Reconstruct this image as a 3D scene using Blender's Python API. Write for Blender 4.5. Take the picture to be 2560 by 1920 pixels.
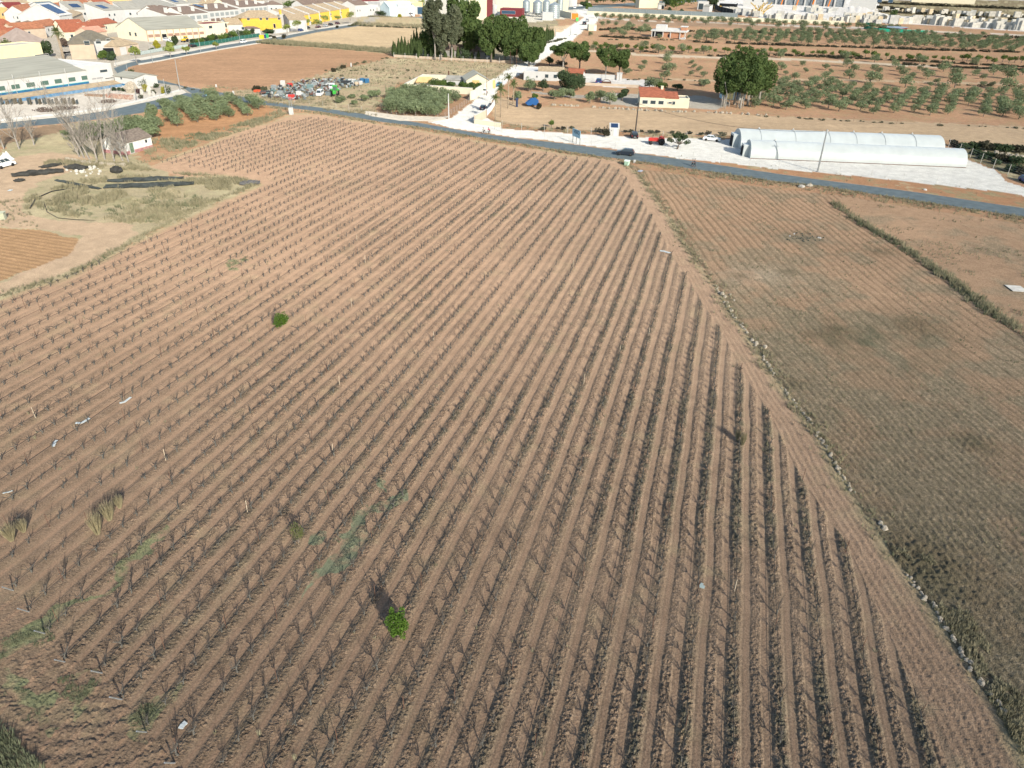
import bpy, math, random
import numpy as np
from mathutils import Vector
C=bpy.context.scene
COL=C.collection
for o in list(bpy.data.objects): bpy.data.objects.remove(o)
rad=math.radians
# ---------------- camera ----------------
H=39.0; FPX=1777.0; PIT=rad(30.2948); ROL=rad(-1.7129)
_c,_s=math.cos(ROL),math.sin(ROL)
F=Vector((0,math.cos(PIT),-math.sin(PIT))); R0=Vector((1,0,0)); D0=Vector((0,-math.sin(PIT),-math.cos(PIT)))
RR=_c*R0+_s*D0; DD=-_s*R0+_c*D0
cd=bpy.data.cameras.new('camera'); cam=bpy.data.objects.new('camera',cd); COL.objects.link(cam)
cd.sensor_width=36; cd.lens=36*FPX/2560; cd.clip_end=6000; cd.clip_start=.5
from mathutils import Matrix
M=Matrix.Identity(4)
for i in range(3): M[i][0]=RR[i]; M[i][1]=-DD[i]; M[i][2]=-F[i]
M[2][3]=H; cam.matrix_world=M; C.camera=cam
C.render.resolution_x=1024; C.render.resolution_y=768
# ---------------- sky, sun, exposure ----------------
SEL=rad(23); SAZ=rad(153)      # sun elevation; azimuth clockwise from +Y
w=bpy.data.worlds.new("World"); C.world=w; w.use_nodes=True
nt=w.node_tree; bg=nt.nodes['Background']; sk=nt.nodes.new('ShaderNodeTexSky')
sk.sky_type='NISHITA'; sk.sun_disc=False; sk.sun_elevation=SEL; sk.sun_rotation=SAZ
nt.links.new(sk.outputs[0],bg.inputs[0]); bg.inputs[1].default_value=0.15
sd=bpy.data.lights.new('sun','SUN'); sd.energy=3.75; sd.angle=rad(.5); sd.color=(1,.93,.82)
so=bpy.data.objects.new('sun',sd); COL.objects.link(so)
sdir=Vector((math.sin(SAZ)*math.cos(SEL),math.cos(SAZ)*math.cos(SEL),math.sin(SEL)))
so.rotation_euler=(-sdir).to_track_quat('-Z','Y').to_euler(); so.location=(0,0,100)
C.view_settings.view_transform='Standard'; C.view_settings.look='None'; C.view_settings.gamma=1
C.view_settings.exposure=0.36
# ---------------- pixel (of the 2560x1920 photo) <-> ground ----------------
def at(x,y,z=0.):
    d=F+(x-1280)/FPX*RR+(y-960)/FPX*DD
    t=(H-z)/-d.z
    return Vector((d.x*t,d.y*t,z))
def proj(p):
    q=Vector(p)-Vector((0,0,H)); z=q.dot(F)
    return 1280+FPX*q.dot(RR)/z, 960+FPX*q.dot(DD)/z
def ppm(x,y): return FPX/(at(x,y)-Vector((0,0,H))).dot(F)
def hgt(P,yt):
    q=Vector(P)-Vector((0,0,H)); v=(yt-960)/FPX; Z=Vector((0,0,1))
    return (v*q.dot(F)-q.dot(DD))/(Z.dot(DD)-v*Z.dot(F))
# ---------------- helpers ----------------
def setp(o,label=None,cat=None,group=None,kind=None):
    if label: o['label']=label
    if cat: o['category']=cat
    if group: o['group']=group
    if kind: o['kind']=kind
    return o
def empty(name,loc,rz=0,label=None,cat=None,group=None,s=1):
    o=bpy.data.objects.new(name,None); COL.objects.link(o); o.location=loc; o.rotation_euler=(0,0,rz); o.scale=(s,s,s)
    o.empty_display_size=.5
    return setp(o,label,cat,group)
def link(name,me,parent=None,loc=None,rz=0,s=None):
    o=bpy.data.objects.new(name,me); COL.objects.link(o)
    if parent: o.parent=parent
    if loc is not None: o.location=loc
    if rz: o.rotation_euler=(0,0,rz)
    if s: o.scale=(s,s,s) if not isinstance(s,tuple) else s
    return o
_m={}
def mat(name,col,rough=.85,ns=0.,na=0.,bump=0.,metal=0.,spec=.3,rnd=0.,trans=0.,stretch=None,c2=None):
    if name in _m: return _m[name]
    m=bpy.data.materials.new(name); m.use_nodes=True; n=m.node_tree.nodes; l=m.node_tree.links
    b=n['Principled BSDF']; b.inputs['Roughness'].default_value=rough; b.inputs['Metallic'].default_value=metal
    b.inputs['Specular IOR Level'].default_value=spec; b.inputs['Diffuse Roughness'].default_value=.6
    base=tuple(col)+(1,); b.inputs['Base Color'].default_value=base
    if ns:
        tc=n.new('ShaderNodeTexCoord'); no=n.new('ShaderNodeTexNoise'); no.inputs['Scale'].default_value=ns; no.inputs['Detail'].default_value=4
        if stretch:
            mp=n.new('ShaderNodeMapping'); mp.inputs['Scale'].default_value=stretch; l.new(tc.outputs['Object'],mp.inputs[0]); l.new(mp.outputs[0],no.inputs['Vector'])
        else: l.new(tc.outputs['Object'],no.inputs['Vector'])
        mr=n.new('ShaderNodeMapRange'); mr.inputs['From Min'].default_value=.3; mr.inputs['From Max'].default_value=.7
        l.new(no.outputs['Fac'],mr.inputs['Value'])
        mx=n.new('ShaderNodeMix'); mx.data_type='RGBA'
        hi=c2 if c2 else [min(1,c*(1+na)) for c in col]; lo=[c*(1-na) for c in col] if not c2 else col
        mx.inputs['A'].default_value=tuple(lo)+(1,); mx.inputs['B'].default_value=tuple(hi)+(1,)
        l.new(mr.outputs[0],mx.inputs['Factor']); src=mx.outputs['Result']
        if rnd:
            oi=n.new('ShaderNodeObjectInfo'); m2=n.new('ShaderNodeMapRange'); m2.inputs['To Min'].default_value=1-rnd; m2.inputs['To Max'].default_value=1+rnd
            l.new(oi.outputs['Random'],m2.inputs['Value']); vm=n.new('ShaderNodeVectorMath'); vm.operation='SCALE'
            l.new(src,vm.inputs[0]); l.new(m2.outputs[0],vm.inputs['Scale']); src=vm.outputs[0]
        l.new(src,b.inputs['Base Color'])
        if bump:
            bp=n.new('ShaderNodeBump'); bp.inputs['Strength'].default_value=bump; bp.inputs['Distance'].default_value=.05
            l.new(no.outputs['Fac'],bp.inputs['Height']); l.new(bp.outputs[0],b.inputs['Normal'])
    if trans:
        tr=n.new('ShaderNodeBsdfTranslucent'); tr.inputs[0].default_value=base; ms=n.new('ShaderNodeMixShader'); ms.inputs[0].default_value=trans
        out=n['Material Output']; l.new(b.outputs[0],ms.inputs[1]); l.new(tr.outputs[0],ms.inputs[2]); l.new(ms.outputs[0],out.inputs[0])
    _m[name]=m; return m
class MB:
    def __init__(s): s.v=[]; s.f=[]; s.m=[]
    def add(s,v,f,mi=0):
        k=len(s.v); s.v+= [tuple(a) for a in v]; s.f+=[tuple(i+k for i in a) for a in f]; s.m+=[mi]*len(f); return s
    def box(s,x0,y0,z0,x1,y1,z1,mi=0):
        return s.add([(x0,y0,z0),(x1,y0,z0),(x1,y1,z0),(x0,y1,z0),(x0,y0,z1),(x1,y0,z1),(x1,y1,z1),(x0,y1,z1)],
            [(0,3,2,1),(4,5,6,7),(0,1,5,4),(1,2,6,5),(2,3,7,6),(3,0,4,7)],mi)
    def obox(s,c,sx,sy,sz,a=0,mi=0,tilt=0):
        v=[]
        for z in (0,sz):
            for x,y in ((-1,-1),(1,-1),(1,1),(-1,1)):
                X,Y,Z=x*sx/2,y*sy/2,z
                if tilt: X,Z=X*math.cos(tilt)-Z*math.sin(tilt),X*math.sin(tilt)+Z*math.cos(tilt)
                v.append((c[0]+X*math.cos(a)-Y*math.sin(a),c[1]+X*math.sin(a)+Y*math.cos(a),c[2]+Z))
        return s.add(v,[(0,3,2,1),(4,5,6,7),(0,1,5,4),(1,2,6,5),(2,3,7,6),(3,0,4,7)],mi)
    def tube(s,pts,rs,n=6,mi=0,cap=True):
        P=[Vector(p) for p in pts]
        if not hasattr(rs,'__len__'): rs=[rs]*len(P)
        v=[]
        for i,p in enumerate(P):
            t=(P[min(i+1,len(P)-1)]-P[max(i-1,0)])
            if t.length<1e-6: t=Vector((0,0,1))
            t.normalize(); u=t.orthogonal().normalized() if abs(t.z)>.95 else t.cross(Vector((0,0,1))).normalized(); w_=t.cross(u)
            for k in range(n):
                a=2*math.pi*k/n; v.append(p+rs[i]*(math.cos(a)*u+math.sin(a)*w_))
        f=[(i*n+k,i*n+(k+1)%n,(i+1)*n+(k+1)%n,(i+1)*n+k) for i in range(len(P)-1) for k in range(n)]
        if cap: f+=[tuple(range(n))[::-1],tuple((len(P)-1)*n+k for k in range(n))]
        return s.add(v,f,mi)
    def ext(s,prof,y0,y1,mi=0,axis='y'):     # profile (x,z) extruded along y
        n=len(prof)
        if axis=='y': v=[(x,y0,z) for x,z in prof]+[(x,y1,z) for x,z in prof]
        else: v=[(y0,x,z) for x,z in prof]+[(y1,x,z) for x,z in prof]
        return s.add(v,[tuple(range(n)),tuple(range(2*n-1,n-1,-1))]+[(i,i+n,(i+1)%n+n,(i+1)%n) for i in range(n)],mi)
    def lathe(s,prof,n=16,c=(0,0,0),mi=0):
        v=[(c[0]+r*math.cos(2*math.pi*k/n),c[1]+r*math.sin(2*math.pi*k/n),c[2]+z) for r,z in prof for k in range(n)]
        f=[(i*n+k,i*n+(k+1)%n,(i+1)*n+(k+1)%n,(i+1)*n+k) for i in range(len(prof)-1) for k in range(n)]
        f+=[tuple(range(n))[::-1],tuple((len(prof)-1)*n+k for k in range(n))]
        return s.add(v,f,mi)
    def mesh(s,name,mats,smooth=False):
        me=bpy.data.meshes.new(name); me.from_pydata(s.v,[],s.f)
        for m in (mats if isinstance(mats,(list,tuple)) else [mats]): me.materials.append(m)
        if any(s.m): me.polygons.foreach_set('material_index',s.m)
        if smooth: me.polygons.foreach_set('use_smooth',[True]*len(s.f))
        return me
    def build(s,name,mats,parent=None,loc=None,rz=0,smooth=False,**k):
        o=link(name,s.mesh(name,mats,smooth),parent,loc,rz)
        return setp(o,**k)
def npmesh(name,V,Fq,mats,mi=None,smooth=False):
    me=bpy.data.meshes.new(name); V=np.asarray(V,np.float32); Fq=np.asarray(Fq,np.int32); k=Fq.shape[1]
    me.vertices.add(len(V)); me.vertices.foreach_set('co',V.ravel())
    me.loops.add(Fq.size); me.loops.foreach_set('vertex_index',Fq.ravel())
    me.polygons.add(len(Fq)); me.polygons.foreach_set('loop_start',np.arange(0,Fq.size,k,dtype=np.int32))
    me.polygons.foreach_set('use_smooth',np.full(len(Fq),smooth))
    for m in (mats if isinstance(mats,(list,tuple)) else [mats]): me.materials.append(m)
    if mi is not None: me.polygons.foreach_set('material_index',np.asarray(mi,np.int32))
    me.update(calc_edges=True); me.validate(); return me
# ---------------- numpy noise ----------------
def _h(xi,yi,s):
    n=(xi.astype(np.int64)*374761393+yi.astype(np.int64)*668265263+s*974634777)&0xffffffff
    n=((n^(n>>13))*1274126177)&0xffffffff; n=n^(n>>16)
    return (n&0xffff).astype(np.float32)/65535.
def vn(x,y,s=0):
    xi=np.floor(x); yi=np.floor(y); fx=x-xi; fy=y-yi; fx=fx*fx*(3-2*fx); fy=fy*fy*(3-2*fy)
    a=_h(xi,yi,s); b=_h(xi+1,yi,s); c=_h(xi,yi+1,s); d=_h(xi+1,yi+1,s)
    return (a*(1-fx)+b*fx)*(1-fy)+(c*(1-fx)+d*fx)*fy
def fbm(x,y,wl,o=3,s=0):
    r=0; a=1; t=0
    for i in range(o):
        r=r+a*vn(x/wl+i*17.3,y/wl+i*7.7,s+i); t+=a; a*=.5; wl=wl*.47
    return r/t
def inpoly(x,y,P):
    r=np.zeros(x.shape,bool); n=len(P)
    for i in range(n):
        x0,y0=P[i]; x1,y1=P[(i+1)%n]
        if y0==y1: continue
        c=((y0>y)!=(y1>y))&(x<(x1-x0)*(y-y0)/(y1-y0)+x0); r^=c
    return r
def dline(x,y,P):
    d=np.full(x.shape,1e9,np.float32)
    for i in range(len(P)-1):
        x0,y0=P[i]; x1,y1=P[i+1]; dx,dy=x1-x0,y1-y0; L=dx*dx+dy*dy
        t=np.clip(((x-x0)*dx+(y-y0)*dy)/L,0,1); d=np.minimum(d,np.hypot(x-x0-t*dx,y-y0-t*dy))
    return d
def W(px): return [tuple(at(*p)[:2]) for p in px]
RND=random.Random(11); NR=np.random.RandomState(5)
# ---------------- field outlines (photo pixels) ----------------
RIGHT=[(1549,403),(1595,432),(1631,480),(1660,519),(1704,592),(1740,650),(1791,718),(1834,791),(1877,845),(1924,917),(1971,990),(2030,1062),(2069,1128),(2105,1189),(2156,1264),(2227,1375),(2287,1457),(2339,1528),(2391,1610),(2440,1689),(2504,1771),(2548,1853),(2640,2010),(2760,2200)]
TOPE=[(371,417),(430,392),(500,367),(600,324),(681,304),(727,284),(817,286),(835,293),(950,309),(1000,316),(1040,324),(1131,340),(1203,354),(1300,367),(1350,373),(1413,385),(1526,397)]
LEFTE=[(0,748),(60,725),(120,705),(171,694),(285,634),(386,580),(459,549),(557,501),(652,463),(560,440),(465,444)]
FIELD=[(-900,1250),(-500,960)]+LEFTE+TOPE+RIGHT+[(2200,2600),(700,2600),(-1500,2400)]
VINES=[(-700,1100),(-150,850),(0,770),(38,753),(209,677),(247,661),(342,620),(386,592),(500,538),(600,503),(684,464),(665,441),(605,433),(520,426),(461,418),(400,406),(440,388),(481,374),(616,335),(690,316),(736,302),(774,295),(836,302),(896,311),(980,324),(1023,333),(1113,347),(1189,355),(1329,384),(1361,384),(1413,394),(1470,403),(1524,411),(1546,422),(1566,446),(1583,475),(1606,506),(1630,539),(1653,585),(1679,637),(1716,688),(1752,752),(1804,826),(1855,927),(1922,1030),(2006,1200),(2117,1360),(2240,1620),(2330,1850),(2420,2100),(1500,2300),(800,2300),(435,1905),(364,1825),(303,1743),(250,1676),(162,1648),(112,1577),(71,1525),(30,1469),(-200,1330)]
AZ=rad(15.28); SP=2.755; U0=14.6      # row direction and spacing
NX,NY=math.cos(AZ),-math.sin(AZ)
RDX,RDY=math.sin(AZ),math.cos(AZ)
# ================= terrain =================
ROAD_F=[(451,215),(563,233),(653,251),(711,259),(800,269),(916,286),(1040,306),(1131,322),(1194,333),(1300,347),(1413,359),(1526,375),(1639,390),(1713,400),(1826,417),(1939,434),(2060,451),(2286,480),(2560,521),(2900,572),(3600,690)]
ROAD_N=[(490,241),(527,246),(671,263),(725,270),(800,278.5),(950,304),(1040,315),(1131,331),(1221,347),(1300,358),(1413,377),(1503,391),(1639,408),(1713,419),(1826,436),(1939,453),(2060,465),(2286,501),(2560,542),(2900,596),(3600,716)]
ROADB_T=[(-500,395),(-200,342),(0,308),(181,290),(271,276),(362,256),(440,240),(466,232)]
ROADB_B=[(-500,420),(-200,362),(0,322),(158,308),(271,295),(371,279),(429,266),(500,249),(540,247)]
AVE_T=[(2000,-20),(960,48),(890,60),(800,73),(700,92),(640,101),(560,113),(470,130),(400,143),(340,153),(285,165),(284,182),(330,200),(400,207),(451,215)]
AVE_B=[(2000,-12),(960,53),(890,66),(800,79),(700,100),(640,108),(560,121),(470,137),(400,151),(345,160),(308,172),(306,184),(345,194),(400,200),(465,217)]
GREENP=[[(955,1210),(980,1225),(900,1330),(850,1380),(740,1490),(765,1440),(830,1330),(880,1290)],
 [(400,1325),(420,1345),(300,1440),(210,1500),(90,1620),(60,1600),(200,1490),(330,1390)],[(140,1700),(210,1680),(245,1710),(200,1760),(130,1740)],
 [(320,1800),(400,1720),(440,1730),(350,1850)],[(0,1690),(60,1720),(110,1790),(100,1840),(0,1760)],[(0,1600),(120,1560),(140,1600),(0,1650)],
 [(560,655),(620,640),(618,655),(585,680)]]
# zone: (object, polygon px, linear albedo, roughness m, edge jitter m, style)
SOIL=(.378,.258,.172); TAN=(.47,.36,.24); WHITE=(.71,.70,.64)
ZN=[
 ('ground',[(-900,-60),(-900,420),(450,250),(520,225),(300,190),(290,165),(400,148),(700,97),(900,62),(1100,-20),(1200,-60)],(.44,.40,.33),.0,0,0), # town paving
 ('scrubland',[(850,160),(985,144),(1300,160),(1290,180),(1245,215),(1170,235),(1010,202),(955,250),(940,292),(640,255),(500,235),(700,215),(836,175)],(.42,.33,.215),.12,1.5,4),
 ('ploughed_field',[(400,152),(490,133),(581,126),(648,109),(671,110),(740,116),(800,121),(970,136),(968,146),(890,165),(836,176),(800,183),(671,212),(617,222),(527,213),(472,205),(400,196),(345,186),(325,172),(345,162)],(.385,.24,.145),.04,.6,3),
 ('dry_field',[(671,101),(740,90),(800,80),(901,64),(1053,71),(1110,90),(1100,125),(977,122),(800,110)],(.52,.40,.25),.03,.8,3),
 ('scrubland',[(880,64),(925,40),(1046,47),(1063,70),(960,66)],(.44,.36,.23),.15,1,4),
 ('scrubland',[(640,107),(671,100),(800,110),(980,124),(975,134),(800,119),(700,113)],(.36,.33,.21),.25,1,4),
 ('ground',[(985,143),(1330,155),(1410,100),(1390,40),(1060,40),(1050,100)],(.33,.28,.19),.1,1,4), # under the pines
 ('factory_yard',[(1060,50),(1160,44),(1205,40),(1330,56),(1460,42),(1440,0),(1160,-60),(1000,-60)],(.58,.55,.46),.02,1,0),
 ('dry_field',[(1330,100),(1360,70),(1420,62),(1440,70),(1400,95),(1350,105)],(.60,.47,.31),.15,1,3),
 ('quarry_yard',[(1790,12),(1835,34),(1905,45),(2080,54),(2300,62),(2560,78),(3100,110),(3300,20),(1780,-60)],(.66,.64,.60),.25,3,3),
 ('scrubland',[(2190,0),(2560,0),(3100,40),(3100,95),(2560,62),(2330,46),(2200,36)],(.25,.20,.12),.3,3,4),
 ('gravel_path',[(1480,41),(1600,50),(1900,60),(2200,70),(2560,88),(3200,130),(3200,133),(2560,90),(2200,74),(1900,64),(1600,55),(1480,48)],(.62,.56,.47),.02,.3,0),
 ('ground',[(1480,47),(1900,63),(2200,73),(2560,90),(2560,98),(2200,84),(1900,72),(1480,58)],(.36,.25,.165),.05,1,3),
 ('gravel_path',[(1440,122),(1600,134),(1760,140),(2000,146),(2250,160),(2560,172),(3200,215),(3200,221),(2560,176),(2250,165),(2000,152),(1760,146),(1600,139),(1440,128)],(.56,.47,.35),.03,.5,0),
 ('gravel_path',[(1670,196),(1800,200),(2050,196),(2300,203),(2560,209),(2560,213),(2300,207),(2050,200),(1800,204),(1670,201)],(.50,.38,.25),.03,.5,0),
 ('dry_field',[(1240,240),(1275,250),(1316,268),(1600,273),(1727,279),(1889,288),(2060,296),(2560,316),(3300,375),(3300,430),(2560,364),(2399,352),(1900,345),(1752,338),(1639,335),(1526,330),(1413,323),(1300,318),(1240,300),(1230,285)],(.49,.365,.235),.05,.6,3),
 ('ground',[(1235,300),(1300,315),(1413,322),(1526,328),(1639,333),(1752,337),(1900,343),(1900,352),(1752,346),(1639,342),(1526,337),(1413,331),(1300,324),(1235,318)],(.42,.25,.14),.12,.6,4),
 ('ground',[(2390,355),(2560,364),(3300,440),(3300,640),(2700,500),(2560,462),(2490,424),(2419,396)],(.20,.17,.10),.3,.8,4), # rubble and bushes by the tunnels
 ('ground',[(1350,350),(1639,388),(1939,432),(2286,478),(2560,519),(3300,640),(3300,600),(2560,478),(2399,465),(2241,446),(2060,427),(1826,404),(1583,376)],(.44,.25,.14),.10,.5,4),
 ('gravel_yard',[(1239,322),(1300,325),(1413,333),(1526,340),(1639,345),(1752,347),(1840,350),(2300,352),(2419,400),(2490,426),(2512,453),(2560,470),(2600,500),(2512,480),(2399,469),(2241,450),(2060,431),(1939,422),(1826,409),(1713,397),(1639,388),(1526,372),(1350,348),(1300,345),(1131,318)],WHITE,.03,.5,0),
 ('gravel_track',[(1070,304),(1125,296),(1190,249),(1205,215),(1240,195),(1262,178),(1290,160),(1330,128),(1383,95),(1430,62),(1462,44),(1440,30),(1450,10),(1475,5),(1478,30),(1500,42),(1490,58),(1460,74),(1436,98),(1400,122),(1352,152),(1310,180),(1275,200),(1245,225),(1225,265),(1212,292),(1255,318),(1255,338),(1130,320)],WHITE,.02,.4,0),
 ('concrete_yard',[(1325,232),(1440,246),(1520,244),(1600,240),(1600,268),(1540,262),(1500,238),(1420,236),(1330,228)],(.36,.33,.28),.01,.4,0),
 ('concrete_yard',[(1500,258),(1600,268),(1725,270),(1790,276),(1830,258),(1760,240),(1640,238),(1500,232)],(.42,.39,.33),.01,.4,0),
 ('concrete_yard',[(1450,194),(1620,200),(1640,216),(1560,220),(1452,212)],(.60,.58,.54),.02,.6,0),
 ('gravel_yard',[(-600,330),(-200,290),(0,262),(180,240),(290,214),(400,232),(440,236),(362,253),(271,273),(181,288),(0,306),(-600,390)],(.56,.52,.45),.03,.4,0),
 ('orchard_soil',[(370,335),(380,262),(500,246),(600,256),(668,266),(700,282),(640,300),(560,330),(480,352),(430,362),(380,372),(330,385),(330,340)],(.43,.245,.13),.05,.7,3),
 ('orchard_soil',[(942,290),(975,236),(1012,222),(1180,246),(1170,262),(1122,296),(1090,300),(1000,297)],(.36,.23,.14),.08,.5,3),
 ('scrubland',[(-800,700),(-300,520),(0,420),(0,330),(330,290),(340,390),(371,417),(465,444),(560,440),(652,463),(557,501),(459,549),(386,580),(285,634),(171,694),(60,725),(0,748),(-500,960),(-900,1250)],(.42,.36,.23),.14,1.2,4),
 ('ground',[(-300,380),(0,327),(160,311),(200,322),(120,338),(0,362),(-300,430)],(.30,.215,.14),.1,1,3),
 ('dirt_track',[(-600,470),(0,400),(120,380),(240,392),(180,425),(90,460),(56,500),(52,530),(110,548),(230,556),(330,560),(340,585),(280,628),(225,660),(150,685),(60,715),(0,738),(-600,900),(-600,800),(0,707),(120,655),(190,610),(200,592),(150,580),(0,567),(-600,600)],(.50,.375,.255),.03,.7,0),
 ('ploughed_field',[(-700,620),(0,571),(100,577),(183,596),(196,607),(165,640),(80,672),(0,702),(-700,840)],(.42,.27,.15),.05,.5,5),
 ('fallow_field',RIGHT+[(2700,2200),(5200,1700),(5200,900),(2900,620),(2560,560),(2286,520),(2100,488),(1939,472),(1826,458),(1713,440),(1660,428),(1610,425)],(.40,.32,.21),.09,.5,2),
 ('fallow_field',[(2092,500),(2146,548),(2236,600),(2303,648),(2407,723),(2488,787),(2560,833),(2800,980),(5200,1500),(5200,900),(2900,620),(2560,560),(2286,520),(2110,492)],(.44,.33,.215),.08,.6,4),
 ('vineyard_field',FIELD,SOIL,.05,.5,1),
]
def terrain():
    dth=.0016*1.0
    th=np.concatenate([np.linspace(-math.pi,-1.0,22)[:-1],np.arange(-1.0,1.0,dth),np.linspace(1.0,math.pi,22)])
    rs=[.3,4,9,13,16,18]; r=18.
    while r<2700:
        r+=max(.055,(r*r+H*H)/(H*711)*.78); rs.append(r)
    rs+= [3200,4200]
    rs=np.array(rs,np.float32); nt_,nr=len(th),len(rs)
    T,Rr=np.meshgrid(th,rs); X=(Rr*np.sin(T)).ravel().astype(np.float64); Y=(Rr*np.cos(T)).ravel().astype(np.float64); RR_=Rr.ravel()
    N=len(X); z=np.zeros(N); zone=np.zeros(N,np.int32); col=np.zeros((N,3),np.float32)
    n1=fbm(X,Y,14,3,3); n2=fbm(X,Y,2.2,3,9); n3=fbm(X,Y,45,2,21)
    jx=(fbm(X,Y,2.6,3,31)-.5); jy=(fbm(X,Y,2.6,3,37)-.5)
    col[:]=(.35,.215,.13); col*= (.8+.4*n1)[:,None]
    g=np.clip((n2-.5)*6,0,1)[:,None]*.35; col[:]=col*(1-g)+np.array((.27,.24,.13))*g
    rough=np.full(N,.06); style=np.full(N,4,np.int8); CM=np.full(N,.35)
    names=['ground']
    for nm,P,c,ra,jit,st in ZN:
        if nm not in names: names.append(nm)
        if nm not in ('vineyard_field','fallow_field'): f_=.84 if min(c)>.4 else .79; c=tuple(q*f_ for q in c)
        Wp=W(P); ax=[p[0] for p in Wp]; ay=[p[1] for p in Wp]
        k=np.nonzero((X>min(ax)-4)&(X<max(ax)+4)&(Y>min(ay)-4)&(Y<max(ay)+4))[0]
        js=jit*2*np.minimum(1+RR_[k]/300,4)
        k=k[inpoly(X[k]+jx[k]*js,Y[k]+jy[k]*js,Wp)]
        zone[k]=names.index(nm); style[k]=st; rough[k]=ra
        col[k]=np.array(c)*(.9+.2*n2[k])[:,None]
        if st==4:
            g=np.clip((n2[k]+.4*(n1[k]-.5)-.5)*7,0,1)[:,None]*.75; b=np.clip((n1[k]-.5)*5,0,1)[:,None]
            col[k]=col[k]*(1-g)+(np.array((.25,.235,.135))*(1-b)+np.array((.40,.35,.22))*b)*g
        if st==3:
            v=(X[k]*.97+Y[k]*.2); s_=fbm(v*.05,-X[k]*.2+Y[k],2.4,3,5)
            col[k]*=(.86+.28*s_)[:,None]*(.88+.24*n1[k])[:,None]
    # ---- vineyard ----
    k=np.nonzero(style==1)[0]; x,y=X[k],Y[k]
    u=x*NX+y*NY; v=x*RDX+y*RDY; wob=(fbm(v,u,7,3,51)-.5)*.30
    inv=inpoly(x,y,W(VINES)); dr=dline(x,y,W(RIGHT))
    q=(u+wob-U0)/SP; q=np.abs(q-np.round(q))*SP       # distance from the vine line 0..1.38
    cl=fbm(x,y,.15,2,61); cl2=fbm(x,y,.09,1,67); big=fbm(x,y,.8,2,63)
    dens=np.clip(.35+.9*(x+45)/90+ (fbm(x,y,12,2,71)-.5)*1.2,.15,1.15)   # cloddier to the right
    tw=.16+.10*fbm(v,u,7,2,53); near=np.clip((.74-tw-q)*4,0,1); mid=np.clip((q-.76-tw)*6,0,1)*.85
    trk=np.clip(1-np.abs(q-.76)/(tw*1.25),0,1)
    ridge=(.05*np.exp(-(q/.30)**2)-.035*np.exp(-((q-.50)/.10)**2)-.018*trk+.02*np.clip((q-1.0)*4,0,1)-.022*np.exp(-((q-1.03)/.06)**2))*(.2+.62*dens)
    tread=np.sin((v+q*.8)*2*math.pi/.34)*.012*trk
    clod=np.clip(cl-.40,0,1)*.30*dens*(near*1.0+mid*.85+.06)+np.clip(cl2-.45,0,1)*.13*dens*(near+mid+.15); CM[k]=np.clip((near+mid)*1.1-trk*.8,.06,1)*(.35+.65*dens)
    far=np.clip(1.5-RR_[k]/150,.35,1)
    hz=(ridge+tread)*1.0+clod*far+.02*(big-.5)
    # headland track along the stone line and turning arcs at the near corner
    tk=np.clip((5.0-dr)/1.2,0,1)*(~inv)
    tq=np.abs(((dr+wob*2)/.62)%1-.5)*2
    ht=.055*(tq-.5)+np.sin(v*2*math.pi/.3+dr*3)*.010+np.clip(cl-.5,0,1)*.16
    out=(~inv)
    cx,cy=at(330,1560)[:2]; arc=np.hypot(x-cx,y-cy); ha=.05*np.sin(arc*2*math.pi/.95)*np.clip(vn(x/3,y/3,5)*1.6-.3,0,1)+np.clip(cl-.45,0,1)*.25
    hz=np.where(out,np.where(tk>.01,ht*tk+ha*.4*(1-tk),ha*np.clip((60-RR_[k])/20,.3,1)),hz)
    CM[k]=np.where(out,.3,CM[k]); z[k]=hz
    c=np.array(SOIL)*np.ones((len(k),1)); 
    xr=np.clip((x+10)/70,0,1)[:,None]; c=c*(1-xr)+np.array((.335,.25,.172))*xr; yn=np.clip(1-(v-15)/75,0,1)[:,None]; c=c*(1-yn)+c*np.array((.56,.59,.60))*yn      # greyer stony soil to the right; darker near end is painted-in shading
    c*=(.90+.2*n1[k])[:,None]
    stone=np.clip((cl2-.62)*6,0,1)[:,None]*dens[:,None]*.22; c=c*(1-stone)+np.array((.46,.35,.24))*stone
    litter=np.clip(1.25-q*2.1,0,1)*np.clip((fbm(x,y,.7,3,81)-.36)*5,0,1)*(.05+.72*dens*dens); litter=np.where(out,0,litter)*np.clip(.55+fbm(x,y,.16,1,83),0,1); litter=litter[:,None]
    c=c*(1-.8*litter)+np.array((.12,.12,.085))*.8*litter
    red=np.clip(trk+ (tk>.5)*.8,0,1)[:,None]*.30*(1-xr*.7); c=c*(1-red)+np.array((.43,.26,.165))*red
    ok=np.array([at(619,741)[0],at(619,741)[1]])
    for i,Pp in enumerate(GREENP):
        m=inpoly(x+jx[k]*4.5,y+jy[k]*4.5,W(Pp)); gg=(np.clip(fbm(x,y,.8,4,91)*2.8-(.8 if i else .45),0,1)*m*.9)[:,None]
        c=c*(1-gg)+np.array((.19,.205,.11) if i else (.165,.19,.12))*gg
    eg=np.clip(1-dline(x,y,W(TOPE))/2.2,0,1)+np.clip(1-dline(x,y,W(LEFTE))/1.6,0,1)+np.clip(1-dr/1.5,0,1); eg=(np.clip(eg+n2[k]-.6,0,1)*.7)[:,None]
    c=c*(1-eg)+np.array((.33,.30,.17))*eg
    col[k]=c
    # ---- fallow fields ----
    k=np.nonzero((style==2)|((zone==names.index('fallow_field'))&(style==4)))[0]; x,y=X[k],Y[k]
    a=at(1668,443); b=at(1816,624); dx,dy=(b-a).x,(b-a).y; L=math.hypot(dx,dy); dx/=L; dy/=L
    a2=at(1975,830); b2=at(2322,1192); ex,ey=(b2-a2).x,(b2-a2).y; L=math.hypot(ex,ey); ex/=L; ey/=L
    t=np.clip((130-np.hypot(x,y))/60,0,1); 
    u1=x*dy-y*dx; u2=x*ey-y*ex
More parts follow.
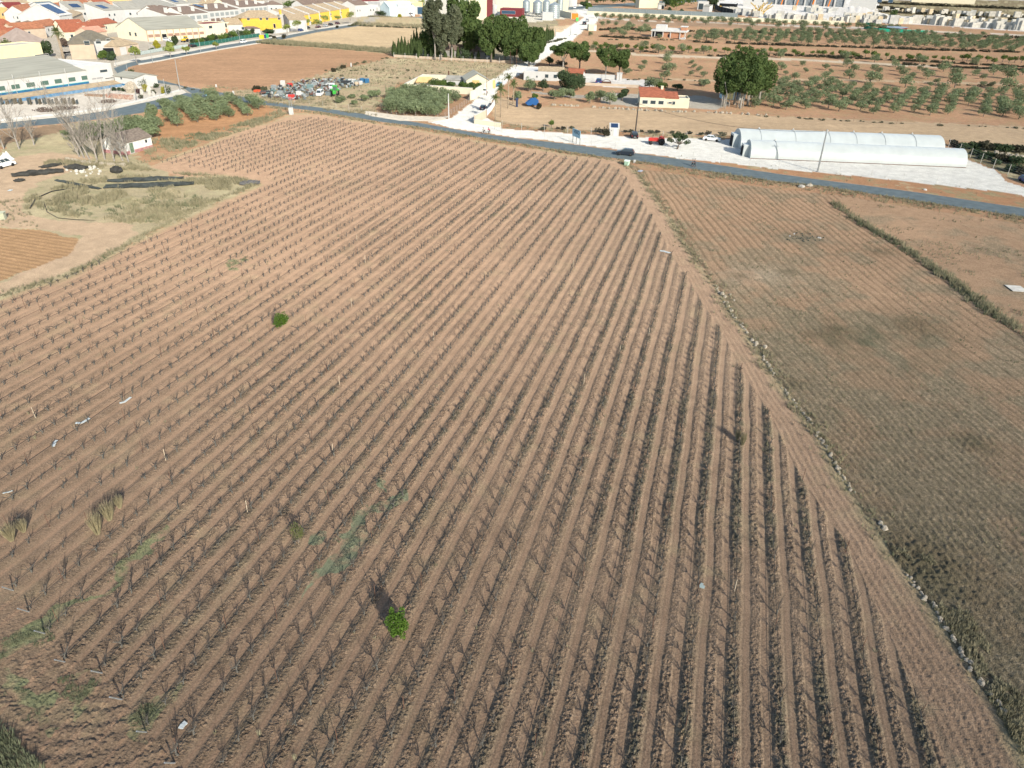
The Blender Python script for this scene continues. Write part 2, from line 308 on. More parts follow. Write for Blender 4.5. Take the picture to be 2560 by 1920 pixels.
    wv=(fbm(x,y,14,2,101)-.5)*1.6
    s1=np.sin((u1+wv)*2*math.pi/1.25); s2=np.sin((u2+wv)*2*math.pi/.78)
    tl=s1*(1-t)+s2*t; s2st=(style[k]==2)
    cl=fbm(x,y,.22,3,111)
    z[k]=np.where(s2st,.026*tl,0)+np.clip(cl-.42,0,1)*.2*np.clip(1.6-RR_[k]/110,.4,1)+.05*(n2[k]-.5)
    wd=np.clip((fbm(x,y,3.5,4,121)+.28*(fbm(x,y,22,2,123)-.5)+.18*t-.47)*5,0,1)*.9
    tx=np.clip((fbm(x,y,.22,2,127)-.45)*4,0,1)
    dry=np.array((.34,.265,.175))*tx[:,None]+np.array((.225,.19,.125))*(1-tx)[:,None]
    base=np.array((.39,.258,.162))*(.85+.3*n1[k])[:,None]
    sw=(1-.36*np.clip(-tl,0,1)*s2st)[:,None]
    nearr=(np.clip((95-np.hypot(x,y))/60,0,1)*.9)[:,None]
    m=np.clip(.12+.65*wd+.28*t,0,.92)[:,None]; cc=(base*(1-m)+dry*m)*sw
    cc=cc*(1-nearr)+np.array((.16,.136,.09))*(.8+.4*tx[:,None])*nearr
    P1=at(2180,850); e=np.exp(-(((x-P1.x)/9)**2+((y-P1.y)/7)**2))*np.clip(n2[k]*2-.5,0,1); cc=cc*(1-.8*e[:,None])+np.array((.10,.105,.065))*.8*e[:,None]
    P1=at(2010,595); e=np.exp(-(((x-P1.x)/4.5)**2+((y-P1.y)/3)**2)); cc=cc*(1-.6*e[:,None])+np.array((.14,.14,.10))*.6*e[:,None]
    P1=at(1895,690); e=np.exp(-(((x-P1.x)/6)**2+((y-P1.y)/4)**2))*n2[k]*.45; cc=cc*(1-e[:,None])+np.array((.50,.43,.32))*e[:,None]
    for (qx,qy,s_) in ((2290,815,4),(2080,830,3),(1640,505,2),(1970,680,1.6),(1850,690,1.3),(2200,630,2.5),(1700,590,2),(1990,962,1.5),(2340,1440,4.5),(2280,1400,3),(2440,1110,2)):
        P1=at(qx,qy); e=np.exp(-(((x-P1.x)/s_)**2+((y-P1.y)/s_)**2))*np.clip(cl*2,0,1)
        cc=cc*(1-.6*e[:,None])+np.array((.10,.09,.055))*.6*e[:,None]; z[k]+=e*.1*cl
    col[k]=cc; CM[k]=.55
    k=np.nonzero(style==5)[0]; x,y=X[k],Y[k]; a=at(0,640); b=at(120,660); dx,dy=(b-a).x,(b-a).y; L=math.hypot(dx,dy)
    uu=(x*dy-y*dx)/L; s_=np.sin(uu*2*math.pi/1.1+vn(x/4,y/4,3)); z[k]=.07*s_; col[k]*=(.93+.1*s_)[:,None]
    k=np.nonzero((style==4)|(style==3)|(style==0))[0]
    k=k[zone[k]!=names.index('fallow_field')]
    z[k]+=rough[k]*(n2[k]-.5)*1.2+rough[k]*.8*(fbm(X[k],Y[k],.7,2,131)-.5)
    # flatten under the asphalt
    for A,B in ((ROAD_F,ROAD_N),(ROADB_T,ROADB_B),(AVE_T,AVE_B)):
        m=inpoly(X,Y,W(A+B[::-1])); z[m]=-.03
        mm=m; col[mm]=(.3,.28,.24)
    # dark netting scorch, spoil heap humps
    for (qx,qy,s_,h_) in ((430,480,1.4,.9),(330,500,2.2,.5),(270,545,2,.4),(2030,100,1,0)):
        P1=at(qx,qy); z+=h_*np.exp(-(((X-P1.x)/s_)**2+((Y-P1.y)/s_)**2))
    P1=at(975,55); z+=3.5*np.exp(-((np.maximum(np.abs(X-P1.x)-22,0)/8)**2+((Y-P1.y)/16)**2))*(Y>0)
    P1=at(2130,34); z+=9*np.exp(-(((X-P1.x)/30)**2+((Y-P1.y)/22)**2))*(.7+.6*n2)
    for (qx,qy,a_,b_,h_) in ((1385,90,16,9,2.5),(1690,92,7,5,1.6),(1650,95,8,5,1.4)):
        P1=at(qx,qy); z+=h_*np.exp(-(((X-P1.x)/a_)**2+((Y-P1.y)/b_)**2))
    gm=mat_ground()
    idx=np.arange(N).reshape(nr,nt_)
    q=np.stack([idx[:-1,:-1],idx[:-1,1:],idx[1:,1:],idx[1:,:-1]],-1).reshape(-1,4)[:,::-1]
    zf=zone[q[:,0]]; V=np.stack([X,Y,z],1)
    for i,nm in enumerate(names):
        fq=q[zf==i]
        if not len(fq): continue
        us,inv_=np.unique(fq,return_inverse=True); fq=inv_.reshape(-1,4)
        me=npmesh(nm,V[us],fq,gm,smooth=True)
        ca=me.color_attributes.new('Col','FLOAT_COLOR','POINT'); ca.data.foreach_set('color',np.concatenate([col[us],CM[us][:,None]],1).astype(np.float32).ravel())
        setp(link(nm,me),kind='structure')
def mat_ground():
    m=bpy.data.materials.new('soil'); m.use_nodes=True; n=m.node_tree.nodes; l=m.node_tree.links; b=n['Principled BSDF']
    b.inputs['Roughness'].default_value=1; b.inputs['Specular IOR Level'].default_value=.05; b.inputs['Diffuse Roughness'].default_value=1
    at_=n.new('ShaderNodeAttribute'); at_.attribute_name='Col'
    tc=n.new('ShaderNodeTexCoord'); no=n.new('ShaderNodeTexNoise'); no.inputs['Scale'].default_value=8.5; no.inputs['Detail'].default_value=6; no.inputs['Roughness'].default_value=.7
    l.new(tc.outputs['Object'],no.inputs['Vector'])
    n2=n.new('ShaderNodeTexNoise'); n2.inputs['Scale'].default_value=.55; n2.inputs['Detail'].default_value=5; n2.inputs['Roughness'].default_value=.65; l.new(tc.outputs['Object'],n2.inputs['Vector'])
    m1=n.new('ShaderNodeMapRange'); m1.inputs['From Min'].default_value=.3; m1.inputs['From Max'].default_value=.7; m1.inputs['To Min'].default_value=.62; m1.inputs['To Max'].default_value=1.32
    l.new(no.outputs['Fac'],m1.inputs['Value'])
    m2=n.new('ShaderNodeMapRange'); m2.inputs['From Min'].default_value=.3; m2.inputs['From Max'].default_value=.7; m2.inputs['To Min'].default_value=.86; m2.inputs['To Max'].default_value=1.14
    l.new(n2.outputs['Fac'],m2.inputs['Value'])
    mu=n.new('ShaderNodeMath'); mu.operation='MULTIPLY'; l.new(m1.outputs[0],mu.inputs[0]); l.new(m2.outputs[0],mu.inputs[1])
    vm=n.new('ShaderNodeVectorMath'); vm.operation='SCALE'; l.new(at_.outputs['Color'],vm.inputs[0]); l.new(mu.outputs[0],vm.inputs['Scale']); l.new(vm.outputs[0],b.inputs['Base Color'])
    bp=n.new('ShaderNodeBump'); bp.inputs['Strength'].default_value=.75; bp.inputs['Distance'].default_value=.06
    vo=n.new('ShaderNodeTexVoronoi'); vo.inputs['Scale'].default_value=9.5; l.new(tc.outputs['Object'],vo.inputs['Vector'])
    # warp the clod pattern so that cells are not regular
    wv=n.new('ShaderNodeVectorMath'); wv.operation='MULTIPLY_ADD'; l.new(no.outputs['Color'],wv.inputs[0]); wv.inputs[1].default_value=(.10,.10,.10); l.new(tc.outputs['Object'],wv.inputs[2]); l.new(wv.outputs[0],vo.inputs['Vector'])
    mh=n.new('ShaderNodeMath'); mh.operation='MULTIPLY'; l.new(vo.outputs['Distance'],mh.inputs[0]); l.new(at_.outputs['Alpha'],mh.inputs[1])
    sb=n.new('ShaderNodeMath'); sb.operation='MULTIPLY_ADD'; l.new(mh.outputs[0],sb.inputs[0]); sb.inputs[1].default_value=-2.6; l.new(no.outputs['Fac'],sb.inputs[2])
    l.new(sb.outputs[0],bp.inputs['Height']); l.new(bp.outputs[0],b.inputs['Normal'])
    sc=n.new('ShaderNodeSeparateColor'); l.new(vo.outputs['Color'],sc.inputs[0]); m3=n.new('ShaderNodeMapRange'); m3.inputs['To Min'].default_value=-.34; m3.inputs['To Max'].default_value=.34; l.new(sc.outputs[0],m3.inputs['Value'])
    ma=n.new('ShaderNodeMath'); ma.operation='MULTIPLY_ADD'; l.new(m3.outputs[0],ma.inputs[0]); l.new(at_.outputs['Alpha'],ma.inputs[1]); ma.inputs[2].default_value=1
    mu2=n.new('ShaderNodeMath'); mu2.operation='MULTIPLY'; l.new(mu.outputs[0],mu2.inputs[0]); l.new(ma.outputs[0],mu2.inputs[1]); l.new(mu2.outputs[0],vm.inputs['Scale'])
    return m
terrain()
# ---------------- asphalt, pavement ----------------
def resample(P,n):
    P=[Vector(p).to_3d() for p in P]; d=[0]
    for a,b in zip(P,P[1:]): d.append(d[-1]+(b-a).length)
    out=[]; j=0
    for i in range(n):
        t=d[-1]*i/(n-1)
        while j<len(P)-2 and d[j+1]<t: j+=1
        out.append(P[j].lerp(P[j+1],(t-d[j])/max(1e-6,d[j+1]-d[j])))
    return out
def strip(name,A,B,z,m,n=90,thick=0):
    a=resample(W(A),n); b=resample(W(B),n); mb=MB()
    v=[(p.x,p.y,z) for p in a]+[(p.x,p.y,z) for p in b]; mb.add(v,[(i,i+n,i+n+1,i+1) for i in range(n-1)])
    if thick:
        k=[(p.x,p.y,z-thick) for p in a]+[(p.x,p.y,z-thick) for p in b]
        mb.add(v+k,[(i,i+1,i+1+2*n,i+2*n) for i in range(n-1)]+[(i+n,i+3*n,i+1+3*n,i+1+n) for i in range(n-1)]+[(0,2*n,3*n,n),(n-1,2*n-1,4*n-1,3*n-1)])
    return mb.build(name,m,kind='structure')
asph=mat('asphalt',(.115,.145,.152),.8,.6,.18,.2,stretch=(1,1,1),spec=.25)
conc=mat('pavement_concrete',(.56,.52,.44),.9,.8,.12,.2)
strip('road',ROAD_F,ROAD_N,.02,asph,120)
strip('road',ROADB_T,ROADB_B,.024,asph,60)
strip('road',AVE_T,AVE_B,.028,asph,120)
strip('pavement',[(-500,389),(-200,336),(0,302),(181,284),(271,270),(362,250),(430,232),(455,224)],ROADB_T,.14,conc,50,.2)
strip('pavement',[(285,158),(340,147),(400,137),(470,125),(560,109),(640,98),(700,89),(800,70),(890,57)],[(285,165),(340,153),(400,143),(470,130),(560,113),(640,101),(700,92),(800,73),(890,60)],.14,conc,50,.2)
strip('pavement',[(345,160),(400,151),(470,137),(560,121),(640,108),(700,100)],[(347,163),(402,153),(472,139),(562,123),(642,110),(702,101)],.12,conc,40,.2)
strip('pavement',[(1125,290),(1100,293),(1000,289),(930,280),(912,277)],[(1110,299),(1090,303),(1000,302),(930,291),(912,286)],.10,mat('curb_concrete',(.58,.52,.42),.9,.8,.15,.2),30,.2)
# ================= foliage makers =================
def leaves(lobes,n,size,seed,flat=.6,fill=.75,shape=1.0):
    """many small leaf faces spread through ellipsoid lobes (cx,cy,cz,rx,ry,rz); returns verts, quads"""
    r=np.random.RandomState(seed); L=np.array(lobes,float); vol=(L[:,3]*L[:,4]*L[:,5])**(2/3); pi=vol/vol.sum()
    k=r.choice(len(L),n,p=pi); d=r.normal(size=(n,3)); d/=np.linalg.norm(d,axis=1)[:,None]
    rr=r.rand(n)**(1/3)*(1-fill)+fill*(.80+.28*r.rand(n)); 
    P=L[k,:3]+d*L[k,3:]*rr[:,None]
    nrm=d*flat+r.normal(size=(n,3))*(1-flat)+np.array((0,0,.25)); nrm/=np.linalg.norm(nrm,axis=1)[:,None]
    t=np.cross(nrm,r.normal(size=(n,3))); t/=np.linalg.norm(t,axis=1)[:,None]; b=np.cross(nrm,t)
    s=size*(.55+.9*r.rand(n))[:,None]
    V=np.stack([P-t*s,P-b*s*.55*shape,P+t*s,P+b*s*.55*shape],1).reshape(-1,3)
    return V,np.arange(4*n).reshape(n,4)
def lobes(n,R,Hc,rz,seed,sz=(.4,.6),low=-.4):
    if n>12: sz=(.22,.42)
    r=random.Random(seed); out=[(0,0,Hc,R*.62,R*.62,rz*.7)]
    for i in range(n):
        a=i*2.4+r.random(); e=r.uniform(low,.9); q=math.sqrt(max(0,1-e*e)); s=r.uniform(*sz)
        out.append((R*(1-s*.6)*q*math.cos(a),R*(1-s*.6)*q*math.sin(a),Hc+rz*(1-s*.6)*e,R*s,R*s,rz*s))
    return out
bark=mat('bark',(.20,.17,.14),.95,3,.35,.4); barkw=mat('pale_bark',(.34,.31,.27),.9,2.5,.3,.3)
LF={}
def leafmat(name,c,c2,ns=1.2,rnd=.15): return mat('leaf_'+name,c,.75,ns,.3,0,spec=.2,rnd=rnd,trans=.28,c2=c2)
olivem=leafmat('olive',(.135,.175,.085),(.31,.37,.205)); pinem=leafmat('pine',(.055,.098,.03),(.155,.215,.07),.5,.1)
almondm=leafmat('almond',(.075,.13,.03),(.16,.23,.055)); cypm=leafmat('cypress',(.042,.075,.028),(.12,.165,.06),1.5)
eucm=leafmat('eucalyptus',(.08,.10,.055),(.20,.22,.14),.9); darkm=leafmat('dark',(.035,.062,.028),(.10,.14,.065),1.4)
palmm=leafmat('palm',(.08,.11,.035),(.20,.23,.10),2); yelm=leafmat('gold',(.30,.28,.02),(.5,.46,.06),2); springm=leafmat('spring',(.20,.26,.06),(.36,.40,.12),1.2)
bushm=leafmat('bush',(.07,.075,.045),(.16,.165,.10),2); darkbushm=leafmat('darkbush',(.035,.035,.022),(.10,.095,.06),2)
def limbs(h,hc,R,seed,r0=.14,n=3,mb=None):
    mb=mb or MB(); r=random.Random(seed); j=h*.32
    mb.tube([(0,0,-.1),(.05,0,j*.5),(.02,.03,j)],[r0*1.3,r0,r0*.85],7)
    for i in range(n):
        a=i*6.283/n+r.random(); q=R*.5
        mb.tube([(0,0,j*.9),(q*.5*math.cos(a),q*.5*math.sin(a),j+(hc-j)*.5),(q*math.cos(a),q*math.sin(a),hc)],[r0*.7,r0*.5,r0*.2],5)
    return mb
def treeproto(kind,seed,h,R,leaf,n,size,bm,nl=7,zc=.62,rz=None,r0=.14,low=-.4,nlimb=3,fill=.75,flat=.6):
    rz=rz or h*(1-zc); V,Fq=leaves(lobes(nl,R,h*zc,rz,seed,low=low),n,size,seed,fill=fill,flat=flat)
    cm=npmesh('crown',V,Fq,leaf); tm=limbs(h,h*zc,R,seed,r0,nlimb).mesh('trunk',bm,True)
    return (tm,cm,h,R,V,Fq)
OL=[treeproto('olive',i,3.1,1.85,olivem,900,.155,bark,nl=9,zc=.55,rz=1.25,r0=.11,low=-.8) for i in range(5)]
AL=[treeproto('almond',20+i,3.4,1.5,almondm,420,.22,bark,nl=6,zc=.62,rz=1.25) for i in range(3)]
def put(pr,loc,h,label,cat,name,group=None,wx=1.,rz=None):
    tm,cm,h0,R,_,_=pr; s=h/h0
    e=empty(name,loc,RND.uniform(0,6.28) if rz is None else rz,label,cat,group); e.scale=(s*wx,s*wx,s)
    link('trunk',tm,e); link('crown',cm,e); return e
def single(kind,name,label,cat,x,yb,yt,wpx,leaf,n,size,zc=.6,bm=bark,seed=1,nl=9,rzf=None,r0=.2,group=None,low=-.4,fill=.75,nlimb=3,flat=.6):
    P=at(x,yb); h=hgt(P,yt); R=wpx/2/ppm(x,yb)
    pr=treeproto(kind,seed,h,R,leaf,n,size,bm,nl,zc,rzf*h if rzf else None,r0,low,nlimb,fill,flat)
    e=empty(name,P,0,label,cat,group); link('trunk',pr[0],e); link('crown',pr[1],e); return e
# ================= vines =================
vinem=mat('vine_wood',(.075,.072,.066),.95,6,.3,.2,rnd=.2); trunkm=mat('vine_trunk',(.12,.115,.10),.95,6,.3,.2); canem=mat('vine_cane',(.075,.066,.058),.9,5,.3,rnd=.2)
def vinegeo(seed,far=False):
    r=random.Random(seed); t=MB(); c=MB(); h=(.45 if far else .36)+r.random()*.15; bx=r.uniform(-.1,.1)
    n=3 if far else 5; k=1.6 if far else 1.
    t.tube([(0,0,-.05),(bx*.5+r.uniform(-.05,.05),r.uniform(-.09,.09),h*.5),(bx,0,h)],[.052*k,.042*k,.034*k],n)
    arms=[]
    for s in (-1,1):
        e=(bx+r.uniform(-.05,.05),s*r.uniform(.18,.38),h+r.uniform(.05,.2)); t.tube([(bx,0,h-.03),e],[.032*k,.024*k],n); arms.append(e)
    for i in range(7 if far else 20):
        a=arms[i%2]; f=r.random(); b=(bx+(a[0]-bx)*f,a[1]*f,h+(a[2]-h)*f)
        L=r.uniform(.25,.6) if far else r.uniform(.25,.65); dx=r.gauss(0,.22); dy=r.gauss((.38 if i%2 else -.38),.3) if far else r.gauss((.15 if i%2 else -.15),.25)
        p1=(b[0]+dx*L*.6,b[1]+dy*L*.6,b[2]+L*.55); p2=(b[0]+dx*L*1.1+r.gauss(0,.05),b[1]+dy*L*1.2+r.gauss(0,.05),b[2]+L)
        if far: c.tube([b,p2],[.022,.012],3,cap=False)
        else: c.tube([b,p1,p2],[.010,.008,.004],3,cap=False)
    return t,c
vw=W(VINES); ux=[x*NX+y*NY for x,y in vw]; vx=[x*RDX+y*RDY for x,y in vw]
VSP=1.45; vines=[]; rows=[]
for k in range(int((min(ux)-U0)/SP)-1,int((max(ux)-U0)/SP)+2):
    u=U0+k*SP; vs=np.arange(min(vx),max(vx),.25); X_=u*NX+vs*RDX; Y_=u*NY+vs*RDY
    # rows run along (RDX,RDY); the normal is (NX,NY)
    m=inpoly(X_,Y_,vw); seg=None
    for j in range(len(vs)+1):
        on=j<len(vs) and m[j]
        if on and seg is None: seg=vs[j]
        if (not on) and seg is not None:
            if vs[j-1]-seg>2: rows.append((u,seg,vs[j-1]))
            seg=None
def uv(u,v,z=0): return Vector((u*NX+v*RDX,u*NY+v*RDY,z))
for u,a,b in rows:
    v=a+RND.random()*.3
    while v<b:
        p=uv(u+RND.gauss(0,.05),v+RND.gauss(0,.08))
        if RND.random()>.09: vines.append(p)
        v+=VSP
def vis(p):
    x,y=proj(p); return -30<x<2590 and 200<y<1950
vines=[p for p in vines if vis(p)]
vines.sort(key=lambda p:(p-Vector((0,0,H))).length)
VG=[vinegeo(i) for i in range(14)]; VM=[(t.mesh('trunk',trunkm),c.mesh('canes',canem)) for t,c in VG]
rzv=-AZ
for i,p in enumerate(vines[:300]):
    e=empty('grapevine',p,rzv+RND.choice((0,math.pi))+RND.gauss(0,.15),'leafless pruned grapevine in the near part of the long rows on red soil','grapevine','leafless grapevines in the near rows'); s=RND.uniform(.7,1.25); e.scale=(s,s,s*RND.uniform(.85,1.2))
    t,c=VM[RND.randrange(14)]; link('trunk',t,e); link('canes',c,e)
def batch(name,protos,items,mats,smooth=False,**kw):
    """protos: list of (V,F[,mi]); items: (proto,loc,rz,sx,sz) merged into one object"""
    Vs=[];Fs=[];k=0;Ms=[]
    for i,p,a,s,sz in items:
        V,Fq=protos[i][:2]; ca,sa=math.cos(a),math.sin(a)
        q=np.empty_like(V); q[:,0]=(V[:,0]*ca-V[:,1]*sa)*s+p[0]; q[:,1]=(V[:,0]*sa+V[:,1]*ca)*s+p[1]; q[:,2]=V[:,2]*sz+p[2]
        Vs.append(q); Fs.append(Fq+k); k+=len(V)
        if len(protos[i])>2: Ms.append(protos[i][2])
    me=npmesh(name,np.concatenate(Vs),np.concatenate(Fs),mats,np.concatenate(Ms) if Ms else None,smooth)
    return setp(link(name,me),kind='stuff',**kw)
FV=[]
for i in range(8):
    t,c=vinegeo(100+i,True); v=np.array(t.v+c.v,float); n=len(t.v)
    fq=[f for f in t.f if len(f)==4]+[tuple(j+n for j in f) for f in c.f if len(f)==4]
    mi=[0]*len([f for f in t.f if len(f)==4])+[1]*len([f for f in c.f if len(f)==4]); FV.append((v,np.array(fq),np.array(mi)))
batch('grapevines',FV,[(RND.randrange(8),p,rzv+RND.gauss(0,.2)+RND.choice((0,math.pi)),RND.uniform(.7,1.1),RND.uniform(.55,.9)) for p in vines[300:]],[trunkm,vinem],label='rows of leafless grapevines across the far part of the red field',cat='grapevines')
# drip hoses and stakes
hosem=mat('black_hose',(.03,.03,.03),.6); steel=mat('galvanised_steel',(.42,.44,.44),.45,4,.1,metal=.6); rust=mat('rusty_steel',(.14,.075,.05),.9,5,.3); wood=mat('pale_wood',(.55,.46,.34),.85,5,.15)
postl=MB().tube([(0,0,-.1),(.02,0,1.35)],[.022,.020],5).mesh('vine_stake',rust); postw=MB().tube([(0,0,-.1),(-.03,0,1.25)],[.03,.027],5).mesh('vine_stake',wood)
endp=MB().tube([(0,0,-.1),(0,-.65,.95)],[.045,.045],6).mesh('end_post',steel)
for i,(u,a,b) in enumerate(rows):
    m=MB(); n=max(2,int((b-a)/4)); P=[uv(u,a+(b-a)*j/n,.36+RND.uniform(-.06,.04)) for j in range(n+1)]
    if any(vis(p) for p in P):
        m.tube(P,.018,4); m.build('drip_hose',hosem,label='thin black irrigation hose strung along one row of vines',cat='hose',group='irrigation hoses along the vine rows')
stk=[]
for u,a,b in rows:
    v=a+RND.uniform(0,9)
    while v<b: stk.append(uv(u+RND.gauss(0,.04),v)); v+=RND.uniform(9,15)
stk=[p for p in stk if vis(p)]; stk.sort(key=lambda p:p.length)
for p in stk[:280]:
    wht=RND.random()<.07
    o=link('vine_stake',postw if wht else postl,None,p,RND.uniform(0,6)); setp(o,('thin pale wooden stake' if wht else 'thin rusty metal stake')+' standing in a vine row on the red soil','stake',group='pale wooden stakes among the vines' if wht else 'rusty stakes among the vines')
EP=[(36,1475),(75,1528),(114,1582),(165,1653),(258,1681),(308,1747),(368,1828),(440,1905)]
for i,(x,y) in enumerate(EP):
    setp(link('end_post',endp,None,at(x,y),-AZ+RND.gauss(0,.1)),'leaning galvanised steel post at the near left end of a vine row','post',group='leaning steel end posts at the near left edge')
# stray green shrubs, dry clumps in the vineyard
def shrub(x,yb,yt,w_,leaf,n,size,label,cat='shrub',name='shrub',seed=1,fill=.5,stems=True,group=None,zc=.55):
    P=at(x,yb); h=hgt(P,yt); R=w_/2/ppm(x,yb); V,Fq=leaves([(0,0,h*zc,R*.8,R*.8,h*(1-zc)*.95)]+[(R*.45*math.cos(a),R*.45*math.sin(a),h*(zc+.1*math.sin(a*3)),R*.5,R*.5,h*.33) for a in (0,1.3,2.6,3.9,5.2)]+[(R*.8*math.cos(a+seed),R*.8*math.sin(a+seed),h*(zc+.3*math.sin(a*5+seed)),R*.3,R*.3,h*.2) for a in (.4,1.5,2.4,3.3,4.6,5.6)],n,size,seed,flat=.2,fill=fill)
    e=empty(name,P,0,label,cat,group); link('foliage',npmesh('foliage',V,Fq,leaf),e)
    if stems:
        m=MB()
        for i in range(6): a=i*1.05; m.tube([(0,0,-.05),(R*.3*math.cos(a),R*.3*math.sin(a),h*.5),(R*.5*math.cos(a),R*.5*math.sin(a),h*.8)],[.03,.02,.01],4)
        m.build('stem',bark,e)
    return e
vivid=leafmat('vivid',(.05,.115,.015),(.15,.25,.04),5); drab=leafmat('drab',(.10,.12,.04),(.20,.22,.08),3)
shrub(705,818,783,38,vivid,1300,.09,'round bright green bush between vine rows in the middle of the field',seed=3)
shrub(995,1592,1534,52,vivid,2200,.075,'bright green bush beside leafless canes in the near vine rows',seed=4)
shrub(747,1358,1305,34,drab,700,.05,'half bare dull green bush between the near vine rows',seed=5,fill=.3)
def canebush(x,yb,yt,w_,m_,label,seed,n=60,r_=.012,name='dry_bush'):
    P=at(x,yb); h=hgt(P,yt); R=w_/2/ppm(x,yb); r=random.Random(seed); m=MB()
    for i in range(n):
        a=r.random()*6.28; q=R*math.sqrt(r.random()); L=h*r.uniform(.6,1)
        m.tube([(q*.25*math.cos(a),q*.25*math.sin(a),0),(q*.7*math.cos(a),q*.7*math.sin(a),L*.6),(q*math.cos(a),q*math.sin(a),L)],[r_*1.2,r_,r_*.5],3,cap=False)
    e=m.build(name,m_,None,P,label=label,cat='dry bush'); return e
straw=mat('straw',(.27,.235,.14),.9,3,.3); purp=mat('bare_twigs',(.13,.095,.075),.9,4,.25)
for i,(x,yb,yt,w_) in enumerate(((245,1335,1280,42),(275,1300,1255,44),(300,1270,1240,26),(30,1352,1310,38),(60,1330,1300,30),(1855,1115,1080,18),(1842,1100,1075,16))):
    canebush(x,yb,yt,w_,straw,'golden dry grass clump '+('on the left side of the near vine rows' if i<5 else 'at the right side of the vineyard'),20+i,120,.013,'dry_grass_clump')['group']='golden dry grass clumps'
# ---------------- grass and weeds (uncountable) ----------------
def tuft(seed,n=9,h=.4,w_=.25,bw=.02):
    r=np.random.RandomState(seed); V=[];Fq=[]
    for i in range(n):
        a=r.rand()*6.28; q=w_*r.rand()*.4; e=w_*(.4+.6*r.rand()); L=h*(.5+.6*r.rand()); px,py=-math.sin(a)*bw,math.cos(a)*bw
        b=(q*math.cos(a),q*math.sin(a)); t=(e*math.cos(a),e*math.sin(a)); k=len(V)
        V+=[(b[0]-px,b[1]-py,-.02),(b[0]+px,b[1]+py,-.02),(t[0]+px*.3,t[1]+py*.3,L),(t[0]-px*.3,t[1]-py*.3,L)]; Fq.append((k,k+1,k+2,k+3))
    return np.array(V,float),np.array(Fq)
TF=[tuft(i) for i in range(6)]
drygm=mat('dry_grass',(.20,.185,.11),.9,.5,.3,c2=(.35,.315,.20)); greeng=mat('green_grass',(.11,.125,.07),.9,.5,.3,c2=(.20,.215,.125))
def along(P,step,wid,n,prob=1):
    out=[]; Q=resample(W(P),max(2,int(sum((Vector(a)-Vector(b)).length for a,b in zip(W(P),W(P)[1:]))/step)))
    for q in Q:
        cl=vn(np.array([q.x/3]),np.array([q.y/3]),77)[0]
        for i in range(n):
            if RND.random()<prob*min(1,cl*1.7): out.append(Vector((q.x+RND.gauss(0,wid),q.y+RND.gauss(0,wid),0)))
    return out
def area(P,n,thr=.45,wl=3.5,seed=5):
    Wp=W(P); ax=[p[0] for p in Wp]; ay=[p[1] for p in Wp]; x=NR.uniform(min(ax),max(ax),n); y=NR.uniform(min(ay),max(ay),n)
    m=inpoly(x,y,Wp)&(fbm(x,y,wl,3,seed)>thr); return [Vector((a,b,0)) for a,b in zip(x[m],y[m])]
def off(P,dy): return [(x,y+dy) for x,y in P]
gd=[];gg=[]
def scat(L,pts,s0,s1): L.extend((RND.randrange(6),p,RND.random()*6.28,RND.uniform(s0,s1)*1.2,RND.uniform(s0,s1)) for p in pts)
rd=[p for p in off(ROAD_N,5)]
scat(gd,along(rd[2:-1],.28,.8,3),.6,1.7); scat(gg,along(off(ROAD_N,2.5)[1:-1],.3,.4,2),.5,1.1)
scat(gd,along(off(ROAD_N,12)[12:-1],.3,1.2,3,.8),.7,1.9)
scat(gd,along(RIGHT[:14],.25,.7,3),.5,1.5); scat(gg,along(RIGHT[8:],.35,.4,2,.6),.35,1.0); scat(gd,along(off(RIGHT[12:],-8),.3,.7,2,.7),.4,1.1)
RID=[(2089,508),(2128,540),(2176,572),(2230,600),(2303,648),(2407,723),(2488,787),(2560,833),(2700,930)]
scat(gd,along(RID,.2,.55,4),.8,2.1); scat(gg,along(off(RID,3),.25,.6,3),.7,1.8)
scat(gd,along([(0,742),(60,720),(171,688),(285,628),(386,575),(459,543),(557,495),(652,460)],.3,.5,3),.6,1.5)
scat(gg,along([(0,746),(60,724),(171,692),(285,632)],.4,.35,1),.5,1.3)
scat(gd,area([(60,500),(70,530),(330,560),(400,560),(560,495),(650,462),(600,445),(300,440),(150,460)],6500,.5),.8,2.4)
scat(gg,area([(60,520),(330,555),(400,560),(540,500),(420,480),(200,500)],1800,.58,3,8),.7,1.6)
scat(gd,area([(120,400),(330,410),(380,425),(470,440),(560,440),(300,425),(110,412)],2500,.35),.8,2.2)
scat(gd,area([(330,350),(500,345),(600,310),(700,275),(720,285),(640,318),(500,362),(400,400),(345,410)],6000,.42),.8,2.4); scat(gg,area([(400,352),(560,320),(690,285),(700,292),(600,322),(430,385)],3000,.5),.8,2)
scat(gd,area([(500,225),(700,262),(930,290),(950,262),(800,250),(640,225),(520,215)],5000,.5),.8,2); scat(gd,area(ZN[1][1],9000,.5),.8,2.2)
scat(gd,area(ZN[5][1],7000,.3),1.5,4); scat(gg,area(ZN[5][1],4000,.5),1.5,3.5); scat(gd,area(ZN[4][1],5000,.45),1.5,4)
scat(gd,area([(2150,560),(2560,850),(2560,1500),(2250,1380),(2000,960),(1800,680),(1660,450),(2050,500)],7000,.60),.3,.8)
scat(gg,area([(2150,560),(2560,850),(2560,1500),(2250,1380),(2000,960),(1800,680),(1660,450),(2050,500)],4000,.64,3,15),.3,.8)
scat(gd,area([(2230,1370),(2330,1390),(2440,1560),(2560,1750),(2560,1900),(2400,1620)],2600,.50),.4,1.2)
scat(gd,area([(2110,500),(2560,830),(2560,560)],3000,.62),.5,1.2)
for i,Pp in enumerate(GREENP): scat(gg,area(Pp,900,.52,1.2),.2,.5)
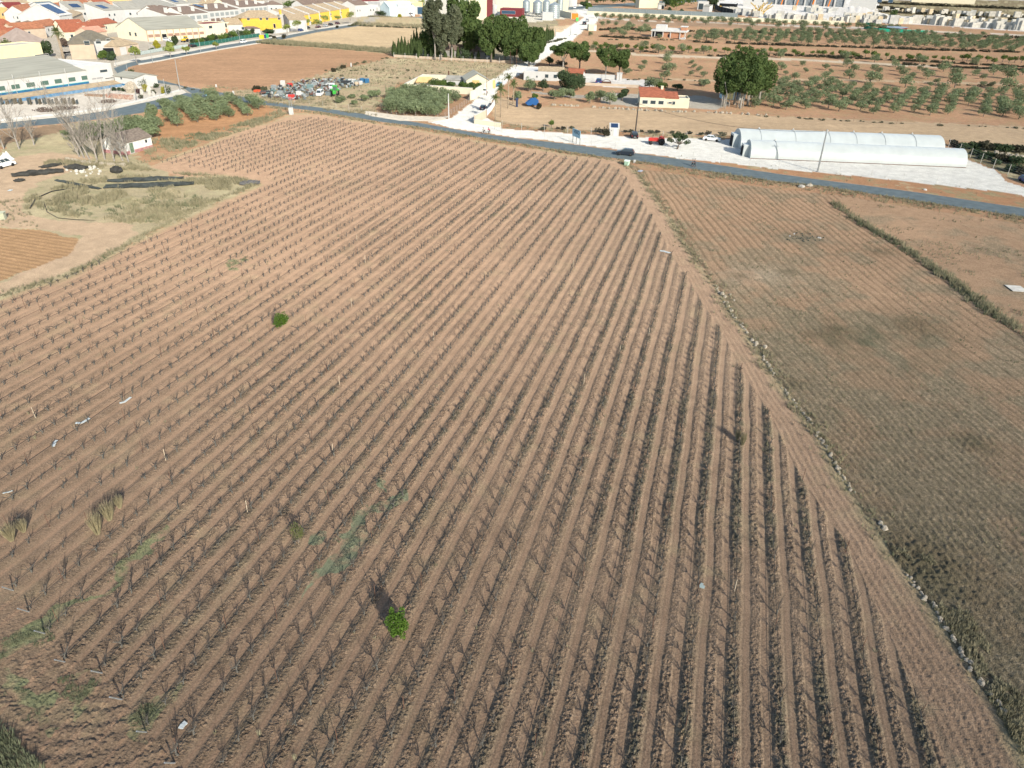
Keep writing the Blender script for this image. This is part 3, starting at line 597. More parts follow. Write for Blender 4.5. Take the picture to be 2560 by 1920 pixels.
scat(gg,area([(-60,1790),(20,1830),(110,1925),(-60,1960)],900,.3),.6,1.3); scat(gd,area(VINES,5000,.70,2.5),.4,1.1); scat(gd,area([(-40,560),(100,577),(60,500),(0,480)],600,.5),.6,1.4)
scat(gd,area(ZN[16][1],3000,.55),.6,1.6); scat(gd,area(ZN[18][1],4000,.62),.5,1.3)
batch('dry_grass',TF,gd,drygm,label='straw coloured dry grass along field edges and verges',cat='grass')
batch('green_weeds',TF,gg,greeng,label='grey-green weeds between vine rows and along the banks',cat='weeds')
# ================= builders =================
glass=mat('window_glass',(.05,.07,.08),.15,spec=.6); glassb=mat('blue_glass',(.05,.10,.16),.12,spec=.6); greenglass=mat('green_glass',(.10,.17,.14),.2,spec=.5)
wht=mat('white_paint',(.57,.57,.548),.7,.5,.05); cream=mat('cream_render',(.70,.65,.50),.85,.5,.06); beige=mat('beige_render',(.56,.46,.35),.85,.5,.08)
yell=mat('yellow_render',(.74,.48,.08),.85,.6,.08); ochre=mat('ochre_render',(.72,.50,.22),.85,.6,.1); brick=mat('orange_brick',(.48,.25,.15),.9,2.5,.2,.2)
redtile=mat('red_tile',(.33,.115,.065),.9,.9,.28,.4,stretch=(1.2,1.2,4)); otile=mat('orange_tile',(.36,.155,.085),.9,.8,.28,.4); btile=mat('brown_tile',(.20,.15,.12),.9,.9,.2,.3); gtile=mat('grey_roof',(.32,.31,.27),.9,.4,.16,.2)
ttile=mat('tan_tile',(.38,.30,.20),.9,.9,.22,.3); sheet=mat('fibre_cement',(.30,.30,.255),.9,.25,.14,.1,stretch=(.4,3,1)); dark=mat('dark_opening',(.015,.017,.02),.9); pv=mat('solar_panel',(.025,.05,.11),.25,spec=.6)
maroon=mat('maroon_roof',(.20,.045,.04),.7,1,.15); blue=mat('blue_paint',(.03,.15,.30),.6,.8,.2); teal=mat('teal_paint',(.06,.42,.42),.6); lblue=mat('pale_blue_render',(.62,.74,.77),.7,.5,.06)
redp=mat('red_paint',(.55,.05,.04),.5,2,.2); orgp=mat('orange_paint',(.85,.25,.02),.5); yelp=mat('yellow_paint',(.85,.52,.03),.5); grnp=mat('green_paint',(.05,.45,.15),.5); blackp=mat('black_rubber',(.02,.02,.02),.8)
tarp=mat('white_plastic',(.52,.56,.55),.45,.35,.05,.05,spec=.4); stonew=mat('white_stone',(.56,.54,.48),.9,1.2,.18,.4); dstone=mat('field_stone',(.43,.38,.30),.95,2.5,.3,.4)
concg=mat('grey_concrete',(.42,.40,.36),.95,.6,.15,.2)
def volume(mb,x0,y0,L,W_,h,kind,rh,o=.35,z0=0):
    """walls into mb[0], roof into mb[1]"""
    w_,r=mb; x1,y1=x0+L,y0+W_
    if kind=='gx':
        w_.ext([(y0,z0),(y1,z0),(y1,h),((y0+y1)/2,h+rh),(y0,h)],x0,x1,0,'x'); s=rh/(W_/2)*o
        r.ext([(y0-o,h-s+.02),((y0+y1)/2,h+rh+.02),(y1+o,h-s+.02),(y1+o,h-s+.22),((y0+y1)/2,h+rh+.26),(y0-o,h-s+.22)],x0-o,x1+o,0,'x')
    elif kind=='gy':
        w_.ext([(x0,z0),(x1,z0),(x1,h),((x0+x1)/2,h+rh),(x0,h)],y0,y1,0,'y'); s=rh/(L/2)*o
        r.ext([(x0-o,h-s+.02),((x0+x1)/2,h+rh+.02),(x1+o,h-s+.02),(x1+o,h-s+.22),((x0+x1)/2,h+rh+.26),(x0-o,h-s+.22)],y0-o,y1+o,0,'y')
    elif kind=='shed':     # rises away from the front
        w_.ext([(y0,z0),(y1,z0),(y1,h+rh),(y0,h)],x0,x1,0,'x'); r.ext([(y0-o,h-.02),(y1+o,h+rh+.02),(y1+o,h+rh+.22),(y0-o,h+.2)],x0-o,x1+o,0,'x')
    elif kind=='hip':
        w_.box(x0,y0,z0,x1,y1,h); i=min(L,W_)/2
        a=[(x0-o,y0-o,h+.01),(x1+o,y0-o,h+.01),(x1+o,y1+o,h+.01),(x0-o,y1+o,h+.01)]
        if L>=W_: t=[(x0+i,(y0+y1)/2,h+rh),(x1-i+.01,(y0+y1)/2,h+rh)]; f=[(0,1,5,4),(1,2,5),(2,3,4,5),(3,0,4),(3,2,1,0)]
        else: t=[((x0+x1)/2,y0+i,h+rh),((x0+x1)/2,y1-i+.01,h+rh)]; f=[(0,1,4),(1,2,5,4),(2,3,5),(3,0,4,5),(3,2,1,0)]
        r.add(a+t,f)
    else:
        w_.box(x0,y0,z0,x1,y1,h); t=.25; r.box(x0+t,y0+t,h+.005,x1-t,y1-t,h+.05)
        for q in ((x0,y0,x1,y0+t),(x0,y1-t,x1,y1),(x0,y0+t,x0+t,y1-t),(x1-t,y0+t,x1,y1-t)): w_.box(q[0],q[1],h+.003,q[2],q[3],h+.4)
def windows(e,wins,L,W_,fm=None,gm=None,near=False):
    for q in wins:
        sd,u,z,w_,h=q[:5]; nm=q[5] if len(q)>5 else 'window'; g=q[6] if len(q)>6 else (gm or glass); fr=fm or wht
        def B(d0,d1,i):
            if sd=='F': return (u+i,-d1,z+i,u+w_-i,-d0,z+h-i)
            if sd=='L': return (-d1,u+i,z+i,-d0,u+w_-i,z+h-i)
            return (L+d0,u+i,z+i,L+d1,u+w_-i,z+h-i)
        b=B(.004,.06,0); o=MB().box(*b).build(nm,fr,e); k=min(.12,w_*.1)
        p=B(.062,.075,k)
        pn=MB().box(*p)
        pn.build('pane' if nm=='window' else 'panel',g,o)
def house(name,label,A,B,W_,h,roof='gx',rh=1.6,wc=None,rc=None,wins=(),cat='house',group=None,extra=(),chim=(),o=.35,near=False,solar=(),fm=None):
    A=Vector(A);B=Vector(B); d=B-A; L=d.length; e=empty(name,(A.x,A.y,0),math.atan2(d.y,d.x),label,cat,group)
    w_,r=MB(),MB(); volume((w_,r),0,0,L,W_,h,roof,rh,o); w_.build('wall',wc or wht,e); ro=r.build('roof',rc or otile,e)
    for x0,y0,l,w2,h2,k2,rh2,wc2,rc2 in extra:
        a,b=MB(),MB(); volume((a,b),x0,y0,l,w2,h2,k2,rh2,o); a.build('wall',wc2 or wc or wht,e); b.build('roof',rc2 or rc or otile,e)
    for x,y,s,z0,z1 in chim: MB().box(x,y,z0,x+s,y+s,z1).box(x-.1,y-.1,z1,x+s+.1,y+s+.1,z1+.15).build('chimney',wc or wht,ro)
    for x0,x1,y0,y1,za,zb in solar: MB().add([(x0,y0,za),(x1,y0,za),(x1,y1,zb),(x0,y1,zb),(x0,y0,za+.08),(x1,y0,za+.08),(x1,y1,zb+.08),(x0,y1,zb+.08)],[(3,2,1,0),(4,5,6,7),(0,1,5,4),(1,2,6,5),(2,3,7,6),(3,0,4,7)]).build('solar_panel',pv,ro)
    windows(e,wins,L,W_,fm=fm); return e
def hp(name,label,x0,y0,x1,y1,yt,W_,roof='gx',rh=1.6,wc=None,rc=None,**k):   # base pixels of the front edge
    A,B=at(x0,y0),at(x1,y1); return house(name,label,A,B,W_,hgt(A,yt),roof,rh,wc,rc,**k)
def he(name,label,x0,y0,x1,y1,h,W_,roof='gx',rh=1.6,wc=None,rc=None,**k):    # eave pixels and wall height
    A,B=at(x0,y0,h),at(x1,y1,h); return house(name,label,A,B,W_,h,roof,rh,wc,rc,**k)
# ---------------- vehicles ----------------
def paint(nm,c): return mat('car_'+nm,c,.28,spec=.5)
CW=paint('white',(.80,.81,.80)); CK=paint('black',(.018,.02,.024)); CN=paint('dark_blue_grey',(.025,.035,.05)); CB=paint('blue',(.02,.06,.20)); CM=paint('maroon',(.09,.025,.04)); CS=paint('silver',(.45,.47,.48)); CT=paint('teal_blue',(.05,.25,.38))
lampm=mat('lamp_glass',(.7,.7,.65),.2,spec=.6); tailm=mat('tail_lamp',(.45,.03,.02),.3); rimm=mat('wheel_rim',(.5,.5,.5),.35,metal=.7)
KD={'sedan':(4.6,1.8,[(-2.3,.3),(-2.3,.8),(-2.1,.98),(-1.55,1.02),(1.0,.98),(2.05,.80),(2.3,.62),(2.3,.3)],[(-1.8,1.0),(-1.15,1.43),(.3,1.45),(1.15,.96)]),
 'suv':(4.5,1.86,[(-2.25,.35),(-2.25,.95),(-2.1,1.08),(1.05,1.08),(2.0,.95),(2.25,.75),(2.25,.35)],[(-2.12,1.06),(-1.75,1.58),(.2,1.64),(1.15,1.06)]),
 'hatch':(4.0,1.75,[(-2.0,.3),(-2.0,.9),(1.0,.95),(1.8,.8),(2.0,.6),(2.0,.3)],[(-1.95,.9),(-1.6,1.42),(.2,1.46),(1.1,.93)]),
 'van':(4.4,1.84,[(-2.2,.32),(-2.2,1.05),(1.2,1.1),(2.05,.92),(2.2,.7),(2.2,.32)],[(-2.17,1.03),(-2.08,1.78),(.5,1.84),(1.45,1.07)]),
 'bigvan':(5.2,2.0,[(-2.6,.35),(-2.6,1.15),(1.9,1.15),(2.45,.98),(2.6,.7),(2.6,.35)],[(-2.57,1.13),(-2.5,2.1),(1.3,2.15),(2.1,1.12)])}
_car={}
def wheelmesh(R,w_):
    k=('w',R,w_)
    if k not in _car:
        m=MB(); m.lathe([(R*.55,-w_/2),(R,-w_/2*.8),(R,w_/2*.8),(R*.55,w_/2)],18); n=len(m.f); m.lathe([(R*.5,-w_/2*.9),(R*.58,-w_/2*1.02),(R*.58,w_/2*1.02),(R*.5,w_/2*.9)],14,mi=1)
        m.v=[(x,z,y) for x,y,z in m.v]; m.f=[f[::-1] for f in m.f]; _car[k]=m.mesh('wheel',[blackp,rimm],True)
    return _car[k]
def carmesh(kind,pm,panel=False):
    k=(kind,pm.name,panel)
    if k in _car: return _car[k]
    L,W_,pr,cb=KD[kind]; y=W_/2; b=MB(); n=len(pr)
    v=[]
    for s,ins in ((-1,.06),(-1,0),(1,0),(1,.06)):
        cx=0; v+=[(x*(1-.02*(ins>0)),s*(y-ins),z*(1-.02*(ins>0))+.004) for x,z in pr]
    f=[tuple(range(n))]+[tuple(range(4*n-1,3*n-1,-1))]
    for r in range(3): f+=[(r*n+i,(r+1)*n+i,(r+1)*n+(i+1)%n,r*n+(i+1)%n) for i in range(n)]
    b.add(v,f); yb,yt=y-.05,y-.22
    q=[(cb[0][0],yb,cb[0][1]),(cb[1][0],yt,cb[1][1]),(cb[2][0],yt,cb[2][1]),(cb[3][0],yb,cb[3][1])]
    v=[(x,-a,z) for x,a,z in q]+q; b.add(v,[(0,3,2,1),(4,5,6,7),(0,1,5,4),(1,2,6,5),(2,3,7,6)])
    body=b.mesh('body',pm)
    g=[]
    def lerp(P,Q,t): return tuple(P[i]+(Q[i]-P[i])*t for i in range(3))
    def pane(P,Q,R_,S,m,off):   # bottom-left, top-left, top-right, bottom-right with margins
        a,b_,c,d=lerp(lerp(P,S,m[0]),lerp(Q,R_,m[0]),m[2]),lerp(lerp(P,S,m[0]),lerp(Q,R_,m[0]),m[3]),lerp(lerp(P,S,m[1]),lerp(Q,R_,m[1]),m[3]),lerp(lerp(P,S,m[1]),lerp(Q,R_,m[1]),m[2])
        vs=[tuple(p[i]+off[i] for i in range(3)) for p in (a,b_,c,d)]; return MB().add(vs,[(0,1,2,3)]).mesh('window',glass)
    for s in (-1,1):
        P,Q,R_,S=[(x,s*a,z) for x,a,z in q]
        if panel: g.append(pane(P,Q,R_,S,(.66,.96,.15,.9),(0,s*.015,0)))
        else:
            for m in ((.05,.33,.15,.88),(.36,.64,.12,.9),(.67,.96,.12,.9)) if kind!='sedan' else ((.10,.47,.12,.88),(.51,.93,.12,.88)): g.append(pane(P,Q,R_,S,m,(0,s*.015,0)))
    A_,B_=(q[3][0],-q[3][1],q[3][2]),(q[2][0],-q[2][1],q[2][2]); g.append(pane(A_,B_,q[2],q[3],(.06,.94,.08,.92),(.02,0,.015)))
    A_,B_=(q[0][0],-q[0][1],q[0][2]),(q[1][0],-q[1][1],q[1][2]); g.append(pane(A_,B_,q[1],q[0],(.08,.92,.2,.88),(-.02,0,.015)))
    _car[k]=(body,g); return _car[k]
def vehicle(kind,pm,cx,cy,hx,hy,label,cat='car',name=None,L=None,panel=False,group=None,wheels=True):
    """centre pixel and a pixel the bonnet points to"""
    P=at(cx,cy); Q=at(hx,hy); l0,W_,pr,cb=KD[kind]; s=(L or l0)/l0
    e=empty(name or ('parked_car' if 'van' not in kind else 'van'),P,math.atan2(Q.y-P.y,Q.x-P.x),label,cat,group,s)
    body,g=carmesh(kind,pm,panel); link('body',body,e)
    for w_ in g: link('window',w_,e)
    wm=wheelmesh(.33,.22)
    for x in (-l0*.31,l0*.31):
        for y in (-W_/2+.08,W_/2-.08): link('wheel',wm,e,(x,y,.33))
    for sgn in (-1,1):
        MB().box(l0/2-.03,sgn*W_*.36-.17,.62,l0/2+.02,sgn*W_*.36+.17,.76).build('headlight',lampm,e)
        MB().box(-l0/2-.02,sgn*W_*.40-.10,.72,-l0/2+.03,sgn*W_*.40+.10,.95).build('tail_light',tailm,e)
    MB().box(-l0/2-.03,-.26,.5,-l0/2-.005,.26,.62).build('number_plate',wht,e)
    return e
def tractor(pm,cx,cy,hx,hy,label,cab,s=1):
    P=at(cx,cy);Q=at(hx,hy); e=empty('tractor',P,math.atan2(Q.y-P.y,Q.x-P.x),label,'tractor',None,s)
    b=MB(); b.ext([(-.2,.75),(-.2,1.25),(0,1.5),(1.9,1.45),(2.15,1.3),(2.15,.8)],-.36,.36); b.build('hood',pm,e)
    MB().box(-1.2,-.3,.5,1.9,.3,.85).build('chassis',mat('gearbox',(.12,.12,.10),.7,3,.2),e)
    for s_ in (-1,1):
        link('rear_wheel',wheelmesh(.78,.42),e,(-.85,s_*.85,.78)); link('front_wheel',wheelmesh(.42,.26),e,(1.6,s_*.75,.42))
        f=MB(); f.ext([(-1.6,1.15),(-1.5,1.5),(-1.15,1.72),(-.6,1.72),(-.2,1.4),(-.3,1.35),(-.65,1.6),(-1.1,1.6),(-1.42,1.42)],s_*.85-.2,s_*.85+.2); f.build('mudguard',pm,e)
    MB().box(-1.25,-.24,1.15,-.75,.24,1.3).box(-1.3,-.24,1.3,-1.2,.24,1.65).build('seat',blackp,e)
    MB().tube([(-.25,0,1.2),(-.45,0,1.65)],.03,5).tube([(-.45+.18*math.cos(a),.18*math.sin(a),1.65) for a in np.linspace(0,6.28,10)],.02,5).build('steering_wheel',blackp,e)
    MB().tube([(1.2,.2,1.4),(1.2,.2,2.1)],.035,6).build('exhaust_pipe',blackp,e)
    if cab:
        c=MB()
        for x in (-1.45,-.15):
            for y in (-.55,.55): c.tube([(x,y,1.2),(x*.95,y*.95,2.45)],.05,5)
        c.box(-1.6,-.68,2.42,.05,.68,2.6); c.build('cab',pm,e); MB().box(-1.4,-.52,1.4,-.2,.52,2.4).build('window',greenglass,e)
    return e
# ---------------- people ----------------
def skin(name,verts,edges,rad_,m,parent,lev=1):
    me=bpy.data.meshes.new(name); me.from_pydata(verts,edges,[]); me.materials.append(m); o=link(name,me,parent)
    sm=o.modifiers.new('skin','SKIN'); sk_=me.skin_vertices if me.skin_vertices else None
    if not sk_: me.attributes; bpy.context.view_layer.update()
    lay=me.skin_vertices[0].data if me.skin_vertices else None
    if lay:
        for i,r in enumerate(rad_): lay[i].radius=(r if isinstance(r,tuple) else (r,r)); lay[i].use_root=(i==0)
    sb=o.modifiers.new('sub','SUBSURF'); sb.levels=lev; sb.render_levels=lev
    return o
skinm=mat('skin_tone',(.50,.30,.21),.6); hairm=mat('dark_hair',(.03,.022,.018),.8)
def person(label,P,rz,shirt,trous,pose='walk',ph=1,hold=None,top=0.,cat='person',s=1):
    e=empty('person',P,rz,label,cat,None,s)     # faces +x
    if pose=='walk':
        hip=.92; pel=(0,0,hip); ch=(.03,0,1.33); nk=(.04,0,1.48); hd=(.06,0,1.63)
        kn=[(.16*ph,-.10,.50),(-.05*ph,.10,.50)]; an=[(.26*ph,-.10,.09),(-.30*ph,.10,.14)]
        el=[(-.12*ph,-.25,1.12),(.10*ph,.25,1.12)]; wr=[(-.10*ph,-.27,.88),(.24*ph,.26,.92)]
    else:           # riding
        hip=1.0; pel=(-.22,0,hip); ch=(.08,0,1.36); nk=(.16,0,1.48); hd=(.22,0,1.62)
        kn=[(.18,-.11,.82),(.10,.11,.66)]; an=[(.02,-.12,.52),(.02,.12,.24)]
        el=[(.22,-.24,1.16),(.22,.24,1.16)]; wr=[(.42,-.22,1.04),(.42,.22,1.04)]
    v=[pel,((pel[0]+ch[0])/2,0,(pel[2]+ch[2])/2),ch,nk,hd,(hd[0]+.01,0,hd[2]+.10)]; r=[(.15,.12),(.13,.11),(.16,.11),.055,(.085,.095),.06]; E_=[(0,1),(1,2),(2,3),(3,4),(4,5)]
    def add(p,q,rr): v.append(p); r.append(rr); E_.append((q,len(v)-1)); return len(v)-1
    for i,sy in ((0,-1),(1,1)):
        a=add((ch[0],sy*.19,ch[2]+.06),2,.06); a=add(el[i],a,.042); a=add(wr[i],a,.028)
        w_=Vector(wr[i]); d=(w_-Vector(el[i])).normalized(); side=Vector((0,1,0)); pm_=add(tuple(w_+d*.06),a,.03)
        for j in range(4): 
            b=w_+d*.09+side*(.03-.02*j); b2=b+d*(.055,.065,.06,.045)[j]+Vector((.012,0,-.01)); f1=add(tuple(b),pm_,.009); add(tuple(b2),f1,.008)
        t1=add(tuple(w_+d*.035-side*sy*.035),a,.010); add(tuple(w_+d*.075-side*sy*.05),t1,.009)
        a=add((pel[0],sy*.10,pel[2]-.06),0,.10); a=add(kn[i],a,.062); a=add(an[i],a,.042); add((an[i][0]+.15,an[i][1],max(.04,an[i][2]-.05)),a,.038)
    skin('body',v,E_,r,skinm,e)
    # clothing: sleeves and trousers a little wider than the body
    tv=[pel,((pel[0]+ch[0])/2,0,(pel[2]+ch[2])/2),ch,(nk[0]-.01,0,nk[2]-.03)]; tr=[(.175,.145),(.155,.13),(.185,.135),.075]; te=[(0,1),(1,2),(2,3)]
    for i,sy in ((0,-1),(1,1)):
        k=len(tv); tv+=[(ch[0],sy*.19,ch[2]+.06),el[i],tuple(Vector(el[i]).lerp(Vector(wr[i]),.85))]; tr+=[.085,.062,.045]; te+=[(2,k),(k,k+1),(k+1,k+2)]
    skin('jacket',tv,te,tr,shirt,e)
    tv=[(pel[0],0,pel[2]+.02)]; tr=[(.165,.135)]; te=[]
    for i,sy in ((0,-1),(1,1)):
        k=len(tv); tv+=[(pel[0],sy*.10,pel[2]-.08),kn[i],tuple(Vector(an[i])+Vector((0,0,.05)))]; tr+=[.12,.078,.058]; te+=[(0,k),(k,k+1),(k+1,k+2)]
    skin('trousers',tv,te,tr,trous,e)
    h=MB(); h.lathe([(.02,-.03),(.09,0),(.105,.06),(.09,.12),(.04,.155)],10,(hd[0]-.015,0,hd[2]+.0)); h.build('hair',hairm,e,smooth=True)
    f=MB(); X=hd[0]+.085
    for sy in (-1,1): f.box(X,sy*.035-.012,hd[2]+.02,X+.012,sy*.035+.012,hd[2]+.035); 
    f.box(X,-.012,hd[2]-.02,X+.03,.012,hd[2]+.01).box(X-.01,-.025,hd[2]-.05,X+.01,.025,hd[2]-.042); f.build('face',hairm,e)
    for i in (0,1): a=an[i]; MB().obox((a[0]+.07,a[1],max(0,a[2]-.09)),.26,.09,.08).build('shoe',blackp,e)
    return e
def bicycle(P,rz,m,label):
    e=empty('bicycle',P,rz,label,'bicycle')
    for x in (-.5,.52): MB().tube([(x+.33*math.cos(a),0,.34+.33*math.sin(a)) for a in np.linspace(0,6.283,21)],.018,5).tube([(x-.3,0,.34),(x+.3,0,.34)],.006,3).tube([(x,0,.04),(x,0,.64)],.006,3).build('wheel',blackp,e)
    f=MB(); bb=(-.05,0,.30); st=(-.22,0,.85); hdp=(.38,0,.88)
    for a,b in ((bb,st),(st,hdp),(bb,(.40,0,.72)),(bb,(-.5,0,.34)),(st,(-.5,0,.34)),(hdp,(.52,0,.34))): f.tube([a,b],.018,5)
    f.build('frame',m,e); MB().tube([(.36,0,.9),(.42,0,1.02)],.016,5).tube([(.40,-.25,1.02),(.42,0,1.02),(.40,.25,1.02)],.014,5).build('handlebar',blackp,e)
    MB().obox((-.24,0,.92),.26,.13,.05).build('saddle',blackp,e); return e
# ---------------- fences, walls, poles ----------------
def fence(name,label,px,h,sp,pm,wires=5,r=.035,panel=None,cat='fence',wr=.012,group=None):
    P=W(px); L=[(Vector(b)-Vector(a)).length for a,b in zip(P,P[1:])]; n=min(99,max(3,int(sum(L)/sp)+1)); Q=resample(P,n); o=Q[0]
    e=empty(name,o,0,label,cat,group); pmh=MB().tube([(0,0,-.1),(0,0,h)],r,5).mesh('post',pm)
    for q in Q: link('post',pmh,e,q-o)
    m=MB()
    for k in range(wires): z=h*(k+.6)/(wires); m.tube([(q.x-o.x,q.y-o.y,min(z,h-.03)) for q in Q],wr,3,cap=False)
    if wires: m.build('wire',steel,e)
    if panel:
        m=MB(); v=[(q.x-o.x,q.y-o.y,.1) for q in Q]+[(q.x-o.x,q.y-o.y,h-.05) for q in Q]+[(q.x-o.x+.02,q.y-o.y+.04,.1) for q in Q]+[(q.x-o.x+.02,q.y-o.y+.04,h-.05) for q in Q]
        f=[(i,i+1,i+1+n,i+n) for i in range(n-1)]+[(i+1+2*n,i+2*n,i+3*n,i+1+3*n) for i in range(n-1)]; m.add(v,f); m.build('panel',panel,e)
    return e
def wall(name,label,px,h,t,m,cat='wall',cap=None,group=None,stones=False):
    P=[Vector(p).to_3d() for p in W(px)]; o=P[0].copy(); e=empty(name,o,0,label,cat,group); b=MB()
    for i,(p,q) in enumerate(zip(P,P[1:])):
        d=q-p; b.obox((p.x-o.x+d.x/2,p.y-o.y+d.y/2,-.05),d.length+t*.9,t,h+.05-i*.003,math.atan2(d.y,d.x))
    b.build('wall',m,e)
    if cap:
        b=MB()
        for i,(p,q) in enumerate(zip(P,P[1:])): d=q-p; b.obox((p.x-o.x+d.x/2,p.y-o.y+d.y/2,h+.002+i*.002),d.length+t,t+.08,.07,math.atan2(d.y,d.x))
        b.build('coping',cap,e)
    return e
def pole(x,yb,yt,label,m=None,r=.14,lamp=None,arm=False,cat='pole',name='pole',group=None,xt=None):
    P=at(x,yb); h=hgt(P,yt); e=empty(name,P,0,label,cat,group); dx=0
    if xt is not None: dx=(xt-proj((P.x,P.y,h))[0])/ppm(x,yb)
    MB().tube([(0,0,-.2),(dx*.5,0,h*.5),(dx,0,h)],[r,r*.8,r*.55],8).build('shaft',m or steel,e)
    if lamp: MB().tube([(dx,0,h-.1),(dx+lamp*.6,-.2,h+.15),(dx+lamp,-.4,h+.1)],.05,5).build('arm',m or steel,e); MB().obox((dx+lamp*1.15,-.45,h+.03),.7,.28,.14).build('lamp_head',m or steel,e)
    if arm:
        MB().obox((dx,0,h-.5),1.6,.1,.1).build('crossarm',m or steel,e)
        for k in (-.7,0,.7): MB().lathe([(.04,0),(.08,.08),(.05,.16)],8,(dx+k,0,h-.4)).build('insulator',wht,e)
    return e
def dims(x,y,yt,wpx): P=at(x,y); return P,hgt(P,yt),wpx/ppm(x,y)
def rock(mb,c,s,seed,flat=.7,mi=0):
    r=random.Random(seed); n=6; v=[]
    for j,(zz,k) in enumerate(((0,.85),(.45,1.),(.85,.7),(1.0,.3))):
        for i in range(n): a=i*6.283/n+j*.3; q=s*.5*k*r.uniform(.75,1.2); v.append((c[0]+q*math.cos(a),c[1]+q*math.sin(a),c[2]+s*flat*zz*r.uniform(.9,1.1)-.03))
    f=[(j*n+i,j*n+(i+1)%n,(j+1)*n+(i+1)%n,(j+1)*n+i) for j in range(3) for i in range(n)]+[tuple(range(3*n,4*n)),tuple(range(n))[::-1]]
    mb.add(v,f,mi); return mb
# ================= near the road: tunnels, yard, vehicles =================
def tunnel(name,label,A,B,Cb,ytop,seams,door):
    A,B,Cb=at(*A),at(*B),at(*Cb); d=B-A; L=d.length; rz=math.atan2(d.y,d.x); n=Vector((-d.y,d.x,0)).normalized(); W_=abs((Cb-A).dot(n)); h=hgt(A,ytop)*1.0
    e=empty(name,A,rz,label,'greenhouse'); e['group']='white plastic tunnels in the gravel yard'; ar=[(W_/2-W_/2*math.cos(t)**1.0*(1 if math.cos(t)>0 else 1),h*math.sin(t)**.8 if math.sin(t)>0 else 0) for t in np.linspace(0,math.pi,25)]
    k=len(ar); mb=MB(); nx=60; rr=random.Random(3)
    v=[]
    for i in range(nx+1):
        x=L*i/nx; sg=(-.015 if i%2 else .012)
        v+=[(x,y+(y-W_/2)/W_*sg,max(0,z+z/h*sg)) for y,z in ar]
    f=[(i*k+j,(i+1)*k+j,(i+1)*k+j+1,i*k+j+1) for i in range(nx) for j in range(k-1)]+[tuple(range(k)),tuple(nx*k+j for j in range(k))[::-1]]
    mb.add(v,f); mb.build('plastic_cover',tarp,e,smooth=False)
    for u in seams:
        x=u*L; MB().tube([(x,y+(y-W_/2)*.012,z*1.012) for y,z in ar],.05,4).build('rib',mat('rib_plastic',(.36,.40,.40),.6),e)
        MB().lathe([(.16,0),(.16,.3),(.26,.32),(.05,.5)],8,(x,W_/2,h)).build('vent',wht,e)
    y0=W_*.32; y1=W_*.62; MB().box(-1.5,y0-.3,0,-.01,y1+.3,h*.74).build('porch',tarp,e); MB().box(-1.56,y0,.02,-1.502,y1,h*.62).build('door',dark,e)
    MB().box(L+.005,W_*.4,h*.42,L+.5,W_*.55,h*.62).build('fan_box',steel,e)
    m=MB()
    for s_ in (0,1): m.tube([(0,s_*W_-.12+.24*s_,.06),(L,s_*W_-.12+.24*s_,.06)],.09,5)
    m.build('base_beam',rust,e); return e
tunnel('greenhouse','front white plastic tunnel greenhouse nearest the road',(1875,396),(2414,419.5),(1862,380),357,(.12,),1)
tunnel('greenhouse','rear white plastic tunnel greenhouse with upright vents, behind the other',(1850,373),(2358,391),(1834,355),330,(.10,.27,.44,.57,.71,.86),1)
vehicle('suv',CN,1562,388,1500,383,'dark blue-grey SUV driving along the asphalt road',name='car')
vehicle('suv',CK,1585,344,1578,325,'black car parked nose-in beside the tall dark pole on the white gravel')
vehicle('sedan',CW,1779,352,1850,359,'white saloon car parked on the white gravel near the tunnels')
e=tractor(redp,1643,361,1600,359,'old red tractor without cab standing on the white gravel',False,1.12)
P,h,w_=dims(1523,341,316,23)
e=house('booth','white kiosk with a solar panel on its roof standing on white gravel',at(1523,341),at(1546,342),2.6,hgt(at(1523,341),322),'shed',.9,wht,wht,cat='kiosk',wins=(('F',w_*.42,.15,w_*.38,2.2,'door',lblue),('F',w_*.12,1.4,w_*.14,.25)),solar=((w_*.12,w_*.88,.2,2.2,hgt(at(1523,341),322)+.32,hgt(at(1523,341),322)+1.0),),o=.12,near=True)
# sign
A,B=at(1431.6,356),at(1449,363.5); d=B-A; e=empty('billboard',A,math.atan2(d.y,d.x),'pale blue billboard on three posts beside the road','sign'); Ls=d.length; hs=hgt(A,320)
for i,u in enumerate((0,.5,1)):
    MB().tube([(Ls*u,0,-.1),(Ls*u,0,hs)],.07,6).build('post',mat('dark_steel',(.16,.17,.17),.6),e)
    if i: MB().tube([(Ls*u,.07,hs*.62),(Ls*u+1.4,1.3,0)],.04,5).build('brace',steel,e)
z0=hs*.47; pn=MB().box(-.2,-.16,z0,Ls+.2,-.09,hs).build('board',mat('sign_board',(.42,.62,.70),.6,1.2,.15),e)
cu=bpy.data.curves.new('lettering','FONT'); cu.body='VERO'; cu.size=(hs-z0)*.62; cu.extrude=.01; cu.align_x='CENTER'; cu.materials.append(mat('sign_ink',(.02,.05,.10),.6)); o_=bpy.data.objects.new('tmp',cu); COL.objects.link(o_); bpy.context.view_layer.update(); me=bpy.data.meshes.new_from_object(o_.evaluated_get(bpy.context.evaluated_depsgraph_get())); bpy.data.objects.remove(o_); o=link('lettering',me,pn); o.location=(Ls*.55,-.175,z0+(hs-z0)*.46); o.rotation_euler=(math.pi/2,0,0)
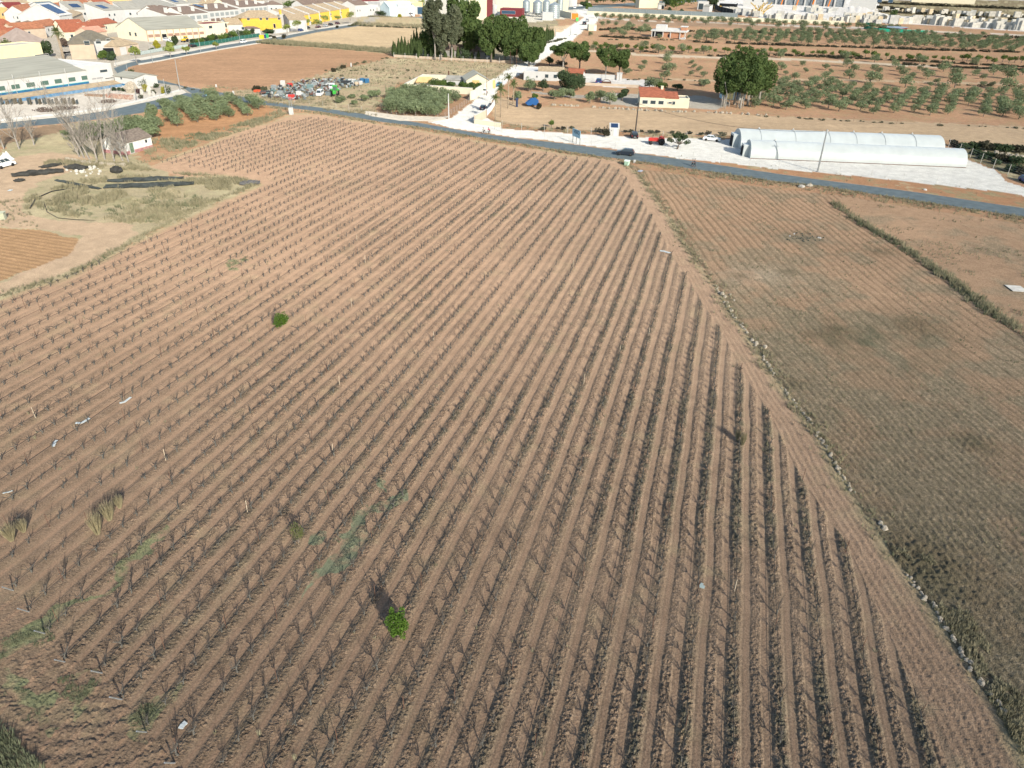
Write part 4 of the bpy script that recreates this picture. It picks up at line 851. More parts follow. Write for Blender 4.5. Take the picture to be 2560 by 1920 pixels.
# green container by the field corner
A,B=at(1559.5,414),at(1570,415.5); d=B-A; e=empty('waste_container',A,math.atan2(d.y,d.x),'pale green waste container in dry grass at the field corner','container'); L=d.length; h=hgt(A,400)
pg=mat('pale_green_plastic',(.42,.58,.46),.6,2,.1)
MB().add([(0.08,0.05,0),(L-.08,.05,0),(L-.08,1.1,0),(.08,1.1,0),(0,0,h*.8),(L,0,h*.8),(L,1.2,h*.8),(0,1.2,h*.8)],[(3,2,1,0),(4,5,6,7),(0,1,5,4),(1,2,6,5),(2,3,7,6),(3,0,4,7)]).build('body',pg,e)
b=MB().ext([(-.08,h*.8+.01),(.25,h*.98),(.8,h*1.0),(1.28,h*.8+.01)],-.06,L+.06,0,'x'); l=b.build('lid',mat('pale_lid',(.62,.70,.64),.5),e)
for i in range(4): MB().box(L*(.15+.2*i),-.03,.15,L*(.19+.2*i),.06,h*.76).build('rib',pg,e)
# tree with upswept limbs in the yard
P=at(1695,373); h=hgt(P,331); e=empty('tree',P,0,'gnarled tree with upswept leafy limbs alone on the white gravel','tree'); m=MB(); R=26/ppm(1695,373)
m.tube([(-.25,0,-.1),(-.1,0,h*.18),(.15,0,h*.33)],[.28,.24,.2],7); lb=[]
for a,q,zt in ((0.1,.9,.5),(.9,.55,.85),(1.8,.4,1.0),(3.0,.95,.62),(3.6,.6,.95),(4.5,.5,.75),(5.4,.7,.9)):
    pt=(R*q*math.cos(a),R*q*.8*math.sin(a),h*zt*.9); m.tube([(.15,0,h*.3),(pt[0]*.55,pt[1]*.5,h*(.3+zt*.22)),pt],[.15,.11,.05],6); lb+=[(pt[0],pt[1],pt[2],R*.27,R*.25,h*.13),(pt[0]*.75,pt[1]*.75,pt[2]*.88,R*.2,R*.2,h*.11)]
m.build('trunk',bark,e,smooth=True); V,Fq=leaves(lb,1100,.2,3,fill=.4); link('crown',npmesh('crown',V,Fq,darkm),e)
# people and bicycles
rdir=at(1300,352)-at(1400,364); rz=math.atan2(rdir.y,rdir.x)
jk=mat('grey_jacket',(.16,.17,.20),.8); jb=mat('navy_jacket',(.03,.05,.09),.8); tb=mat('black_trousers',(.02,.025,.03),.85); jr=mat('red_jacket',(.55,.02,.06),.7); jd=mat('dark_jersey',(.03,.035,.03),.8); lg=mat('pale_sleeve',(.45,.48,.52),.8); hv=mat('grey_white_jersey',(.35,.40,.34),.8)
person('person in a grey jacket and dark trousers walking on the left of the pair',at(1730.5,416),rz+.2,jk,tb,'walk',1,s=1.0)
person('taller person in a navy jacket walking on the right of the pair',at(1735.5,417.2),rz+.1,jb,tb,'walk',-1,s=1.06)
for x,y,sh,lb,lb2 in ((1222.5,335.2,jr,'person in a bright red jacket riding the rear bicycle','bicycle ridden by the person in red at the edge of the road'),(1209.5,334.6,hv,'person in a pale jersey riding ahead of the cyclist in red','bicycle ridden ahead of the one with the red rider')):
    P=at(x,y); bicycle(P,rz,jd,lb2); person(lb,P,rz,sh,tb,'ride',cat='cyclist')
# fences of the yard
grey=mat('weathered_post',(.52,.50,.46),.8)
fence('fence','wire fence with pale posts behind the white gravel yard',[(1255,318),(1300,325),(1413,333),(1526,340),(1639,345),(1752,348),(1835,351)],1.9,6.2,grey,4,.055)
fence('fence','wire fence with thin posts between road verge and white gravel yard',[(1300,344),(1413,353),(1526,371),(1639,386),(1713,396),(1826,408),(1939,421),(2060,431),(2241,450),(2399,469),(2512,481)],1.7,6.5,grey,4,.03,wr=.008)
fence('fence','wire fence with pale posts right of the tunnels beside dark bushes',[(2370,370),(2420,392),(2444,405),(2467,414),(2488,425),(2545,447),(2600,470)],2.4,5.2,grey,5,.055)
fence('fence','sagging wire fence behind the scrap yard and tan field',[(1920,292),(2060,300),(2200,308),(2350,314),(2560,322),(2800,338)],1.3,13,rust,3,.03,wr=.008)
wall('wall','low cream wall between the junction and the yard',[(1185,307),(1187,309.5),(1250,318)],hgt(at(1188,309),298.5),.3,cream,cap=wht)
wall('wall','cream garden wall with pale coping beside the white track',[(1187,309),(1212,296),(1216,292)],2.3,.35,beige,cap=wht)
g=fence('gate','white sliding gate beside the palms',[(1216,292),(1228,278),(1238,262)],2.0,1.1,wht,3,.05,cat='gate',panel=mat('white_slats',(.75,.76,.74),.6,6,.25))
g=fence('gate','grey metal gate at the junction next to the low wall',[(1236,324),(1245,327),(1255,330)],1.7,.9,steel,4,.04,cat='gate')
# stone line along the field edge
STMESH={}
def stones(name,label,px,step,s0,s1,m,wid=.25,cat='stone wall',hollow=1.0):
    nn=0
    ms=STMESH.setdefault(m.name,[rock(MB(),(0,0,0),1.,77+i).mesh('stone',m) for i in range(6)])
    Q=resample(W(px),int(sum((Vector(b)-Vector(a)).length for a,b in zip(W(px),W(px)[1:]))/step)); o=Q[0]; e=empty(name,o,0,label,cat); b=MB()
    for i,q in enumerate(Q):
        if vn(np.array([q.x/2.3]),np.array([q.y/2.3]),8)[0]<hollow:
            P_=(q.x-o.x+RND.gauss(0,wid),q.y-o.y+RND.gauss(0,wid),0); S_=RND.uniform(s0,s1); nn+=1
            if nn<100: link('stone',ms[RND.randrange(6)],e,P_,RND.random()*6,S_)
            else: rock(b,P_,S_,i)
    if nn>=100: b.build('stones',m,e,kind='stuff')
    return e
stones('stone_edging','long line of half buried pale stones between vineyard and fallow field',RIGHT[:5:-1],.26,.12,.40,dstone,.13,hollow=.52)
stones('dry_stone_wall','low rubble wall of pale stones before the leafless trees',[(168,398),(190,404),(230,408),(275,412),(312,414)],.22,.4,.8,dstone,.28,hollow=1)
stones('stone_edging','line of pale stones along the far edge of the tan field',[(1385,264),(1440,266),(1480,268),(1530,272),(1600,276),(1680,280),(1750,281),(1810,284),(1870,287),(1910,289)],.7,.4,1.1,dstone,.4,hollow=.6)
for i,(x,y,s) in enumerate(((1805,738,.7),(1812,744,.55),(1797,733,.5),(1880,852,.5),(1890,860,.55),(1912,870,.6),(1826,738,.4),(1835,752,.35),(2211,1323,.55),(2200,1311,.5))):
    b=MB(); rock(b,(0,0,0),s,i+40); b.build('boulder',dstone,None,at(x,y),label='pale boulder lying at the edge of the vineyard track',cat='rock',group='boulders along the vineyard track')
for i,(x,y,s,lb,mm) in enumerate(((2003,468,1.5,'grey flat slab lying in dry grass by the road',concg),(2023,466,1.5,'tan boulder beside the grey slab by the road',dstone),(2312,475,.8,'white rag on the orange verge',wht),(2040,100,.1,'',wht))):
    if lb: b=MB(); rock(b,(0,0,0),s*1.1,i+60,.35); b.build('boulder' if 'rag' not in lb else 'rag',mm,None,at(x,y),label=lb,cat='rock' if 'rag' not in lb else 'litter')
def litter(x,y,pts,w_,label,m=tarp,name='plastic_sheet'):
    P=at(x,y); mb=MB(); rr=random.Random(int(x))
    for a,b in zip(pts,pts[1:]):
        A=at(*a)-P;B=at(*b)-P; d=B-A; mb.obox((A.x+d.x/2,A.y+d.y/2,.07+.02*rr.random()),d.length*1.05,w_,.05,math.atan2(d.y,d.x),tilt=rr.uniform(-.08,.08))
    return mb.build(name,m,None,P,label=label,cat='litter')
litter(300,1008,[(300,1010),(312,1007),(327,995)],.22,'long white plastic strip lying between the vine rows')
litter(190,1059,[(190,1059),(205,1060),(216,1053),(224,1048)],.25,'crumpled grey-white plastic strip left of the long white strip')
litter(137,1112,[(134,1118),(138,1108),(143,1103)],.25,'small white scrap caught on a vine on the left')
litter(455,1815,[(452,1824),(459,1814),(466,1808)],.3,'white plastic scrap on the near soil')
litter(1753,1467,[(1750,1463),(1756,1466),(1754,1472)],.35,'grey-green plastic scrap in the near right rows',mat('grey_plastic',(.35,.42,.40),.6))
litter(1659,630,[(1650,628),(1662,630),(1674,634)],.5,'flattened white sack at the head of a vine row')
litter(22,1236,[(8,1236),(20,1233),(33,1229)],.07,'thin white strip at the left edge of the vineyard')
litter(1600,429,[(1596,430),(1603,427)],1.0,'grey-blue bag dumped at the field corner',mat('grey_blue_bag',(.4,.45,.55),.7))
litter(26,477,[(22,477),(30,477)],.9,'white rag lying on the dirt track')
litter(2540,722,[(2522,722),(2560,724)],2.4,'patch of white rubble in the field on the right edge',stonew,'rubble')
# burnt heap with rubbish in right field
P=at(2010,595); b=MB(); rr=random.Random(9)
for i in range(60): a=rr.random()*6.28;q=rr.random()**.5; rock(b,(q*4*math.cos(a),q*2.5*math.sin(a),0),rr.uniform(.1,.35),i,mi=rr.random()<.12)
b.build('ash_heap',[mat('ash',(.09,.095,.075),1,2,.3),wht],None,P,label='burnt patch with white scraps in the fallow field',cat='ash heap')
# ================= lower left =================
e=house('farm_shack','derelict white shack with brown tiled roof and pink base stripe',at(316,388),at(383,370),(at(262,380)-at(316,388)).length,hgt(at(316,388),358),'gx',1.5,mat('stained_white',(.66,.66,.62),.9,1.2,.2),mat('old_tile',(.20,.165,.135),.95,2,.35,.4),cat='shack',wins=(('F',6.2,1.5,.7,.8,'window',dark),('F',1.3,.05,1.3,2.4,'door',mat('old_green_door',(.14,.20,.13),.8,3,.3))),near=True,o=.25)
A,B=at(316,388),at(383,370); Lk=(B-A).length; Wk=(at(262,380)-at(316,388)).length
st=MB().box(-.02,-.035,0,Lk+.02,-.004,.75).box(-.035,-.02,0,-.004,Wk+.02,.75); st.build('base_stripe',mat('pink_stripe',(.42,.22,.21),.9,1.5,.3),e)
vehicle('van',CW,10,418,70,402,'white passenger van parked on the dirt track at the left edge',cat='van',name='van',L=4.6)
P,h,w_=dims(20,398,378,40); V=[]
m=MB(); rr=random.Random(4); n=9
v=[(w_*.9*(i/8-.55)+rr.gauss(0,.1),w_*.35*(j/8-.5)+rr.gauss(0,.1),max(.02,h*1.0*math.exp(-((i-4)/2.8)**2-((j-4)/2.6)**2)*rr.uniform(.7,1.2)*(0 if i in(0,8) or j in (0,8) else 1))) for j in range(n) for i in range(n)]
m.add(v,[(j*n+i,j*n+i+1,(j+1)*n+i+1,(j+1)*n+i) for j in range(n-1) for i in range(n-1)]); m.build('tarpaulin',mat('dirty_tarp',(.66,.67,.64),.7,2,.15),None,P,label='heap under a dirty white tarpaulin behind the white van',cat='tarpaulin')
P=at(2,548); MB().obox((0,0,0),1.6,1.2,1.1,.3).obox((0,0,1.11),1.75,1.35,.1,.3).build('crate',mat('pale_green_wood',(.45,.46,.34),.9,4,.2),None,P,label='pale wooden crate at the left edge of the dirt track',cat='crate')
netm=mat('dark_netting',(.055,.065,.063),.95,1.2,.4,.5); netm2=mat('dark_netting_dull',(.055,.055,.05),.95,1.2,.4,.5)
def netting(x0,y0,x1,y1,wid,h,label,m,seed):
    A,B=at(x0,y0),at(x1,y1); d=B-A; rr=random.Random(seed); b=MB(); n=14
    for s_ in range(5):
        off_=(s_-2)*wid/5
        P=[(d.x*i/n+(-d.y/d.length)*(off_+rr.gauss(0,wid*.06)),d.y*i/n+(d.x/d.length)*(off_+rr.gauss(0,wid*.06)),h*.25+rr.random()*h*.25) for i in range(n+1)]
        b.tube(P,[h*.12+h*.28*math.sin(math.pi*(i+.3)/(n+.6))*rr.uniform(.6,1.2) for i in range(n+1)],5)
    b.build('netting',m,None,A,label=label,cat='netting')
netting(270,455,460,448,1.6,.9,'upper roll of dark netting laid out across the dry grass',netm,1)
netting(262,470,485,462,1.9,.9,'lower long roll of dark netting laid out across the dry grass',netm,2)
netting(140,452,250,474,.8,.5,'thin frayed end of dark netting trailing left',netm,3)
netting(30,442,160,430,2.2,1.1,'long heap of black netting beside the dirt track',netm2,4)
netting(103,421,158,411,1.4,.7,'small upper heap of black netting behind the rubble',netm2,5)
netting(36,455,62,451,1.3,.6,'small dark heap of netting on the dirt track',netm2,6)
netting(168,420,215,425,2.,1.2,'black netting heap among white rubble',netm2,7)
netting(284,434,300,430,1.5,1.7,'rounded black bundle right of the rubble',netm2,8)
netting(600,462,650,460,1.6,1.0,'grey netting heap at the tip of the grass wedge',mat('grey_netting',(.13,.13,.13),.95,1.5,.3,.4),9)
for i in range(26):
    x=RND.gauss(205,22); y=420+RND.gauss(6,8); b=MB(); rock(b,(0,0,0),RND.uniform(.35,.9),i+200,.6); b.build('rubble_block',stonew,None,at(x,y),label='white rubble lump in the heap below the leafless trees',cat='rubble',group='white rubble lumps in the heap')
P0=[(110,505),(118,530),(145,545),(190,549),(235,551),(290,548)]; o=at(*P0[0]); MB().tube([at(*p,.08)-o for p in P0],.06,5).build('hose',hosem,None,o,label='black hose curving round the lower edge of the grass patch',cat='hose')
P0=[(75,520),(90,495),(130,478),(180,470),(230,462)]; o=at(*P0[0]); MB().tube([at(*p,.15)-o for p in P0],.10,5).build('hose',hosem,None,o,label='black hose trailing up the left edge of the grass patch',cat='hose')
# leafless trees
def baretree(x,yb,yt,label,seed,lean=0,r0=.16,wd=.33,m=None,group='leafless trees around the white shack'):
    P=at(x,yb); h=hgt(P,yt); rr=random.Random(seed); e=empty('bare_tree',P,0,label,'tree',group); t=MB(); br=MB()
    def grow(mb,p,d,L,r,lev):
        n=3; pts=[p]; rs=[r]
        for i in range(n): d=(d+Vector((rr.gauss(0,.10),rr.gauss(0,.10),.08))).normalized(); p=p+d*L/n; pts.append(p); rs.append(r*(1-.5*(i+1)/n))
        mb.tube(pts,[max(q_,.022) for q_ in rs],5 if lev<2 else 3,cap=False)
        if lev<4 and (lev<3 or rr.random()<.6):
            for k in range(4 if lev else 9):
                j=rr.randrange(1,4); nd=(d+Vector((rr.gauss(0,wd*1.3),rr.gauss(0,wd*1.3),rr.uniform(-.1,.3)))).normalized(); grow(br,pts[j],nd,L*rr.uniform(.45,.68),rs[j]*.62,lev+1)
    grow(t,Vector((0,0,-.1)),Vector((lean,0,1)).normalized(),h*.55,r0,0)
    t.build('trunk',m or mat('grey_bark',(.36,.33,.29),.95,3,.25,.3),e,smooth=True); br.build('branches',mat('grey_branches',(.30,.275,.24),.95,3,.25),e)
for i,(x,yb,yt,ln,wd) in enumerate(((48,373,232,-.14,.4),(10,372,300,-.1,.4),(224,398,205,-.10,.33),(211,395,236,-.16,.3),(243,401,270,-.05,.25),(262,398,208,-.16,.35),(286,402,345,0,.3),(307,402,300,-.05,.35),(322,406,290,.02,.4),(199,392,330,-.1,.25),(85,362,290,-.02,.35),(340,340,300,0,.3))):
    if i==11: continue
    baretree(x,yb,yt,'leafless tree with pale trunk '+('near the left edge below the curved road' if i in (0,1,10) else 'in the clump beside the white shack'),i+3,ln,.19,wd,group='leafless trees near the left edge' if i in (0,1,10) else 'leafless trees in the clump beside the white shack')
e=shrub(190,352,322,60,olivem,900,.22,'grey-green bush at the left end of the olive plot',seed=30)
for i,(x,yb,yt,w_) in enumerate(((240,352,300,70),(290,345,298,70),(335,350,305,60),(365,330,290,60),(330,322,290,70),(378,346,310,45),(210,355,330,36),(385,310,258,26))):
    single('olive','olive_tree','large grey-green olive tree behind the white shack',('olive tree'),x,yb,yt,w_,olivem,1500,.22,.55,seed=i+50,group='large olive trees behind the white shack')
# ================= white factory at left =================
A=at(-260,292);Bf=at(226,222); d=(Bf-A).normalized(); L=(Bf-A).length; h=hgt(Bf,176.5); hc=2.9
wins=[]
for xw,xe in ((-150,-132),(-115,-97),(-80,-60),(-40,-18),(0-2,19),(33,55),(70,92),(106,126),(140,159),(174,192),(206,224)):
    def uu(x):   # position along the facade
        q=[( (proj(A+d*t)[0]),t) for t in np.linspace(0,L,400)]; return min(q,key=lambda a:abs(a[0]-x))[1]
    a,b=uu(xw+4),uu(xe+4); wins.append(('F',a,h*.50,b-a,h*.26,'window',greenglass))
e=house('factory','long white factory with grey-brown roof and blue lower stripe',A,Bf,34,h,'gx',3.6,wht,sheet,wins=wins,cat='factory',near=True,o=.1)
MB().box(0,-.10,h*.30,L,-.004,h*.40).build('blue_stripe',blue,e); MB().box(0,-.14,h*.405,L,-.06,h*.425).build('trim',teal,e)
MB().ext([(-4.2,h*.16),(-.15,h*.285),(-.15,h*.30),(-4.2,h*.175)],0,L+16,0,'x').build('canopy',ttile,e)
MB().box(0,-4.15,0,L+15,-4.0,h*.155).build('lower_wall',mat('blue_panels',(.06,.20,.38),.7,.7,.5,c2=(.25,.38,.50)),e)
for i in range(9): MB().tube([(L-8-i*9,-.4,h*.30),(L-8-i*9,-.4,h+1.4)],.07,5).build('mast',wht,e)
C0=at(222,222);D0_=at(289,212); hh=hgt(D0_,161)
e2=house('office_block','tall plain white block at the right end of the factory',C0,D0_,24,hh,'flat',0,wht,wht,cat='building',near=True,wins=(('F',6.0,hh*.66,3.2,1.0),('F',(D0_-C0).length*.66,hh*.33,(D0_-C0).length*.30,.45,'window',dark),('F',(D0_-C0).length*.18,hh*.38,2.0,.7,'illegible_letters',mat('grey_letters',(.35,.35,.35),.7,9,.5)),('F',(D0_-C0).length*.36,hh*.38,2.8,.7,'illegible_letters',mat('grey_letters2',(.35,.35,.35)))))  # grey boxes stand in for illegible lettering on the block
e3=house('side_building','low white building with blue stripe between the tall block and the garden',at(291,214),at(340,221),9,hgt(at(340,221),196),'gx',1.0,wht,sheet,cat='building',wins=(('F',3.2,hgt(at(340,221),196)*.7,1.0,.9),('F',1.5,.25,8,.9,'stripe',blue)),near=True)
fence('fence','thin white mesh fence before the factory yard',[(230,262),(271,272),(330,258),(362,251),(430,236)],2.0,3,steel,4,.03,wr=.01)
wall('wall','low white wall along the pavement of the curved road',[(-300,352),(0,303),(181,285),(271,271),(362,251),(430,233),(448,228)],.55,.3,wht)
for i,(x,yb,yt,w_,lf,lb,nm) in enumerate(((286,227,218,13,darkm,'leftmost clipped round bush before the factory','ball_bush'),(301,228,218,12,darkm,'middle clipped round bush before the factory','ball_bush'),(312,229,218.5,11,darkm,'rightmost clipped round bush before the factory','ball_bush'),(355,219,196,26,darkm,'large dark round shrub at the corner of the factory garden','shrub'),(367,232,209,18,yelm,'golden conical conifer in the factory garden','conifer'),(409,238,215,9,yelm,'slim golden conifer at the tip of the garden','conifer'),(420,236,212,20,darkm,'dark green shrub at the tip of the garden','shrub'),(348,235,222,16,mat('leaf_plum',(.07,.03,.03),.8,2,.3),'plum coloured shrub in the garden','shrub'),(392,220,208,15,darkm,'dark spreading shrub behind the garden','shrub'),(330,190,172,18,darkm,'green bush by the bend of the avenue','shrub'),(385,236,224,12,bushm,'small grey shrub with white stones','shrub'),(353,247,236,12,bushm,'small dark bush left of the garden','shrub'))):
    shrub(x,yb,yt,w_,lf,420,.16,lb,'shrub',nm,seed=i+70,fill=.8,stems=False)
for i,(x,y,s,z) in enumerate(((329,231,4.2,.8),(375,236,1.6,1.6),(355,238,1.2,1.5),(384,240,1.2,1.2),(378,233,1.4,1.2))):
    b=MB(); rock(b,(0,0,0),s,i+90,z); b.build('boulder',stonew if i else dstone,None,at(x,y),label='large tan boulder in the factory garden' if not i else 'white standing rock in the planted factory garden',cat='rock',group=None if not i else 'white standing rocks in the factory garden')
P=at(300,246); MB().obox((0,0,0),9,1.6,1.2,-.25).build('timber_stack',mat('rust_timber',(.30,.11,.07),.9,1.5,.4,c2=(.55,.45,.36)),None,P,label='long stack of rusty beams in the factory yard',cat='stack')
P=at(238,240); MB().obox((0,0,0),6,2,.5,-.15).build('timber_stack',mat('brown_timber',(.30,.20,.13),.9,3,.3),None,P,label='low stack of brown timber near the factory',cat='stack')
b=MB(); rr=random.Random(2); P=at(100,262)
for i in range(22): b.obox((-14+i*1.15+rr.gauss(0,.2),rr.gauss(0,.4)+i*.2-1.5,0),.16,1.8,rr.uniform(1.2,1.9),rr.gauss(.1,.1),mi=i%2)
b.build('slab_rack',[mat('rack_timber',(.16,.14,.10),.9,3,.3),mat('rack_slab',(.10,.12,.12),.8)],None,P,label='rack of upright stone slabs leaning beside the factory',cat='rack')
for i,(x,y,s) in enumerate(((120,276,9),(165,272,8),(270,256,6))):
    shrub(x,y,y-7,s*7,purp,500,.2,'low heap of brown prunings on the factory yard','heap','brush_heap',seed=i+130,fill=.9,stems=False,zc=.3,group='heaps of prunings on the factory yard')
# ================= scrap yard, compound, white houses =================
cols=[mat('scrap_%s'%n,c,.6,2,.2) for n,c in (('white',(.42,.44,.43)),('grey',(.17,.19,.19)),('rust',(.16,.08,.06)),('teal',(.16,.25,.25)),('black',(.035,.04,.045)),('sheet',(.28,.31,.31)))]
b=MB(); rr=random.Random(21); SCR=W([(650,236),(690,222),(760,204),(830,196),(868,200),(900,205),(905,214),(860,222),(840,230),(800,234),(770,250),(735,252),(700,250),(660,246)])
ax=[p[0] for p in SCR]; ay=[p[1] for p in SCR]; o=Vector((sum(ax)/len(ax),sum(ay)/len(ay),0)); n=0
while n<520:
    x,y=rr.uniform(min(ax),max(ax)),rr.uniform(min(ay),max(ay))
    if not inpoly(np.array([x]),np.array([y]),SCR)[0]: continue
    n+=1; k=rr.random()
    if k<.45: b.obox((x-o.x,y-o.y,rr.random()*.8),rr.uniform(.3,2.0),rr.uniform(.2,.9),rr.uniform(.06,.5),rr.random()*6,rr.randrange(6),rr.gauss(0,.25))
    elif k<.75: q=rr.random()*6; l=rr.uniform(1,3.2); b.tube([(x-o.x,y-o.y,rr.random()*.6),(x-o.x+l*math.cos(q),y-o.y+l*math.sin(q),rr.random()*1.3)],.06,4,rr.randrange(6))
    else: b.lathe([(.3,0),(.33,.3),(.3,.8)],9,(x-o.x,y-o.y,rr.random()*.3),rr.randrange(6))
b.build('scrap_metal',cols,None,o,label='jumble of scrap metal, tubes and sheets beside the road',cat='scrap',kind='stuff')
vehicle('bigvan',CW,800,239,783,252,'white van facing the road at the edge of the scrap yard',cat='van',name='van',L=4.6)
vehicle('van',CW,832,223,842,212,'white van seen from behind next to the green tractor',cat='van',name='van',L=4.9,panel=True)
tractor(mat('green_paint_bright',(.06,.42,.06),.45),838,240,826,258,'green tractor with cab beside the white vans',True,1.25)
def bx(x,yb,yt,wpx,dep,m,label,cat,name,rz=None,roof=None,group=None):
    P,h,w_=dims(x,yb,yt,wpx); e=empty(name,P,rz if rz is not None else .05,label,cat,group)
    a=MB(); a.box(-w_/2,0,.02,w_/2,dep,h)
    for k in range(5): u=-w_/2+w_*(k+.5)/5; a.box(u-.04,-.035,.1,u+.04,-.003,h-.08)
    a.build('body',m,e); MB().box(-w_/2-.05,-.05,h+.003,w_/2+.05,dep+.05,h+.08).build('lid',roof or m,e); return e
bx(820,247-8,231,12,1.2,mat('trailer_grey',(.18,.22,.23),.7),'grey trailer box behind the white van','trailer','trailer')
for i,(x,yb,yt,w_,m,l) in enumerate(((907,207,197,11,blue,'left blue plastic drum stack by the scrap yard'),(918,208,198,11,blue,'right blue plastic drum stack by the scrap yard'),(892,215,206,9,wood,'pale cardboard coloured box at the right end of the scrap'),(884,214,206,6,wht,'narrow white appliance next to the pale box'),(901,212,204,8,wht,'white chest at the foot of the blue drums'),(729,250,238,15,redp,'red trailer body in the scrap yard'),(722,217,209,8,redp,'small red machine at the back of the scrap'),(640,231,226,13,mat('orange_red_tarp',(.62,.12,.05),.7),'orange-red sheet covered pile at the left end of scrap'),(664,237,229,22,cols[4],'black and red machine under a sheet by the verge'),(745,243,229,9,wht,'white round tank in the scrap yard'),(706,216,203,9,wht,'white bag on a pole at the back of the scrap'),(720,246,238,9,wht,'white cabinet behind the red trailer'),(795,214,207,28,cols[5],'pale flatbed frame in the scrap yard'),(880,205,199,18,wht,'white curved panel near the blue drums'),(775,222,213,16,cols[3],'pale teal steel cabinet in the scrap'),(865,212,203,24,cols[4],'dark bluish machinery crate in the scrap'),(700,242,229,12,cols[5],'grey tilted sheet metal box in the scrap'),(682,224,214,9,cols[5],'white boiler casing at the left of the scrap'))):
    bx(x,yb,yt,w_,1.6,m,l,'scrap item','scrap_item',rz=RND.gauss(0,.3))
for i,(x,yb,yt,w_) in enumerate(((852,258,240,27),(880,246,236,17),(912,254,237,24),(930,246,226,20),(944,243,224,18),(886,262,250,14))):
    single('olive','olive_tree','',('olive tree'),x,yb,yt,w_,olivem,900,.2,.55,seed=i+150)['label']=['leafy olive tree directly in front of the green tractor','small olive right of the tractor','olive on bare ground midway between tractor and compound','left olive of the close pair near the compound','right olive of the close pair near the compound','thin pale olive sapling at the road verge'][i]
shrub(642,227,214,22,darkbushm,500,.25,'dark bush left of the scrap yard',seed=160); shrub(660,227,217,18,bushm,400,.25,'grey bush at the left end of the scrap yard',seed=161)
for i,(x,yb,yt,w_,lb) in enumerate(((858,171,163,14,'round dark bush on the edge of the ploughed field'),(834,180,170,11,'small dark bush left of the round one'),(676,92,88,10,'dark bush beside the avenue kerb'),(710,97,86,11,'round dark bush at the corner of the tan field'),(686,97,90,10,'dark round bush on the avenue verge'),(843,70,64,8,'brown bush by the parked cars'),(1347,273,258,12,'small dark stump bush by the blue cart'))):
    shrub(x,yb,yt,w_,darkbushm,350,.3,lb,seed=170+i,stems=False)
# compound
wh_=hgt(at(1012,226),210)
wall('compound_wall','long cream front wall of the walled garden facing the grey-green orchard',[(1012,226),(1100,231),(1180,236.5)],wh_,.4,cream,cap=wht)
wall('compound_wall','cream left side wall of the walled garden',[(1012,225.6),(1058,201)],wh_,.35,cream,cap=wht)
wall('compound_wall','cream back wall of the walled garden',[(1058,200.6),(1120,203),(1175,206)],wh_,.35,cream,cap=wht)
wall('compound_wall','tall cream right side wall of the walled garden along the white track',[(1190,246),(1234,220)],hgt(at(1190,246),221),.35,cream,cap=wht)
wall('compound_wall','short cream return wall with brick patch at the garden corner',[(1176,251),(1190,246.5)],hgt(at(1190,246),223),.35,cream)
MB().box(0,-.25,0,1.0,0,1).mesh('x',brick)
hp('lean_to','low grey-roofed outbuilding along the back wall of the garden',1114,212,1165,214,200,6,'shed',.8,wht,gtile,cat='outbuilding',wins=(('F',6,0,2,2.2,'door',dark),))
hp('barn','cream gabled barn at the back right of the walled garden',1166,222,1222,222,201,11,'gy',2.2,cream,sheet,cat='barn',wins=(('F',2,.1,3,3.0,'door',ochre),('F',8,.1,3,3.0,'door',ochre)))
P=at(1122,203); h=hgt(P,177); MB().tube([(0,0,0),(0,0,h)],.28,8).build('flue_pipe',rust,None,P,label='tall rusty flue pipe rising above the garden outbuilding',cat='pipe')
hp('shelter','small ochre-roofed shelter inside the left end of the walled garden',1042,217,1072,218,206,7,'shed',.9,beige,ochre,cat='shelter')
for i,(x,yb,yt,w_,lb) in enumerate(((1085,222,194,26,'left tallest green tree inside the walled garden'),(1105,222,198,28,'middle green tree inside the walled garden'),(1125,222,201,26,'right green tree of the left group in the walled garden'),(1158,225,204,22,'green shrub left in the right half of the walled garden'),(1178,226,206,22,'green shrub in the middle of the right half of the walled garden'),(1196,226,206,18,'green shrub at the right end of the walled garden'))):
    single('x','tree',lb,'tree',x,yb,yt,w_,almondm if i%2 else pinem,900,.22,.6,seed=180+i,low=-.7)
pole(1216.7,238.6,177,'slim dark pole beside the right garden wall',rust,.10); pole(1122,298,234,'white lamp pole at the kerb of the dense orchard',wht,.2,cat='pole'); pole(1216,293,278,'short brown post beside the garden wall',rust,.12)
fence('fence','mesh fence round the dense orchard by the road',[(945,290),(1000,297),(1060,302),(1110,297),(1150,272),(1176,252)],1.6,3.2,grey,5,.03,wr=.01)
fence('fence','wire fence before the scrap yard along the verge',[(655,246),(720,258),(770,262),(830,269),(905,280)],1.7,5,grey,4,.035,wr=.01)
vehicle('van',CW,1211,234,1216,222,'white van seen from behind on the white track',cat='van',name='van',L=4.9,panel=True)
vehicle('hatch',CN,1208,274,1216,264,'dark hatchback half behind the white gate')
vehicle('hatch',CT,1248,216,1238,224,'teal blue car parked by the white track behind the palms')
